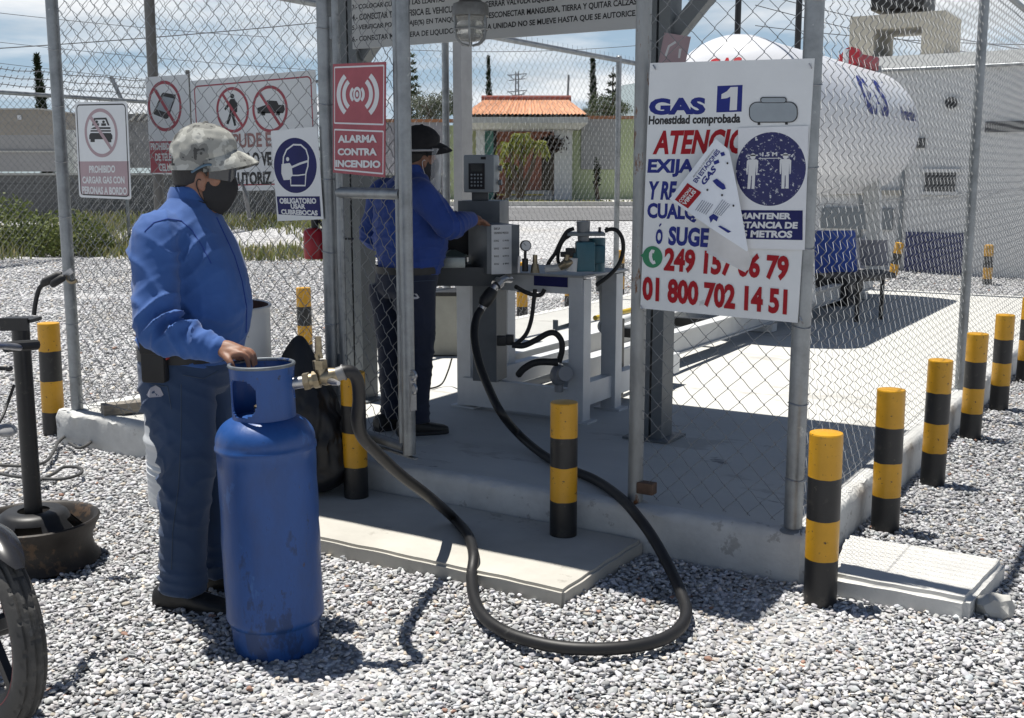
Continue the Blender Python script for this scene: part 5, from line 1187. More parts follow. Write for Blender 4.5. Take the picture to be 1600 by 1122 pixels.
q = MB(); q.box(pt, (.135, .10, .014), YAW); q.build('top_plate', blk, t); q = MB(); q.box(pt - FW * .055 - UP * .012, (.11, .012, .05), YAW); q.build('bracket', blk, t)
t = thing('earthing_clamp', 'black handled earthing clamp on a bent rod above the pole on the wheel rim', 'clamp', pd(55, 488, 4.4))
dcl = 4.42
q = MB(); q.tube(catmull([pd(53, 492, dcl), pd(56, 470, dcl), pd(61, 452, dcl), pd(67, 445, dcl)], 6), .009, 8); q.build('rod', blk, t, smooth=60)
q = MB(); q.tube([pd(66, 446, dcl), pd(70, 441, dcl), pd(92, 430, dcl), pd(97, 429, dcl)], [.010, .017, .017, .010], 10); q.build('handle', rubber, t)
q = MB(); q.tube([pd(80, 447, dcl - .03), pd(84, 443, dcl - .03), pd(98, 434, dcl - .03), pd(101, 433, dcl - .03)], [.008, .015, .015, .01], 10); q.build('handle', rubber, t)
q = MB(); q.bar(pd(90, 438, dcl), pd(113, 422, dcl), .012, .02); q.build('jaw', steel, t)
q = MB(); q.tube(catmull([pd(105, 430, dcl), pd(107, 438, dcl), pd(113, 441, dcl), pd(120, 438, dcl)], 5), .008, 8); q.build('jaw_hook', brass, t)
cabm2 = mat('grey_cable', (.06, .06, .06), .6, 0, .2, 10)
q = MB(); pts = [(0, 727), (40, 728), (70, 722), (84, 705), (92, 690), (110, 678), (135, 680), (142, 690), (125, 700), (108, 692)]
q.tube(catmull([gp(x, y, .045) for x, y in pts], 8), .009, 8); single(q.build('cable', cabm2, smooth=60), 'grey cable looping over the gravel towards the fence corner', 'cable')
q = MB(); pts = [(0, 740), (20, 744), (60, 748), (100, 748), (126, 740), (124, 731), (100, 730), (84, 740), (60, 752), (52, 760)]
q.tube(catmull([gp(x, y, .05) for x, y in pts], 8), .009, 8); single(q.build('cable', cabm2, smooth=60), 'grey cable coiled on the gravel behind the black pole', 'cable')

# ---- front end of a parked motorcycle at the photo's edge
MC = pd(-10, 1062, 3.08); hx = (RT * .75 - FW * .66).normalized(); ax = hx.cross(UP).normalized()     # hx: heading, ax: axle
WR = .292; MC.z = WR
t = thing('parked_motorcycle', 'parked motorcycle with red striped front wheel, cut by the left photo edge', 'motorcycle', (MC.x, MC.y, 0))
Mw = Matrix((hx, UP, ax)).transposed().to_4x4(); Mw.translation = MC
tyre = mat('worn_tyre', (.055, .053, .050), .68, 0, .25, 14, .3, 60, spots=((.09, .088, .085), .35, 16))
prof = []
for a in np.linspace(-2.35, 2.35, 27): prof.append((WR - .048 + .048 * cos(a) * (1.0 if abs(a) < 1.4 else .95), .044 * sin(a)))
q = MB(); n_ = 160; vs, fs = [], []
for i in range(n_):
    th = 2 * pi * i / n_
    for k, (r_, z_) in enumerate(prof):
        g = 0
        if 8 <= k <= 18:
            if k in (10, 13, 16): g = .008
            elif (i + (k // 3) * 3) % 8 == 0: g = .007
        vs.append(Mw @ Vector(((r_ - g) * cos(th), (r_ - g) * sin(th), z_)))
kk = len(prof)
for i in range(n_):
    for k in range(kk - 1): fs.append((i * kk + k, ((i + 1) % n_) * kk + k, ((i + 1) % n_) * kk + k + 1, i * kk + k + 1))
q.add(vs, fs); wheel = q.build('wheel', tyre, t, smooth=28)
wp = WR - .074
q = MB(); q.lathe([(wp + .004, -.034), (wp - .004, -.036), (wp - .016, -.026), (wp - .028, -.02), (wp - .028, .02), (wp - .016, .026), (wp - .004, .036), (wp + .004, .034)], (0, 0, 0), 80, M=Mw); q.build('rim', blk, wheel, smooth=50)
for sg in (-1, 1): q = MB(); q.lathe([(wp + .0045, sg * .0360), (wp + .001, sg * .0375), (wp - .002, sg * .0365)], (0, 0, 0), 80, M=Mw); q.build('rim_stripe', mat('stripe_red', (.26, .02, .03), .4), wheel)
for i in range(5):
    a = 2 * pi * i / 5 + .3; p0 = Mw @ Vector((.03 * cos(a), .03 * sin(a), 0)); p1 = Mw @ Vector(((wp - .02) * cos(a + .1), (wp - .02) * sin(a + .1), 0)); q = MB(); q.bar(p0, p1, .03, .022, up=ax); q.build('spoke', blk, wheel)
q = MB(); q.cyl(MC - ax * .06, MC + ax * .06, .032, n=20); q.build('hub', blk, wheel)
# mudguard
q = MB(); vs, fs = [], []; nn = 26
for i in range(nn + 1):
    th = radians(46 + 118 * i / nn); tap = min(1, (i + .3) / 7.0)
    for k in range(9):
        u = (k - 4) / 4; vs.append(Mw @ Vector(((WR + .030 - .026 * u * u * tap) * cos(th), (WR + .030 - .026 * u * u * tap) * sin(th), .058 * u * sqrt(tap))))
for i in range(nn):
    for k in range(8): fs.append((i * 9 + k, (i + 1) * 9 + k, (i + 1) * 9 + k + 1, i * 9 + k + 1))
q.add(vs, fs); solid(q, .004, 'mudguard', mat('gloss_black', (.02, .02, .022), .22, 0, .2, 8, coat=.4), t, 60)
rake = (UP * .9 - hx * .42).normalized()
for sg in (-1, 1): q = MB(); q.cyl(MC + ax * sg * .075, MC + ax * sg * .075 + rake * .30, .026, n=16); q.cyl(MC + ax * sg * .075 + rake * .28, MC + ax * sg * .075 + rake * .72, .018, n=14); q.build('fork_leg', blk, t)
hb_ = MC + rake * .78
q = MB(); q.tube(catmull([hb_ - ax * .36 - hx * .12 + UP * .02, hb_ - ax * .2 + UP * .05, hb_, hb_ + ax * .2 + UP * .05, hb_ + ax * .36 - hx * .12 + UP * .02], 6), .012, 10); q.build('handlebar', steel, t, smooth=60)
for sg in (-1, 1):
    q = MB(); q.tube([hb_ + ax * sg * .30 - hx * .10 + UP * .03, hb_ + ax * sg * .42 - hx * .14 + UP * .02], .018, 10); q.build('grip', rubber, t)
q = MB(); q.ell(hb_ + hx * .1 - UP * .12, (.085, .085, .085), 22, 14); q.build('headlamp', steel, t, smooth=60)
bk = MC - hx * .62
q = MB(); q.ell(bk + UP * .36, (.17, .30, .13), 22, 14, M=Matrix((ax, -hx, UP)).transposed().to_4x4()); q.build('fuel_tank', MATS['gloss_black'], t, smooth=60)
q = MB(); q.tube([MC + rake * .62, bk + UP * .2, bk - hx * .3 + UP * .05, bk - hx * .62], .022, 10); q.tube([MC + rake * .55, bk + hx * .1 - UP * .08, bk - hx * .2 - UP * .12], .02, 10); q.build('frame', blk, t, smooth=60)
lv = pd(-5, 575, 3.45); q = MB(); q.tube([hb_ + ax * .30 + UP * .04, lv, pd(13, 576, 3.45)], [.008, .007, .007], 8); q.ell(pd(14, 576, 3.45), (.012, .012, .010), 12, 8); q.build('brake_lever', blk, t)
q = MB(); q.tube(catmull([pd(22, 602, 3.5), pd(12, 630, 3.5), pd(2, 655, 3.45), pd(-20, 690, 3.4)], 6), .005, 6); q.build('brake_cable', rubber, t)
q = MB(); q.ell(pd(8, 672, 3.42), (.034, .05, .018), 18, 10, M=Matrix.Rotation(YAW, 4, 'Z') @ Matrix.Rotation(.3, 4, 'Y')); q.build('turn_signal', mat('lens_grey', (.3, .3, .3), .2), t, smooth=60)
q = MB(); q.tube([pd(5, 674, 3.42), MC + rake * .6], .009, 8); q.build('signal_stalk', blk, t)
# ================================================================== BACKGROUND
def fbox(q, px0, py0, px1, py1, d, th, bev=0):
    pbox(q, px0, py0, px1, py1, d, th, YAW, bev)
blockm = mat('grey_blockwork', (.22, .22, .215), .9, 0, .12, 1.2, .3, 18, spots=((.14, .14, .14), .3, 2))
def brick_wall_mat(name, col, mort, sx=.4, sy=.2):
    if name in MATS: return MATS[name]
    m = mat(name, col, .9); t = m.node_tree; b = t.nodes['Principled BSDF']; src = b.inputs['Base Color'].links[0].from_socket
    br = N(t, 'ShaderNodeTexBrick'); br.inputs['Scale'].default_value = 1; br.inputs['Brick Width'].default_value = sx; br.inputs['Row Height'].default_value = sy; br.inputs['Mortar Size'].default_value = .012
    br.inputs['Color2'].default_value = tuple(c * .85 for c in col) + (1,); br.inputs['Mortar'].default_value = tuple(mort) + (1,); t.links.new(src, br.inputs['Color1'])
    co = N(t, 'ShaderNodeTexCoord'); mp = N(t, 'ShaderNodeMapping'); mp.inputs['Rotation'].default_value = (pi / 2, 0, 0); t.links.new(co.outputs['Object'], mp.inputs[0]); t.links.new(mp.outputs[0], br.inputs['Vector'])
    t.links.new(br.outputs[0], b.inputs['Base Color']); return m
def yaw_thing(name, label, cat, P, group=None): return thing(name, label, cat, P, YAW, group)
# -- near grey block wall above the grass bank
P0 = cf(0, 24.0, 0); t = yaw_thing('block_wall', 'long low grey block wall above the grass bank on the left', 'wall', cf(-6, 24.0, .55))
q = MB(); fbox(q, -420, 274, 690, 372, 24.0, .2); q.build('wall', brick_wall_mat('block_grey', (.17, .17, .168), (.12, .12, .12)), t, smooth=20)
q = MB(); fbox(q, -425, 270.5, 693, 274, 23.95, .3); q.build('coping', concm, t, smooth=20)
# pale rubble strip behind, wall, buildings
q = MB()
for i in range(140):
    l = random.uniform(-19, -6); d = random.uniform(33, 37); s = random.uniform(.1, .5); q.ell(cf(l, d, .75 + s * .3), (s, s * .8, s * .55), 6, 4)
o = q.build('rubble', concm, smooth=0); tag(o, 'pale rubble heaped behind the low grey wall', 'rubble', kind='stuff')
t = yaw_thing('block_wall', 'taller grey block wall with pale string course far left', 'wall', cf(-16, 40, .75))
q = MB(); fbox(q, -420, 211, 108, 268, 40, .25); q.build('wall', mat('wall_render_grey', (.33, .325, .32), .9, 0, .12, .5), t, smooth=20)
q = MB(); fbox(q, -420, 235.5, 109, 238, 39.93, .06); q.build('string_course', concm, t, smooth=20)
t = yaw_thing('warehouse', 'plain beige grey warehouse wall behind the far left cypress', 'building', cf(-20, 47, .75))
q = MB(); fbox(q, -500, 171, 62, 262, 47, 8); q.build('wall', mat('warehouse_beige', (.33, .30, .255), .9, 0, .1, .3), t, smooth=20)
q = MB(); fbox(q, 27, 180, 33, 187, 46.95, .06); q.build('lamp_box', signwh2, t, smooth=20)
q = MB(); fbox(q, -505, 169, 64, 171, 46.9, 8.2); q.build('roof_edge', concm, t, smooth=20)
t = yaw_thing('shed', 'grey shed with dark scrap metal roof between the ban signs', 'shed', cf(-16, 44, .75))
q = MB(); fbox(q, 170, 188, 246, 262, 44, 3); q.build('wall', blockm, t, smooth=20); q = MB(); fbox(q, 196, 178, 238, 189, 43.9, 2); q.build('roof', mat('scrap_roof', (.12, .12, .12), .7, .2, .5, 4), t, smooth=20)
for x in (205, 215, 226): q = MB(); q.bar(pd(x, 188, 43.8), pd(x + 10, 176, 43.8), .12, .06); q.build('strut', concm, t)
t = yaw_thing('gate_pillar', 'short white pillar beside the left corner post, far off', 'pillar', pd(108, 262, 33))
q = MB(); fbox(q, 104, 203, 114, 272, 33, .3); q.build('pillar', whitep, t, smooth=20)
# -- boundary fence on the left with barbed wire arms
B0 = pd(50, 150, 18.9); bz = 2.84
t = thing('boundary_fence', 'far left boundary chain link fence with barbed wire strands', 'fence', (B0.x, B0.y, .2))
by0, by1 = B0.y - 6.5, B0.y + 7
def bg_z(x, y): d = (Vector((x, y, 0)) - CAM).dot(FW); return float(zt(d))
for y in (B0.y - 4.2, B0.y - 1.2, B0.y + 1.8, B0.y + 4.8):
    q = MB(); zb = bg_z(B0.x, y); q.cyl((B0.x, y, zb - .1), (B0.x, y, bz), .03, n=10); q.bar((B0.x, y, bz), (B0.x - .25, y, bz + .42), .05, .05); q.build('post', galv, t)
q = MB(); q.cyl((B0.x, by0, bz), (B0.x, by1, bz), .035, n=10); q.build('rail', galv, t)
for k in (1, 2, 3):
    q = MB(); pts = [(B0.x - .08 * k + .0, by0 + (by1 - by0) * i / 40, bz + .13 * k + .015 * sin(i * 1.9)) for i in range(41)]; q.tube(pts, .007, 5)
    for i in range(120): y = by0 + (by1 - by0) * (i + .5) / 120; c = Vector((B0.x - .08 * k, y, bz + .13 * k)); q.tube([c - Vector((.02, .015, .04)), c + Vector((.02, .015, .04))], .005, 4)
    q.build('barbed_wire', mat('dull_wire', (.16, .16, .165), .6, .4), t)
V, Fc = link_mesh((B0.x, by0, 0), (0, 1, 0), by1 - by0, .15, bz, A=.06, wr=.0032, t=.008); me = np_mesh('wire_mesh', V, Fc, wirem, True); o = bpy.data.objects.new('wire_mesh', me); COL.objects.link(o); o.parent = t; me.transform(ROOTM[t.name].inverted())
# -- white building at the back right, parallel to the compound
bw = mat('building_white', (.70, .70, .685), .85, 0, .06, .5, .05, 12, spots=((.60, .59, .56), .3, 1.2)); YB = 13.3
bx0 = pY(1195, 115, YB).x
t = thing('white_building', 'low white building with louvred openings and roof frame behind the tank', 'building', (0, YB, 0))
q = MB(); q.box(((bx0 + 9) / 2, YB + 3, 1.52), (9 - bx0, 6, 3.10)); q.build('wall', bw, t, smooth=20)
q = MB(); q.box(((bx0 + 9) / 2, YB + 2.99, 3.085), (9.1 - bx0, 6.1, .05)); q.build('coping', mat('coping_white', (.72, .72, .7), .7), t, smooth=20)
q = MB(); q.box(((bx0 + 9) / 2 + .3, YB + 3.6, 3.27), (8.6 - bx0, 4.2, .32)); q.build('parapet', bw, t, smooth=20)
stone = mat('frame_beige', (.46, .43, .36), .85, 0, .06, .6)
fx0, fx1 = pY(1328, 60, YB + 1.6).x, pY(1476, 60, YB + 1.6).x
zt0 = pY(1400, 22, YB + 1.6).z; zt1 = pY(1400, 44, YB + 1.6).z
q = MB(); q.box(((fx0 + fx1) / 2, YB + 2.2, (zt0 + zt1) / 2), (fx1 - fx0, 1.3, zt0 - zt1)); q.build('frame_beam', stone, t, smooth=20)
for a, b in ((1328, 1366), (1440, 1476)):
    a, b = pY(a, 70, YB + 1.6).x, pY(b, 70, YB + 1.6).x; q = MB(); q.box(((a + b) / 2, YB + 2.2, (3.1 + zt1) / 2), (b - a, 1.3, zt1 - 3.1)); q.build('frame_leg', stone, t, smooth=20)
def bopen(px0, py0, px1, py1, name, m, slats=6, frame_m=None, Y=YB):
    a, b = pY(px0, py0, Y), pY(px1, py1, Y); x0, x1, z0, z1 = a.x, b.x, b.z, a.z
    q = MB(); q.box(((x0 + x1) / 2, Y - .005, (z0 + z1) / 2), (x1 - x0, .03, z1 - z0)); 
    for i in range(slats): z = z0 + (z1 - z0) * (i + .5) / slats; q.box(((x0 + x1) / 2, Y - .035, z), ((x1 - x0) * .96, .03, (z1 - z0) / slats * .45))
    o = q.build(name, m, t, smooth=20)
    if frame_m:
        for zz in (z1 + .03, z0 - .03): q = MB(); q.box(((x0 + x1) / 2, Y - .02, zz), (x1 - x0 + .1, .06, .05)); q.build('sill', frame_m, o, smooth=20)
louv = mat('louvre_grey', (.09, .092, .095), .6)
bopen(1305, 203, 1346, 226, 'vent', louv, 4); bopen(1412, 216, 1445, 231, 'vent', louv, 4); bopen(1446, 270, 1492, 299, 'vent', louv, 6, bw); bopen(1540, 190, 1660, 205, 'vent', louv, 3)
bopen(1416, 362, 1502, 434, 'shutter_door', mat('shutter_navy', (.035, .045, .16), .5), 9);
q = MB(); a_ = pY(1487, 161, YB); q.cyl((a_.x, YB - .03, a_.z), (a_.x, YB - .06, a_.z), .085, n=20); q.build('vent_hole', blackp, t)
for px in (1346, 1410): a_ = pY(px, 300, YB); q = MB(); q.box((a_.x, YB - .015, 1.2), (.05, .05, 2.3)); q.build('downpipe', greyp, t, smooth=20)
q = MB(); a0_ = pY(1280, 300, YB); a1_ = pY(1410, 300, YB); q.box(((a0_.x + a1_.x) / 2, YB - .03, a0_.z), (a1_.x - a0_.x, .1, .07)); q.build('ledge', stone, t, smooth=20)
q = MB(); a0_ = pY(1285, 330, YB); a1_ = pY(1395, 345, YB); q.box(((a0_.x + a1_.x) / 2, YB - .02, a0_.z - .1), (a1_.x - a0_.x, .05, .32)); q.build('panel', greyp, t, smooth=20)
q = MB(); a0_ = pY(1352, 385, YB); q.box((a0_.x, YB - .03, a0_.z - .12), (.42, .08, .5)); q.build('meter_box', mat('box_lilac', (.27, .28, .33), .5), t, smooth=20)
wt = pY(1406, 18, YB + 2); q = MB(); q.box((wt.x, YB + 2.2, wt.z + .26), (.86, .86, .5), bev=.05); q.build('water_tank', blackp, t)
# -- portico house across the road
HD = 35.0
t = yaw_thing('portico_house', 'house gateway with orange tiled roof, terracotta arch and white pillars across the road', 'house', cf(0, HD, .75))
olive = mat('olive_render', (.40, .42, .22), .85, 0, .08, .5); lgreen = mat('pale_green_render', (.46, .52, .30), .85, 0, .08, .5); purp = mat('lilac_grey_render', (.30, .295, .33), .85, 0, .08, .5)
terra = mat('terracotta_render', (.62, .25, .17), .85, 0, .1, .6); tealm = mat('teal_door', (.2, .5, .45), .6)
def hb(name, x0, y0, x1, y1, dz, th, m): q = MB(); fbox(q, x0, y0, x1, y1, HD + dz, th); return q.build(name, m, t, smooth=20)
hb('side_wall', 600, 191, 702, 312, .5, .25, purp); hb('side_wall', 702, 196, 736, 312, .55, .25, lgreen); hb('side_wall', 736, 194, 757, 312, .5, .25, olive)
hb('coping', 600, 186, 736, 191, .45, .4, mat('coping_terracotta', (.36, .17, .09), .8)); hb('side_wall', 894, 186, 1190, 312, .5, .25, lgreen); hb('coping', 894, 181, 1192, 186, .45, .4, MATS['coping_terracotta'])
hb('patch', 908, 186.5, 966, 265, .46, .03, mat('patch_grey', (.36, .36, .36), .9))
hb('door', 757, 194, 771, 312, .8, .06, tealm); hb('door_gap', 771, 194, 776, 312, 1.0, .05, blackp)
hb('column', 866, 190, 894, 313, -.2, .5, whitep); hb('column', 744, 190, 757, 313, .0, .3, whitep)
# terracotta wall with an arched opening
q = MB(); ac, arx, az0, az1 = 862, 16, 252, 0
x0, x1 = 776, 868; N_ = 14
def W(px, py, dd=0): return pd(px, py, HD + 1.6 + dd)
pts = [(x0, 312), (x0, 193), (x1, 193), (x1, 312), (873, 312)]
fx = lambda px, py: ((px - 800) / 1793 * (HD + 1.6), pd(px, py, HD + 1.6).z - .75)
arch = [(846, 312), (846, 236)] + [(860 - 14 * cos(a), 236 - 22 * sin(a)) for a in np.linspace(.2, pi / 2, 8)] + [(868, 214)]
poly = [fx(*p) for p in [(776, 312), (776, 193), (868, 193)] + arch[::-1][0:1] + arch[::-1][1:]]
q.prism(poly, .2, Matrix.Rotation(YAW, 4, 'Z') ); me = q.mesh(); me.transform(Matrix.Translation(CAM * 1 - UP * CAM.z + FW * (HD + 1.6) + UP * .75)); me.materials.append(terra); put('arch_wall', me, t, 0)
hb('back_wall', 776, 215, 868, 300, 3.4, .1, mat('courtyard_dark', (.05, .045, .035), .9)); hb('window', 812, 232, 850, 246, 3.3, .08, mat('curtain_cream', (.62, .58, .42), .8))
hb('court_wall', 776, 246, 790, 312, 1.2, .2, terra)
hb('step', 790, 298, 868, 312, -.1, .8, concm); hb('kerb_line', 776, 303, 850, 305.5, -.2, .05, mat('kerb_yellow', (.5, .4, .1), .7))
# tiled hip roof
tile = mat('orange_tile', (.58, .29, .165), .75, 0, .22, 2, .1, 20, spots=((.70, .45, .31), .3, 6)); 
el, er, ez = (725 - 800) / 1793 * HD, (915 - 800) / 1793 * HD, pd(800, 184, HD).z - .75
rl, rr2, rz_ = (757 - 800) / 1793 * HD, (888 - 800) / 1793 * HD, pd(800, 155, HD).z - .75
def hl(l, dd, z): return cf(l, HD + dd, .75 + z)
q = MB(); fr, bkd, rd = -.9, 2.3, .7; vs, fs = [], []; nu, nv = 150, 12
for j in range(nv + 1):
    v = j / nv
    for i in range(nu + 1):
        u = i / nu; l = (el + (er - el) * u) * (1 - v) + (rl + (rr2 - rl) * u) * v; wv = .045 * abs(sin(u * 34 * pi)) + .035 * (1 - (v * nv / 2) % 1)
        vs.append(hl(l, fr + (rd - fr) * v, ez + (rz_ - ez) * v + wv))
fs = [(j * (nu + 1) + i, j * (nu + 1) + i + 1, (j + 1) * (nu + 1) + i + 1, (j + 1) * (nu + 1) + i) for j in range(nv) for i in range(nu)]
q.add(vs, fs); b0_ = [hl(el, fr, ez), hl(er, fr, ez), hl(er, bkd, ez), hl(el, bkd, ez), hl(rl, rd, rz_), hl(rr2, rd, rz_)]
q.add(b0_, [(1, 2, 5), (2, 3, 4, 5), (3, 0, 4)]); roof = q.build('roof', tile, t, smooth=40)
q = MB(); q.cyl(hl(rl - .1, rd, rz_ + .05), hl(rr2 + .1, rd, rz_ + .05), .11, n=10); q.build('ridge', mat('ridge_red', (.22, .05, .035), .8), roof)
q = MB(); vs = [hl(l, d_2, z) for (l, d_2, z) in ((el, fr, ez - .02), (er, fr, ez - .02), (er, bkd, ez - .02), (el, bkd, ez - .02))]; vs += [v - UP * .17 for v in vs]; vs2 = [hl(l, d_2, ez - .36) for l, d_2 in ((el + .25, fr + .2), (er - .2, fr + .2), (er - .2, bkd - .2), (el + .25, bkd - .2))]
q.add(vs + vs2, [(0, 1, 2, 3)] + [(i, (i + 1) % 4, 4 + (i + 1) % 4, 4 + i) for i in range(4)] + [(4 + i, 4 + (i + 1) % 4, 8 + (i + 1) % 4, 8 + i) for i in range(4)] + [(8, 9, 10, 11)]); q.build('cornice', mat('cornice_white', (.5, .5, .49), .8), t, smooth=20)
q = MB(); q.cyl(pd(887, 156, HD + 1), pd(888.5, 117, HD + 1), .035, n=8); single(q.build('mast', greyp), 'thin grey mast rising behind the right end of the tiled roof', 'mast')

# ------------------------------------------------------------------ trees
dark = leaf_mat('cypress_leaf', [(.012, .022, .010), (.025, .040, .016), (.008, .014, .007), (.04, .055, .025)])
mid = leaf_mat('tree_leaf', [(.06, .085, .03), (.035, .05, .018), (.09, .11, .05), (.05, .07, .03)])
pale = leaf_mat('silver_leaf', [(.15, .17, .12), (.09, .11, .07), (.2, .21, .16), (.12, .14, .1)])
pony = leaf_mat('palm_leaf', [(.30, .33, .06), (.20, .24, .05), (.40, .40, .10), (.14, .17, .04)])
bark = mat('bark', (.10, .075, .055), .9, 0, .3, 8, .4, 20)
TG = 'trees beyond the compound'
def cypress(px0, pxt, py_top, py_bot, d, w_px, label, n=4200):
    b = pd(px0, py_bot, d); tp = pd(pxt, py_top, d); g = float(zt(d)); base = Vector((b.x, b.y, g)); w_ = w_px / 1793 * d; H = tp.z - g; lean = (tp - b); lean.z = 0
    t = thing('cypress', label, 'tree', base, 0, TG)
    q = MB(); q.cyl(base, base + UP * H * .7 + lean * .7, w_ * .10, w_ * .03, 8); q.build('trunk', bark, t)
    P = []
    while len(P) < n:
        z = random.random(); prof = (min(1, z / .12) ** .5) * (1 - z) ** .45 * (1 if z < .75 else max(.12, 1 - (z - .75) * 2.6)); a = random.random() * 2 * pi; r = sqrt(random.random()) * .5 * w_ * prof * (1 + .35 * noise.noise(Vector((cos(a) * 1.5, sin(a) * 1.5, z * 9))))
        P.append(base + lean * z + Vector((cos(a) * r, sin(a) * r, z * H)))
    dr = np.tile(np.array([0, 0, 1.]), (n, 1)); leaf_cards('crown', np.array(P), w_ * .34, w_ * .05, dark, t, dr, 1.6)
cypress(73, 57, 88, 212, 50, 21, 'tall thin leaning cypress standing over the walls at far left', 5000)
cypress(766, 763, 90, 170, 52, 14, 'thin cypress directly behind the tiled portico roof')
cypress(930, 926, 93, 190, 46, 18, 'dark cypress to the right of the tiled roof')
def norfolk(px, py_top, d, w_px, label, m, tiers=13, dens=260, gap=.6):
    tp = pd(px, py_top, d); g = float(zt(d)); base = Vector((tp.x, tp.y, g)); H = tp.z - g; w_ = w_px / 1793 * d / 2
    t = thing('norfolk_pine', label, 'tree', base, 0, TG); q = MB(); q.cyl(base, tp, .02 * H, .004 * H, 8)
    P, Dr = [], []
    for k in range(tiers):
        z = .18 + .80 * k / tiers; L = w_ * (1 - (z - .12) / .9) + .04 * w_; nb = 7
        for b in range(nb):
            a = 2 * pi * b / nb + k * .7 + random.random() * .3; e = base + UP * z * H; dv = Vector((cos(a), sin(a), 0)); tip = e + dv * L + UP * (L * .42)
            q.tube([e, e + dv * L * .55 + UP * L * .12, tip], [.012 * w_ + .01, .01, .005], 4)
            for i in range(int(dens * (L / w_) ** 1.0 / nb) + 3):
                u = random.random() ** .7; p = e + dv * L * u + UP * (L * .12 * u / .55 if u < .55 else L * (.12 + .30 * (u - .55) / .45)); P.append(p); Dr.append(dv * .5 + UP * (.5 - random.random() * .6) + Vector((-dv.y, dv.x, 0)) * random.uniform(-1, 1))
    q.build('trunk', bark, t); leaf_cards('crown', np.array(P), w_ * .26, w_ * .035, m, t, np.array(Dr), .8)
norfolk(640, 72, 56, 62, 'tall airy norfolk pine showing left of the grey column', mid, 15, 330)
norfolk(958, 104, 48, 52, 'pointed dark conifer between the right cypress and the fence corner post', dark, 13, 420)
def broad(px, py, d, w_px, h_px, label, m, n=5200, name='leafy_tree', leaf=.16, kind='tree'):
    c = pd(px, py, d); g = float(zt(d)); base = Vector((c.x, c.y, g)); s = d / 1793; rx, rz = w_px * s / 2, h_px * s / 2
    t = thing(name, label, kind, base, 0, TG if kind == 'tree' else None); q = MB(); top = c - UP * rz * .2; q.tube([base, base + (top - base) * .5 + RT * .1 * rx, top], [.07 * rx + .04, .06 * rx + .03, .03], 8)
    P = []; cl = [(Vector((random.gauss(0, .45), random.gauss(0, .45), random.gauss(0, .42))), random.uniform(.22, .45)) for _ in range(26)]
    for o_, r in cl:
        tip = c + Vector((o_.x * rx, o_.y * rx, o_.z * rz)); q.tube([top - UP * rz * .3, (top + tip) / 2 + UP * .05, tip], [.03, .02, .01], 4)
    for _ in range(n):
        o_, r = random.choice(cl); v = Vector((random.gauss(0, 1), random.gauss(0, 1), random.gauss(0, 1))).normalized() * r * random.random() ** .4; p = o_ + v; P.append(c + Vector((p.x * rx, p.y * rx, p.z * rz)))
    q.build('trunk', bark, t); leaf_cards('crown', np.array(P), leaf * rx * .5, leaf * rx * .17, m, t)
broad(672, 168, 47, 74, 60, 'pale silvery tree behind the lilac wall left of the blue post', pale, 5200)
broad(716, 165, 49, 56, 52, 'dark green tree peeping out behind the grey column', mid, 4200)
broad(955, 168, 44, 66, 44, 'round leafy tree over the green wall at the right of the portico', mid, 4600)
broad(912, 178, 45, 34, 26, 'small palm like tree just right of the tiled roof edge', pale, 2200)
broad(300, 250, 52, 60, 40, 'bushy tree behind the far left grey wall', mid, 2600)
broad(100, 196, 52, 60, 26, 'low bushes right of the far left cypress', mid, 2400)
# drooping yellow green palms in the gateway
def ponytail(px, py_top, py_base, d, w_px, label, stems):
    g = float(zt(d)); bs = pd(px, py_base, d); base = Vector((bs.x, bs.y, pd(px, py_base, d).z)); s = d / 1793
    t = thing('drooping_palm', label, 'palm', base); q = MB(); P, Dr = [], []
    for (ox, oy) in stems:
        tp = pd(px + ox, py_top + oy, d); q.tube([base, base + (tp - base) * .6 + RT * ox * s * .15, tp], [.09, .07, .05], 8)
        for _ in range(14):
            a = random.random() * 2 * pi; L = w_px * s * random.uniform(.30, .50); dv = Vector((cos(a), sin(a), 0)); sdv = Vector((-sin(a), cos(a), 0)); up_ = random.uniform(.6, 1.7); last = tp
            for k in range(9):
                u = (k + 1) / 9; p = tp + dv * L * u + UP * (up_ * L * u - 1.95 * L * u * u); ax_ = (p - last).normalized()
                for sg in (-1, 1):
                    for r_ in range(3): P.append(last + (p - last) * random.random()); Dr.append((ax_ * .7 + sdv * sg * .7 - UP * (.25 + .5 * u)).normalized())
                last = p
    q.build('trunk', bark, t); leaf_cards('crown', np.array(P), w_px * s * .19, .016, pony, t, np.array(Dr), .3)
ponytail(812, 222, 309, 33.3, 52, 'yellow green drooping palm standing in the house gateway', [(-15, 6), (4, -8), (27, 4)])
ponytail(793, 258, 309, 33.5, 28, 'lower drooping palm at the left of the house gateway', [(0, 0), (8, 4)])
q = MB(); 
t = thing('dark_tree', 'dark bare trunked tree in front of the arch', 'tree', pd(868, 302, 34.9)); b_ = pd(868, 305, 34.9)
q.tube([b_, pd(867, 270, 34.9), pd(869, 240, 34.9), pd(866, 222, 34.9)], [.10, .09, .08, .05], 8); q.build('trunk', bark, t)
P = [pd(864 + random.gauss(0, 9), 226 + random.gauss(0, 5), 34.9 + random.gauss(0, .25)) for _ in range(700)]; leaf_cards('crown', np.array(P), .16, .04, leaf_mat('dark_red_leaf', [(.03, .015, .012), (.05, .03, .02), (.02, .02, .012)]), t)
t = thing('young_tree', 'thin dark sapling against the green wall', 'tree', pd(933, 312, 34.2)); q = MB(); q.tube([pd(934, 312, 34.2), pd(931, 285, 34.2), pd(933, 262, 34.2)], [.07, .05, .03], 7); q.build('trunk', bark, t)
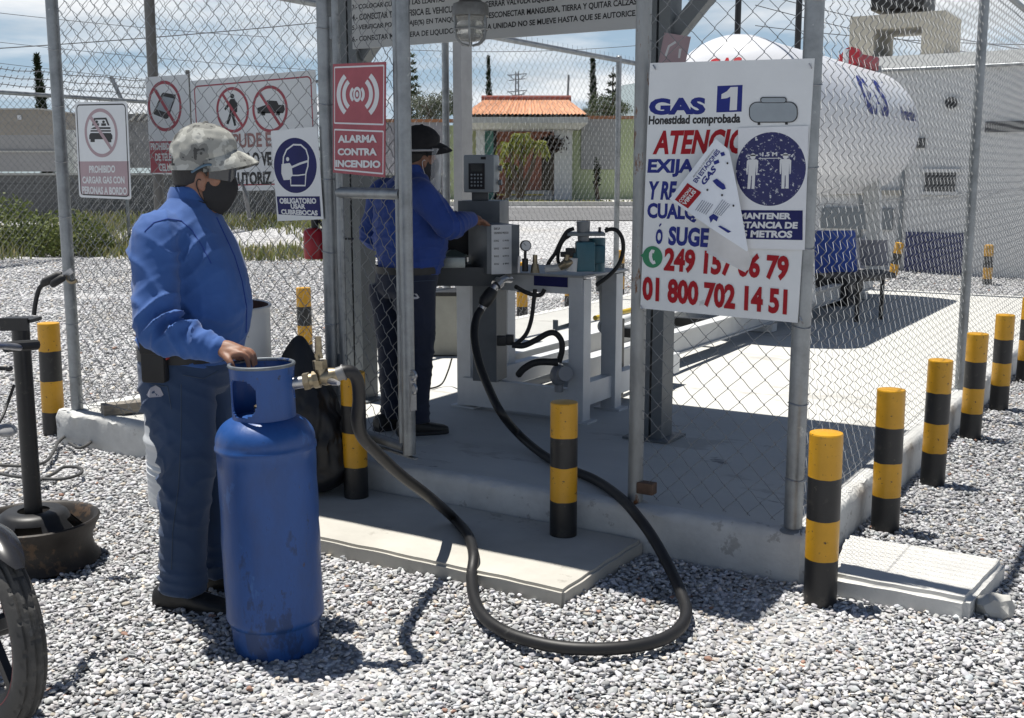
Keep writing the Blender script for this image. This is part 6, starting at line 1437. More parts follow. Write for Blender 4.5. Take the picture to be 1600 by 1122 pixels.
P = [pd(933 + random.gauss(0, 2.0), 275 + random.gauss(0, 12), 34.2) for _ in range(240)]; leaf_cards('crown', np.array(P), .10, .03, dark, t)
# ------------------------------------------------------------------ pylon and power lines
D_ = 150.0
t = yaw_thing('lattice_pylon', 'distant lattice power pylon above the tiled roof', 'pylon', cf((808 - 800) / 1793 * D_, D_, .75)); pm_ = mat('pylon_grey', (.22, .23, .24), .6, .3)
q = MB(); L0 = lambda px, py: pd(px, py, D_)
for a, b in (((804, 262), (806, 113)), ((812, 262), (810, 113))): q.bar(L0(*a), L0(*b), .12, .12)
for k in range(12): y = 255 - k * 12; q.bar(L0(804.5, y), L0(811.5, y - 12), .07, .07); q.bar(L0(811.5, y), L0(804.5, y - 12), .07, .07)
for y, w_ in ((116, 15), (124, 13), (142, 15), (148, 12)): q.bar(L0(808 - w_, y + 2), L0(808 + w_, y - 1), .12, .1)
for y in (116, 142):
    for s in (-1, 1): q.bar(L0(808 + s * 15, y), L0(808 + s * 4, y + 9), .08, .08); q.bar(L0(808 + s * 10, y), L0(808 + s * 8, y + 6), .06, .06)
q.build('lattice', pm_, t)
def line_(a, b, da, db, sag, r, label, grp='power lines across the sky'):
    A, B = pd(*a, da), pd(*b, db); n = 24; q = MB(); q.tube([A + (B - A) * (i / n) - UP * sag * 4 * (i / n) * (1 - i / n) for i in range(n + 1)], r, 5); single(q.build('power_line', mat('cable_dark', (.05, .05, .055), .6), smooth=60), label, 'power line', grp)
line_((-300, 92), (620, 22), 26, 34, .12, .012, 'dark cable crossing the sky over the left fence panel')
line_((-300, -18), (420, 58), 70, 90, .3, .02, 'thin cable high on the left of the sky')
line_((-300, 30), (500, 110), 70, 95, .3, .018, 'thin cable falling to the right behind the left cypress')
line_((-300, 60), (520, 150), 70, 95, .3, .018, 'lowest thin cable behind the left cypress')
line_((640, 78), (1010, 70), 120, 120, .4, .03, 'distant cable above the tiled roof and pylon')
line_((1180, -12), (1700, 92), 40, 40, .2, .014, 'upper cable crossing the sky above the white building')
line_((1180, 8), (1700, 110), 40, 40, .2, .014, 'middle cable crossing the sky above the white building')
line_((1180, 40), (1700, 70), 42, 42, .2, .014, 'lower nearly level cable above the white building')
# ================================================================== PEOPLE
def voxel(mb, vs_, it=4, fac=.5):
    me = mb.mesh('v'); bm = bmesh.new(); bm.from_mesh(me); bmesh.ops.recalc_face_normals(bm, faces=bm.faces[:]); bm.to_mesh(me); bm.free()
    o = bpy.data.objects.new('v', me); COL.objects.link(o)
    m = o.modifiers.new('r', 'REMESH'); m.mode = 'VOXEL'; m.voxel_size = vs_
    s = o.modifiers.new('s', 'SMOOTH'); s.iterations = it; s.factor = fac
    bpy.context.view_layer.update(); m2 = bpy.data.meshes.new_from_object(o.evaluated_get(bpy.context.evaluated_depsgraph_get())); bpy.data.objects.remove(o); m2.materials.clear(); return m2
def wrinkle(me, folds, fine=.0015):
    n = len(me.vertices); co = np.empty(n * 3); me.vertices.foreach_get('co', co); co = co.reshape(-1, 3); no = np.empty(n * 3); me.vertices.foreach_get('normal', no); no = no.reshape(-1, 3)
    n1 = np.array([noise.noise(Vector(p) * 7) for p in co]); n2 = np.array([noise.noise(Vector(p) * 16 + Vector((5, 5, 5))) for p in co]); n3 = np.array([noise.noise(Vector(p) * 4.2 + Vector((1, 9, 2))) for p in co])
    disp = fine * n2 + .004 * n3
    for c, d, lam, rad, amp in folds:
        c = np.array(c); d = np.array(d, float); d /= np.linalg.norm(d); q = co - c; r2 = (q ** 2).sum(1); wgt = np.exp(-r2 / rad ** 2)
        t = q @ d / lam + n1 * .55 + n3 * .5; ridge = (1 - np.abs(np.sin(pi * t))) ** 1.9; disp += 1.35 * amp * wgt * (ridge - .3) * (.55 + .9 * np.clip(.5 + n3 * 1.4, 0, 1))
    n5 = np.array([noise.noise(Vector((p[0] * 11 + p[2] * 4, p[1] * 11, p[2] * 7 - p[0] * 5)) + Vector((3, 7, 1))) for p in co])
    disp += .0052 * ((1 - np.abs(n5)) ** 9) * np.clip(.35 + n3 * 2.2, 0, 1)
    co = co + no * disp[:, None]; me.vertices.foreach_set('co', co.astype(np.float32).ravel()); me.update(); return me
def cloth(name, base, hi, weave=900, rough=.85):
    if name in MATS: return MATS[name]
    m = mat(name, base, rough, 0, .16, 5, .12, weave, sheen=.15, spots=[(hi, .22, 3.2)]); return m
skin = mat('tanned_skin', (.27, .135, .085), .55, 0, .10, 22, .06, 160); skin.node_tree.nodes['Principled BSDF'].inputs['Subsurface Weight'].default_value = .06
hairm = mat('black_hair', (.012, .010, .009), .6, 0, .3, 60, .4, 240, stretch=(1, 1, .25)); maskm = mat('black_mask', (.010, .010, .012), .75, 0, .2, 20, .1, 200)
shoem = mat('black_shoe', (.012, .012, .012), .5, 0, .4, 14, .2, 60, spots=((.09, .085, .08), .25, 10)); leather = mat('black_leather', (.010, .010, .011), .5, 0, .2, 30, .15, 90)
shirt1 = cloth('blue_workshirt', (.030, .096, .305), (.040, .118, .35)); shirt2 = cloth('blue_jacket', (.017, .052, .25), (.022, .062, .28)); jeans1 = cloth('dark_denim', (.024, .052, .118), (.038, .075, .16), 700); jeans2 = cloth('navy_trousers', (.010, .016, .038), (.014, .022, .05), 700)
HEAD = [(1.445, .135, .03, .03), (1.46, .13, .052, .042), (1.49, .115, .078, .058), (1.53, .105, .093, .068), (1.57, .103, .098, .074), (1.61, .103, .100, .077), (1.65, .100, .097, .077), (1.69, .095, .084, .068), (1.72, .09, .058, .05), (1.735, .088, .02, .02)]
def head_at(z):
    zs = [h[0] for h in HEAD]; return [float(np.interp(z, zs, [h[k] for h in HEAD])) for k in (1, 2, 3)]
def hring(z, off, th):
    c, rx, ry = head_at(z); return Vector((c + (rx + off) * cos(th), (ry + off) * sin(th), z))
TORSO = [(z, c + .006, rx * .965, ry * .96) for z, c, rx, ry in [(.90, .035, .160, .185), (.96, .048, .182, .198), (1.03, .055, .198, .206), (1.10, .057, .212, .214), (1.17, .053, .207, .218), (1.24, .048, .199, .220), (1.33, .036, .180, .214), (1.40, .033, .142, .190), (1.45, .05, .100, .135), (1.49, .062, .076, .082), (1.53, .070, .068, .070)]]
def limb(q, pts, rs, n=20, k=6, flat=1):
    P = catmull(pts, k); m = len(P); R_ = [float(np.interp(i / (m - 1) * (len(rs) - 1), range(len(rs)), rs)) for i in range(m)]; q.tube(P, R_, n)
    q.ell(P[0], (R_[0],) * 3, 16, 10); q.ell(P[-1], (R_[-1],) * 3, 16, 10)
def build_person(label, M, arms, hands, legs, shoes, smats, heady=0, headp=0, vox=.0055, folds_s=(), folds_j=(), sc_=1.0):
    t = thing('person', label, 'person', None, M=M)
    HR = Matrix.Translation((.09, 0, 1.47)) @ Matrix.Rotation(heady, 4, 'Z') @ Matrix.Rotation(headp, 4, 'Y') @ Matrix.Translation((-.09, 0, -1.47))
    # body: one continuous surface
    q = MB(); hq = MB(); hq.loft([((c, 0, z), (rx, 0, 0), (0, ry, 0)) for z, c, rx, ry in HEAD], 36)
    hq.ell((.205, 0, 1.555), (.022, .016, .026), 14, 10); hq.ell((.185, 0, 1.59), (.02, .013, .03), 12, 8)                     # nose
    for s in (-1, 1):
        hq.ell((.178, s * .032, 1.603), (.016, .018, .012), 12, 8); hq.ell((.19, s * .018, 1.505), (.012, .02, .008), 12, 6)     # eye mounds, lips
        hq.ell((.12, s * .076, 1.555), (.020, .010, .034), 16, 10); hq.ell((.125, s * .071, 1.532), (.012, .009, .014), 10, 8)   # ears
        hq.ell((.15, s * .05, 1.56), (.035, .022, .03), 12, 8)
    q.add([HR @ Vector(v) for v in hq.v], hq.f)
    limb(q, [(.055, 0, 1.40), (.068, 0, 1.46), (.088, 0, 1.54)], [.075, .064, .058])
    q.loft([((c, 0, z), (rx - .03, 0, 0), (0, ry - .03, 0)) for z, c, rx, ry in TORSO[:8]], 28)
    for (S_, E_, W_), hd in zip(arms, hands):
        limb(q, [S_, E_, W_], [.05, .042, .030])
        for pts, rs in hd: limb(q, pts, rs, 12, 4)
    for L in legs: q.loft([((c, y, z), (rx * .72, 0, 0), (0, ry * .72, 0)) for z, c, y, rx, ry in L], 20)
    me = voxel(q, vox, 3, .45); me.materials.append(skin); body = put('body', me, t, 80, world=False)
    # shirt
    q = MB(); q.loft([((c, 0, z), (rx, 0, 0), (0, ry, 0), .9) for z, c, rx, ry in TORSO], 40)
    for (S_, E_, W_) in arms:
        S_, E_, W_ = Vector(S_), Vector(E_), Vector(W_); limb(q, [Vector((.04, S_.y * .6, S_.z - .01)), S_ * 1 + (E_ - S_) * .06, (S_ + E_) / 2 + Vector((0, 0, 0)), E_, E_ + (W_ - E_) * .5, W_ - (W_ - E_).normalized() * .0], [.078, .084, .078, .074, .062, .046], 24)
    me = voxel(q, .0075, 4, .5); wrinkle(me, folds_s); me.materials.append(smats[0]); shirt = put('shirt', me, t, 80, world=False)
    for (S_, E_, W_) in arms:
        E_, W_ = Vector(E_), Vector(W_); d = (W_ - E_).normalized(); c = MB(); c.tube([W_ - d * .052, W_ - d * .03, W_ + d * .010, W_ + d * .016], [.050, .0475, .0445, .040], 24); c.build('cuff', smats[0], shirt, 60, world=False)
    # collar
    c = MB(); vs, fs = [], []; n = 40
    for i in range(n + 1):
        th = radians(28 + 304 * i / n)
        for r, z in ((.070, 1.488), (.066, 1.528), (.072, 1.535), (.082, 1.512), (.086, 1.488)): vs.append(Vector((.072 + r * 1.02 * cos(th), r * .98 * sin(th), z - .035 * max(0, cos(th)) - .004)))
    for i in range(n):
        for k in range(4): fs.append((i * 5 + k, i * 5 + k + 1, (i + 1) * 5 + k + 1, (i + 1) * 5 + k))
    c.add(vs, fs); c.build('collar', smats[0], shirt, 60, world=False)
    # trousers
    q = MB(); q.loft([((.035, 0, .955), (.168, 0, 0), (0, .188, 0)), ((.03, 0, .90), (.176, 0, 0), (0, .195, 0)), ((.022, 0, .83), (.168, 0, 0), (0, .195, 0)), ((.018, 0, .79), (.13, 0, 0), (0, .15, 0))], 36)
    for L in legs: q.loft([((c, y, z), (rx, 0, 0), (0, ry, 0), .95) for z, c, y, rx, ry in L], 30)
    me = voxel(q, .0085, 5, .5); wrinkle(me, folds_j, .001); me.materials.append(smats[1]); trousers = put('trousers', me, t, 80, world=False)
    b = MB(); pts = [(.036 + .176 * cos(a), .196 * sin(a), .945) for a in np.linspace(0, 2 * pi, 49)[:-1]]
    vs = [Vector((x, y, z + dz)) * 1 for x, y, z in pts for dz in (-.02, .02)]; b.add(vs, [(2 * i, 2 * ((i + 1) % 48), 2 * ((i + 1) % 48) + 1, 2 * i + 1) for i in range(48)]); 
    o = solid_local(b, .006, 'belt', leather, trousers)
    for (x, y, yaw) in shoes:
        Ms = Matrix.Translation((x, y, 0)) @ Matrix.Rotation(yaw, 4, 'Z'); q = MB()
        R_ = [(-.125, .032, .075, .040), (-.11, .038, .09, .046), (-.06, .041, .092, .048), (0, .042, .082, .044), (.06, .048, .064, .036), (.11, .050, .052, .030), (.15, .044, .044, .026), (.172, .026, .034, .02)]
        q.loft([(Ms @ Vector((a, 0, h * .52)), Ms.to_3x3() @ Vector((0, w_, 0)), Vector((0, 0, h * .55)), .75) for a, w_, h, _ in R_], 24); sh = q.build('shoe', shoem, t, 50, world=False)
        q = MB(); q.loft([(Ms @ Vector((a, 0, .010)), Ms.to_3x3() @ Vector((0, w_ * 1.08, 0)), Vector((0, 0, .016)), .6) for a, w_, h, _ in R_], 24); q.build('sole', rubber, sh, 40, world=False)
    return t, body, shirt, trousers, HR
def solid_local(mb, th, name, m, parent, smooth=40):
    ROOTM['__id'] = Matrix.Identity(4); me = mb.mesh('s'); o = bpy.data.objects.new('s', me); COL.objects.link(o); md = o.modifiers.new('s', 'SOLIDIFY'); md.thickness = th; md.offset = 0
    bpy.context.view_layer.update(); m2 = bpy.data.meshes.new_from_object(o.evaluated_get(bpy.context.evaluated_depsgraph_get())); bpy.data.objects.remove(o); m2.materials.clear(); m2.materials.append(m); return put(name, m2, parent, smooth, world=False)
def xf(mb, M): mb.v = [tuple(M @ Vector(v)) for v in mb.v]; return mb
def cap_on(t, HR, m, mbrim, opening=True, strap=None):
    C = [(1.590, .100, .110, .086), (1.62, .102, .1125, .0885), (1.65, .105, .114, .089), (1.68, .110, .112, .085), (1.705, .113, .102, .076), (1.727, .113, .083, .062), (1.744, .112, .055, .042), (1.753, .112, .025, .02), (1.755, .112, .003, .003)]
    q = MB(); n = 72; vs, fs = [], []
    zz = [c[0] for c in C]; lev = np.concatenate([np.linspace(1.590, 1.70, 16), np.linspace(1.705, 1.755, 12)])
    for z in lev:
        c, rx, ry = [float(np.interp(z, zz, [k[j] for k in C])) for j in (1, 2, 3)]
        for i in range(n):
            th = 2 * pi * i / n; tilt = .040 * max(0, (cos(th))) * max(0, (1.66 - z) / .07) - .008 * max(0, -cos(th)) * max(0, (1.66 - z) / .07)
            seam = -.0016 * exp(-((((th / (pi / 3)) % 1) - .5) / .05) ** 2); wr_ = .003 * noise.noise(Vector((cos(th) * 3, sin(th) * 3, z * 30))) + .003 * noise.noise(Vector((cos(th) * 6, sin(th) * 6, z * 55 + 3)))
            vs.append(HR @ Vector((c + (rx + seam + wr_) * cos(th), (ry + seam + wr_) * sin(th), z + tilt)))
    for j in range(len(lev) - 1):
        for i in range(n):
            th = 2 * pi * (i + .5) / n; d = abs((th - pi + pi) % (2 * pi) - pi) if False else abs(th - pi); z = (lev[j] + lev[j + 1]) / 2
            if opening and d < radians(52) and z > 1.604 and ((d / radians(48)) ** 2 + ((z - 1.604) / .046) ** 2 < 1): continue
            fs.append((j * n + i, j * n + (i + 1) % n, (j + 1) * n + (i + 1) % n, (j + 1) * n + i))
    q.add(vs, fs); cap = solid_local(q, .003, 'cap', m, t, 60)
    q = MB(); q.ell(HR @ Vector((.112, 0, 1.756)), (.009, .009, .005), 14, 8); q.build('button', m, cap, world=False)
    q = MB(); vs, fs = [], []; nu, nv = 30, 10
    for j in range(nv + 1):
        v = j / nv
        for i in range(nu + 1):
            u = -1 + 2 * i / nu; th = u * radians(78); c, rx, ry = .106, .110, .0865
            ix, iy = c + rx * cos(th), ry * sin(th); L = .082 * (1 - abs(u) ** 3.2) + .004
            vs.append(HR @ Vector((ix + L * v * (1 - .15 * abs(u)), iy * (1 + .06 * v), 1.645 + .022 * cos(th) - .030 * sin(th) ** 2 - .014 * v - .022 * v * v + .003 * noise.noise(Vector((u * 2, v * 2, 1))))))
    for j in range(nv):
        for i in range(nu): fs.append((j * (nu + 1) + i, j * (nu + 1) + i + 1, (j + 1) * (nu + 1) + i + 1, (j + 1) * (nu + 1) + i))
    q.add(vs, fs); solid_local(q, .005, 'brim', mbrim, cap, 60)
    return cap
def hair_on(t, HR, low=1.520):
    q = MB(); vs, fs = [], []; nu, nv = 40, 12
    for j in range(nv + 1):
        for i in range(nu + 1):
            th = radians(68 + 224 * i / nu); s_ = abs(th - pi) / radians(112); z0 = low + .045 * max(0, s_ - .45) / .55; z = z0 + (1.665 - z0) * j / nv
            vs.append(HR @ (hring(z, .0045 + .002 * noise.noise(Vector((th * 6, z * 60, 0))) - (.004 if j == 0 else 0), th)))
    for j in range(nv):
        for i in range(nu): fs.append((j * (nu + 1) + i, j * (nu + 1) + i + 1, (j + 1) * (nu + 1) + i + 1, (j + 1) * (nu + 1) + i))
    q.add(vs, fs); return q.build('hair', hairm, t, 60, world=False)
def mask_on(t, HR, m, strapm, neck=True):
    q = MB(); vs, fs = [], []; nu, nv = 30, 14
    for j in range(nv + 1):
        for i in range(nu + 1):
            u = -1 + 2 * i / nu; th = u * radians(80); v = j / nv; z = 1.438 + .135 * v - .028 * abs(u) ** 2 * v + .022 * abs(u) ** 1.5 * (1 - v)
            off = .007 + .026 * exp(-(th / radians(26)) ** 2) * exp(-((z - 1.535) / .045) ** 2) + .012 * exp(-(th / radians(40)) ** 2) * exp(-((z - 1.47) / .04) ** 2); vs.append(HR @ hring(max(1.447, z), off, th) - UP * max(0, 1.447 - z))
    for j in range(nv):
        for i in range(nu): fs.append((j * (nu + 1) + i, j * (nu + 1) + i + 1, (j + 1) * (nu + 1) + i + 1, (j + 1) * (nu + 1) + i))
    q.add(vs, fs); mk_ = q.build('face_mask', m, t, 60, world=False)
    for s in (-1, 1):
        q = MB(); q.tube(catmull([HR @ Vector(p) for p in ((.135, s * .073, 1.545), (.118, s * .088, 1.56), (.108, s * .085, 1.545), (.118, s * .078, 1.51), (.135, s * .066, 1.48))], 5), .0018, 6); q.build('ear_loop', strapm, mk_, world=False)
        if neck: q = MB(); q.tube(catmull([HR @ Vector((.14, s * .064, 1.478)), HR @ Vector((.09, s * .070, 1.490)), Vector((.05, s * .066, 1.505)), Vector((.012, s * .03, 1.525)), Vector((.008, 0, 1.53))], 6), .0022, 6); q.build('strap', strapm, mk_, world=False)
    return mk_

# ---- standing man with his hand on the cylinder
o1 = cf(-1.2014, 4.05, 0); fa = radians(7); X1 = (RT * cos(fa) - FW * sin(fa)).normalized(); Y1 = UP.cross(X1)
M1 = Matrix((X1, Y1, UP)).transposed().to_4x4(); M1.translation = o1; I1 = M1.inverted()
rim = TK + (-RT * .80 + FW * .60) * .1025 + UP * .972 - RT * .018
def L1(v): return I1 @ v
Wr = rim - RT * .088 + UP * .030 + FW * .02; Kn = rim + UP * .022 - RT * .006
armR = [(.016, -.19, 1.38), (.058, -.30, 1.068), tuple(L1(Wr))]
hR = [([L1(Wr), L1((Wr + Kn) / 2 + UP * .006), L1(Kn)], [.027, .031, .027]), ([L1(Wr + FW * .012), L1(Kn + FW * .022)], [.022, .019]), ([L1(Wr - FW * .012), L1(Kn - FW * .022)], [.022, .019])]
for i, (ln, dz) in enumerate(((.040, .0), (.046, .004), (.043, .003), (.034, -.002))):
    b = Kn + FW * (.033 - i * .022) + UP * dz; hR.append(([L1(b - RT * .012), L1(b + RT * ln * .55 + UP * .004), L1(b + RT * ln + UP * -.012), L1(b + RT * (ln + .006) - UP * .042)], [.0105, .0100, .0092, .0078]))
hR.append(([L1(Wr - FW * .022 + RT * .02), L1(rim - FW * .045 - RT * .028 + UP * .004), L1(rim - FW * .050 - RT * .012 - UP * .026)], [.0135, .0115, .0092]))
armL = [(.0, .195, 1.385), (-.04, .285, 1.09), (.05, .27, .85)]
hL = [([(.05, .27, .85), (.07, .265, .80), (.08, .26, .765)], [.027, .032, .026])]
for i in range(4): hL.append(([(.055 + i * .02, .262, .77), (.058 + i * .021, .256, .725), (.062 + i * .018, .238, .69)], [.010, .0095, .008]))
hL.append(([(.085, .262, .82), (.112, .25, .785), (.115, .24, .755)], [.013, .011, .009]))
legN = [(.86, .015, -.093, .150, .100), (.775, .008, -.098, .146, .100), (.68, .012, -.100, .128, .092), (.60, .014, -.100, .116, .087), (.535, .012, -.100, .108, .084), (.42, -.004, -.102, .098, .080), (.34, -.010, -.104, .096, .079), (.19, -.022, -.106, .092, .077), (.12, -.024, -.106, .095, .080), (.070, -.026, -.106, .093, .079)]
legN = [(z, c + .012 + .028 * min(1, max(0, (.86 - z) / .3)), y, rx * .92, ry * .95) for z, c, y, rx, ry in legN]
legF = [(.86, .02, .093, .150, .100), (.775, .02, .098, .140, .098), (.68, .03, .10, .122, .090), (.535, .05, .10, .105, .083), (.34, .07, .102, .094, .079), (.19, .082, .104, .090, .077), (.11, .085, .104, .094, .080), (.070, .085, .104, .092, .079)]
av = (Vector(armR[1]) - Vector(armR[0])).normalized(); fv = (Vector(armR[2]) - Vector(armR[1])).normalized()
E1 = Vector(armR[1])
FS = [(E1 + Vector((.06, -.04, .05)), av * .8 + Vector((.55, 0, .1)), .062, .085, .024), (E1 + fv * .09 + Vector((0, -.03, .02)), fv + Vector((0, 0, .5)), .058, .085, .011), (E1 + fv * .17, fv - Vector((0, 0, .4)), .05, .06, .006), (E1 + Vector((.05, -.02, -.04)), fv + Vector((0, 0, .6)), .07, .08, .010),
      (Vector((.03, -.22, 1.25)), Vector((.75, 0, .65)), .075, .13, .012), (Vector((.10, -.17, 1.30)), Vector((.6, 0, -.7)), .06, .10, .010), (Vector((-.10, -.12, 1.12)), Vector((.6, .8, .15)), .10, .14, .012), (Vector((-.09, -.13, 1.0)), Vector((.5, .3, .8)), .09, .09, .010),
      (Vector((.10, -.15, 1.0)), Vector((.35, .0, 1)), .065, .14, .009), (Vector((.2, -.05, 1.05)), Vector((.8, 0, .6)), .08, .14, .006), (Vector((.05, .0, .95)), Vector((0, 0, 1)), .05, .22, .007), (Vector((0, -.18, 1.40)), Vector((.9, .3, .2)), .06, .10, .006), (Vector((-.07, -.16, 1.28)), Vector((1, .5, .1)), .12, .1, .016)]
FJ = [(Vector((-.02, -.1, .12)), Vector((.15, 0, 1)), .046, .10, .013), (Vector((.08, .1, .12)), Vector((0, 0, 1)), .046, .10, .012), (Vector((-.06, -.13, .43)), Vector((.5, 0, .9)), .09, .10, .009), (Vector((.0, -.12, .54)), Vector((-.4, 0, 1)), .07, .14, .008), (Vector((.10, -.08, .80)), Vector((.7, 0, .7)), .06, .14, .009), (Vector((-.1, -.1, .76)), Vector((-.6, .2, .8)), .06, .12, .010), (Vector((.06, .1, .5)), Vector((.3, 0, 1)), .11, .12, .006), (Vector((.04, -.13, .26)), Vector((.6, 0, .8)), .10, .11, .006)]
t1, body1, sh1, tr1, HR1 = build_person('person in blue shirt, camouflage cap and mask resting a hand on the blue cylinder', M1, [armR, armL], [hR, hL], [legN, legF], [(.030, -.108, radians(-6)), (.105, .104, radians(4))], (shirt1, jeans1), radians(7), radians(4), .0045, FS, FJ)
# camouflage cap
cm = bpy.data.materials.new('camouflage_cloth'); cm.use_nodes = True; tt = cm.node_tree; bb = tt.nodes['Principled BSDF']; bb.inputs['Roughness'].default_value = .85
co = N(tt, 'ShaderNodeTexCoord'); na = N(tt, 'ShaderNodeTexNoise'); na.inputs['Scale'].default_value = 17; na.inputs['Detail'].default_value = 3; tt.links.new(co.outputs['Object'], na.inputs['Vector'])
ra = N(tt, 'ShaderNodeValToRGB'); ra.color_ramp.interpolation = 'CONSTANT'; e = ra.color_ramp.elements; e[0].position = 0; e[0].color = (.07, .07, .065, 1); e[1].position = .36; e[1].color = (.20, .20, .185, 1)
for p_, c_ in ((.45, (.33, .33, .30, 1)), (.56, (.47, .47, .43, 1)), (.66, (.27, .27, .25, 1)), (.73, (.05, .05, .05, 1))): x = e.new(p_); x.color = c_
tt.links.new(na.outputs[0], ra.inputs[0]); tt.links.new(ra.outputs[0], bb.inputs['Base Color'])
nb = N(tt, 'ShaderNodeTexNoise'); nb.inputs['Scale'].default_value = 400; tt.links.new(co.outputs['Object'], nb.inputs['Vector']); bp = N(tt, 'ShaderNodeBump'); bp.inputs['Strength'].default_value = .2; bp.inputs['Distance'].default_value = .002; tt.links.new(nb.outputs[0], bp.inputs['Height']); tt.links.new(bp.outputs[0], bb.inputs['Normal'])
cap_on(t1, HR1, cm, cm); hair_on(t1, HR1, 1.522); mask_on(t1, HR1, maskm, maskm)
q = MB(); vs, fs = [], []; nu, nv = 30, 8
for j in range(nv + 1):
    for i in range(nu + 1):
        u = -1 + 2 * i / nu; th = u * radians(66); z = 1.566 + .066 * j / nv - .012 * (1 - abs(u)) * (1 - j / nv); vs.append(HR1 @ hring(z, .012 + .008 * cos(th), th))
for j in range(nv):
    for i in range(nu): fs.append((j * (nu + 1) + i, j * (nu + 1) + i + 1, (j + 1) * (nu + 1) + i + 1, (j + 1) * (nu + 1) + i))
q.add(vs, fs); gls = q.build('safety_glasses', mat('smoke_lens', (.03, .035, .042), .12, 0, .1, 4, spec=.7), t1, 60, world=False)
for s in (-1, 1): q = MB(); pts = [HR1 @ p for p in (hring(1.612, .019, s * radians(62)), Vector((.14, s * .090, 1.610)), Vector((.115, s * .087, 1.598)), Vector((.09, s * .082, 1.582)))]; q.tube(catmull(pts, 5), .0042, 8); q.build('temple', mat('temple_blue', (.10, .17, .23), .4), gls, world=False)
q = MB(); q.box((.0, -.212, .955), (.085, .05, .175), 0, bev=.012); q.box((.0, -.238, 1.005), (.08, .012, .07), 0, bev=.005); q.build('belt_pouch', leather, t1, 40, world=False)
q = MB(); q.box((.052, -.225, .965), (.004, .02, .03)); q.build('key_tag', mat('tag_red', (.4, .03, .02), .5), t1, world=False)
# placket, pocket seams and the embroidered car on the back pocket, laid on the real cloth surface
from mathutils.bvhtree import BVHTree
def surf(o, Mw_):
    me = o.data; return BVHTree.FromPolygons([Mw_ @ v.co for v in me.vertices], [tuple(p.vertices) for p in me.polygons])
def on(bvh, pts, lift=.002):
    out = []
    for px, py in pts:
        h = bvh.ray_cast(CAM, ray(px, py).normalized())
        if h[0] is not None: out.append(h[0] + h[1] * lift)
    return out
bs1 = surf(sh1, M1); bj1 = surf(tr1, M1)
def seam(bvh, pts, par, m, r=.0016, name='seam', k=10):
    P = []
    for a, b in zip(pts[:-1], pts[1:]):
        for i in range(k): P.append((a[0] + (b[0] - a[0]) * i / k, a[1] + (b[1] - a[1]) * i / k))
    P.append(pts[-1]); Q = on(bvh, P, .0012); 
    if len(Q) > 2: q = MB(); q.tube(Q, r, 5); q.build(name, m, par, 60)
sm_ = mat('shirt_seam', (.018, .05, .26), .9); jm_ = mat('denim_stitch', (.06, .085, .13), .9)
seam(bs1, [(226, 362), (240, 348), (262, 342), (283, 345)], sh1, sm_); seam(bs1, [(283, 345), (300, 360), (316, 385), (330, 412)], sh1, sm_)
seam(bs1, [(338, 340), (352, 370), (366, 400), (378, 440), (385, 480), (384, 520)], sh1, sm_, .0022, 'placket')
seam(bj1, [(236, 600), (262, 604), (268, 640)], tr1, jm_); seam(bj1, [(286, 586), (318, 592), (340, 580)], tr1, jm_); seam(bj1, [(283, 600), (283, 680), (279, 760), (270, 830), (268, 890)], tr1, jm_)
E2 = on(bj1, [(230, 617), (236, 606), (244, 602), (251, 606), (256, 617), (252, 620), (234, 621)], .003)
if len(E2) == 7: q = MB(); q.add(E2, [tuple(range(7))]); q.build('pocket_emblem', mat('emblem_thread', (.36, .36, .42), .8), tr1, 0)

# ---- second worker at the dispenser
fb = radians(50); X2 = (RT * cos(radians(36)) + FW * sin(radians(36))).normalized(); Y2 = UP.cross(X2); s2 = .935
o2 = cf(-.585, 6.02, PZ); M2 = Matrix((X2 * s2, Y2 * s2, UP * s2)).transposed().to_4x4(); M2.translation = o2; I2 = M2.inverted()
def L2(v): return I2 @ v
wr = pd(735, 343, 6.05); kn = pd(746, 344, 6.08); el = pd(701, 352, 5.86)
aR = [(.0, -.195, 1.385), tuple(L2(el)), tuple(L2(wr))]
h2 = [([L2(wr), L2((wr + kn) / 2), L2(kn)], [.028, .032, .028])]
dvv = (kn - wr).normalized(); sd_ = Vector((dvv.y, -dvv.x, 0)).normalized()
for i, ln in enumerate((.055, .066, .06, .046)): b = kn + sd_ * (.030 - .021 * i); h2.append(([L2(b), L2(b + dvv * ln * .5 - UP * .006), L2(b + dvv * ln - UP * .022)], [.0115, .0105, .009]))
h2.append(([L2(wr + dvv * .02 - sd_ * .03), L2(kn - sd_ * .052 - UP * .01), L2(kn - sd_ * .055 + dvv * .03 - UP * .02)], [.0145, .0125, .010]))
aL = [(.0, .195, 1.385), (-.02, .31, 1.12), (.19, .24, 1.05)]
h3 = [([(.19, .24, 1.05), (.24, .22, 1.045), (.27, .21, 1.04)], [.027, .032, .026])]
for i in range(4): h3.append(([(.27, .24 - .021 * i, 1.045), (.31, .235 - .021 * i, 1.04), (.335, .23 - .021 * i, 1.02)], [.0105, .0095, .0085]))
h3.append(([(.22, .19, 1.05), (.26, .17, 1.045), (.285, .165, 1.035)], [.0135, .0115, .0095]))
lA = [(z, c * .8, y, rx * .96, ry) for z, c, y, rx, ry in legN]; lB = [(z, c * .25 - .02, y, rx * .96, ry) for z, c, y, rx, ry in legF]
F2s = [(Vector(aR[1]) + Vector((0, 0, .05)), Vector(aR[2]) - Vector(aR[1]), .045, .12, .012), (Vector((-.12, .0, 1.1)), Vector((.2, .5, .8)), .08, .2, .010), (Vector((0, 0, .98)), Vector((0, 0, 1)), .05, .25, .009), (Vector((-.1, -.1, 1.3)), Vector((.3, .9, .3)), .08, .15, .008), (Vector(aL[1]), Vector((.5, 0, 1)), .05, .12, .012)]
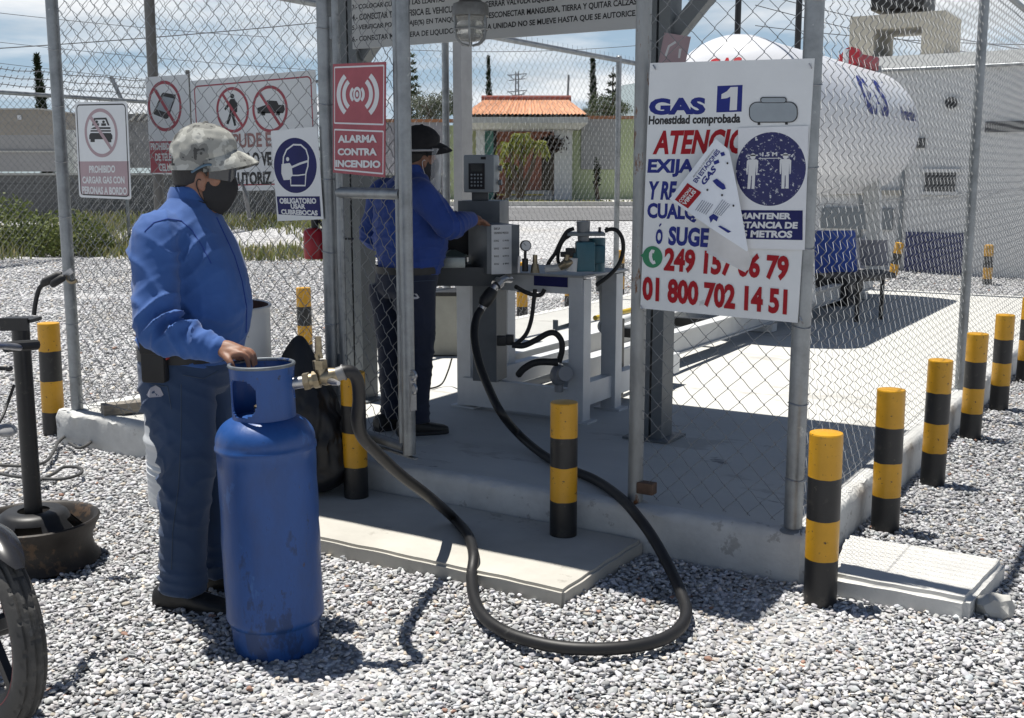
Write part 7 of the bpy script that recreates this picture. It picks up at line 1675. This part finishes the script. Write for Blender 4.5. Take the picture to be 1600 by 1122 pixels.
F2j = [(Vector((0, -.1, .12)), Vector((0, 0, 1)), .05, .1, .012), (Vector((0, .1, .12)), Vector((0, 0, 1)), .05, .1, .012), (Vector((-.05, 0, .45)), Vector((.2, 0, 1)), .07, .2, .010), (Vector((-.1, 0, .8)), Vector((0, .5, .8)), .07, .18, .008)]
t2, body2, sh2, tr2, HR2 = build_person('person in blue jacket, dark trousers and face shield working at the grey dispenser', M2, [aR, aL], [h2, h3], [lA, lB], [(.03, -.11, radians(-18)), (-.01, .11, radians(6))], (shirt2, jeans2), radians(-16), radians(5), .006, F2s, F2j)
capb = mat('cap_black', (.010, .010, .012), .85, 0, .2, 20, .1, 300); cp2 = cap_on(t2, HR2, capb, capb, True); hair_on(t2, HR2, 1.53); mask_on(t2, HR2, mat('mask_grey', (.03, .03, .035), .8), signwh2, False)
q = MB(); q.tube([HR2 @ Vector((.104 + .118 * cos(a), .093 * sin(a), 1.612 + .012 * cos(a))) for a in np.linspace(0, 2 * pi, 41)[:-1]], .006, 8, closed=True); q.build('visor_band', mat('band_grey', (.45, .45, .47), .6), t2, 60, world=False)
q = MB(); q.box(HR2 @ Vector((.228, 0, 1.63)), (.03, .12, .022), bev=.006); q.build('visor_clip', blackp, t2, 40, world=False)
vis = bpy.data.materials.new('clear_visor'); vis.use_nodes = True; vt = vis.node_tree; pb = vt.nodes['Principled BSDF']; pb.inputs['Base Color'].default_value = (.8, .83, .86, 1); pb.inputs['Roughness'].default_value = .12
tp = N(vt, 'ShaderNodeBsdfTransparent'); ms = N(vt, 'ShaderNodeMixShader'); lw = N(vt, 'ShaderNodeLayerWeight'); lw.inputs[0].default_value = .35; mr = N(vt, 'ShaderNodeMapRange'); mr.inputs[3].default_value = .16; mr.inputs[4].default_value = .8; vt.links.new(lw.outputs['Facing'], mr.inputs[0]); vt.links.new(mr.outputs[0], ms.inputs[0]); vt.links.new(tp.outputs[0], ms.inputs[1]); vt.links.new(pb.outputs[0], ms.inputs[2]); vt.links.new(ms.outputs[0], vt.nodes['Material Output'].inputs[0])
q = MB(); vs, fs = [], []; nu, nv = 24, 10
for j in range(nv + 1):
    for i in range(nu + 1): th = radians(-68 + 136 * i / nu); z = 1.40 + .23 * j / nv; k = 1 + .05 * (1 - j / nv); vs.append(HR2 @ Vector((.105 + .135 * k * cos(th), .105 * k * sin(th), z)))
for j in range(nv):
    for i in range(nu): fs.append((j * (nu + 1) + i, j * (nu + 1) + i + 1, (j + 1) * (nu + 1) + i + 1, (j + 1) * (nu + 1) + i))
q.add(vs, fs); q.build('face_shield', vis, t2, 80, world=False)
bj2 = surf(tr2, M2)
seam(bj2, [(640, 440), (680, 438)], tr2, jm_, .0015, 'pocket_seam')
E3 = on(bj2, [(637, 464), (642, 459), (651, 459), (655, 465), (652, 467), (640, 468)], .003)
if len(E3) == 6: q = MB(); q.add(E3, [tuple(range(6))]); q.build('pocket_emblem', mat('emblem_white', (.55, .55, .57), .8), tr2, 0)
ROOTM.pop('__id', None)
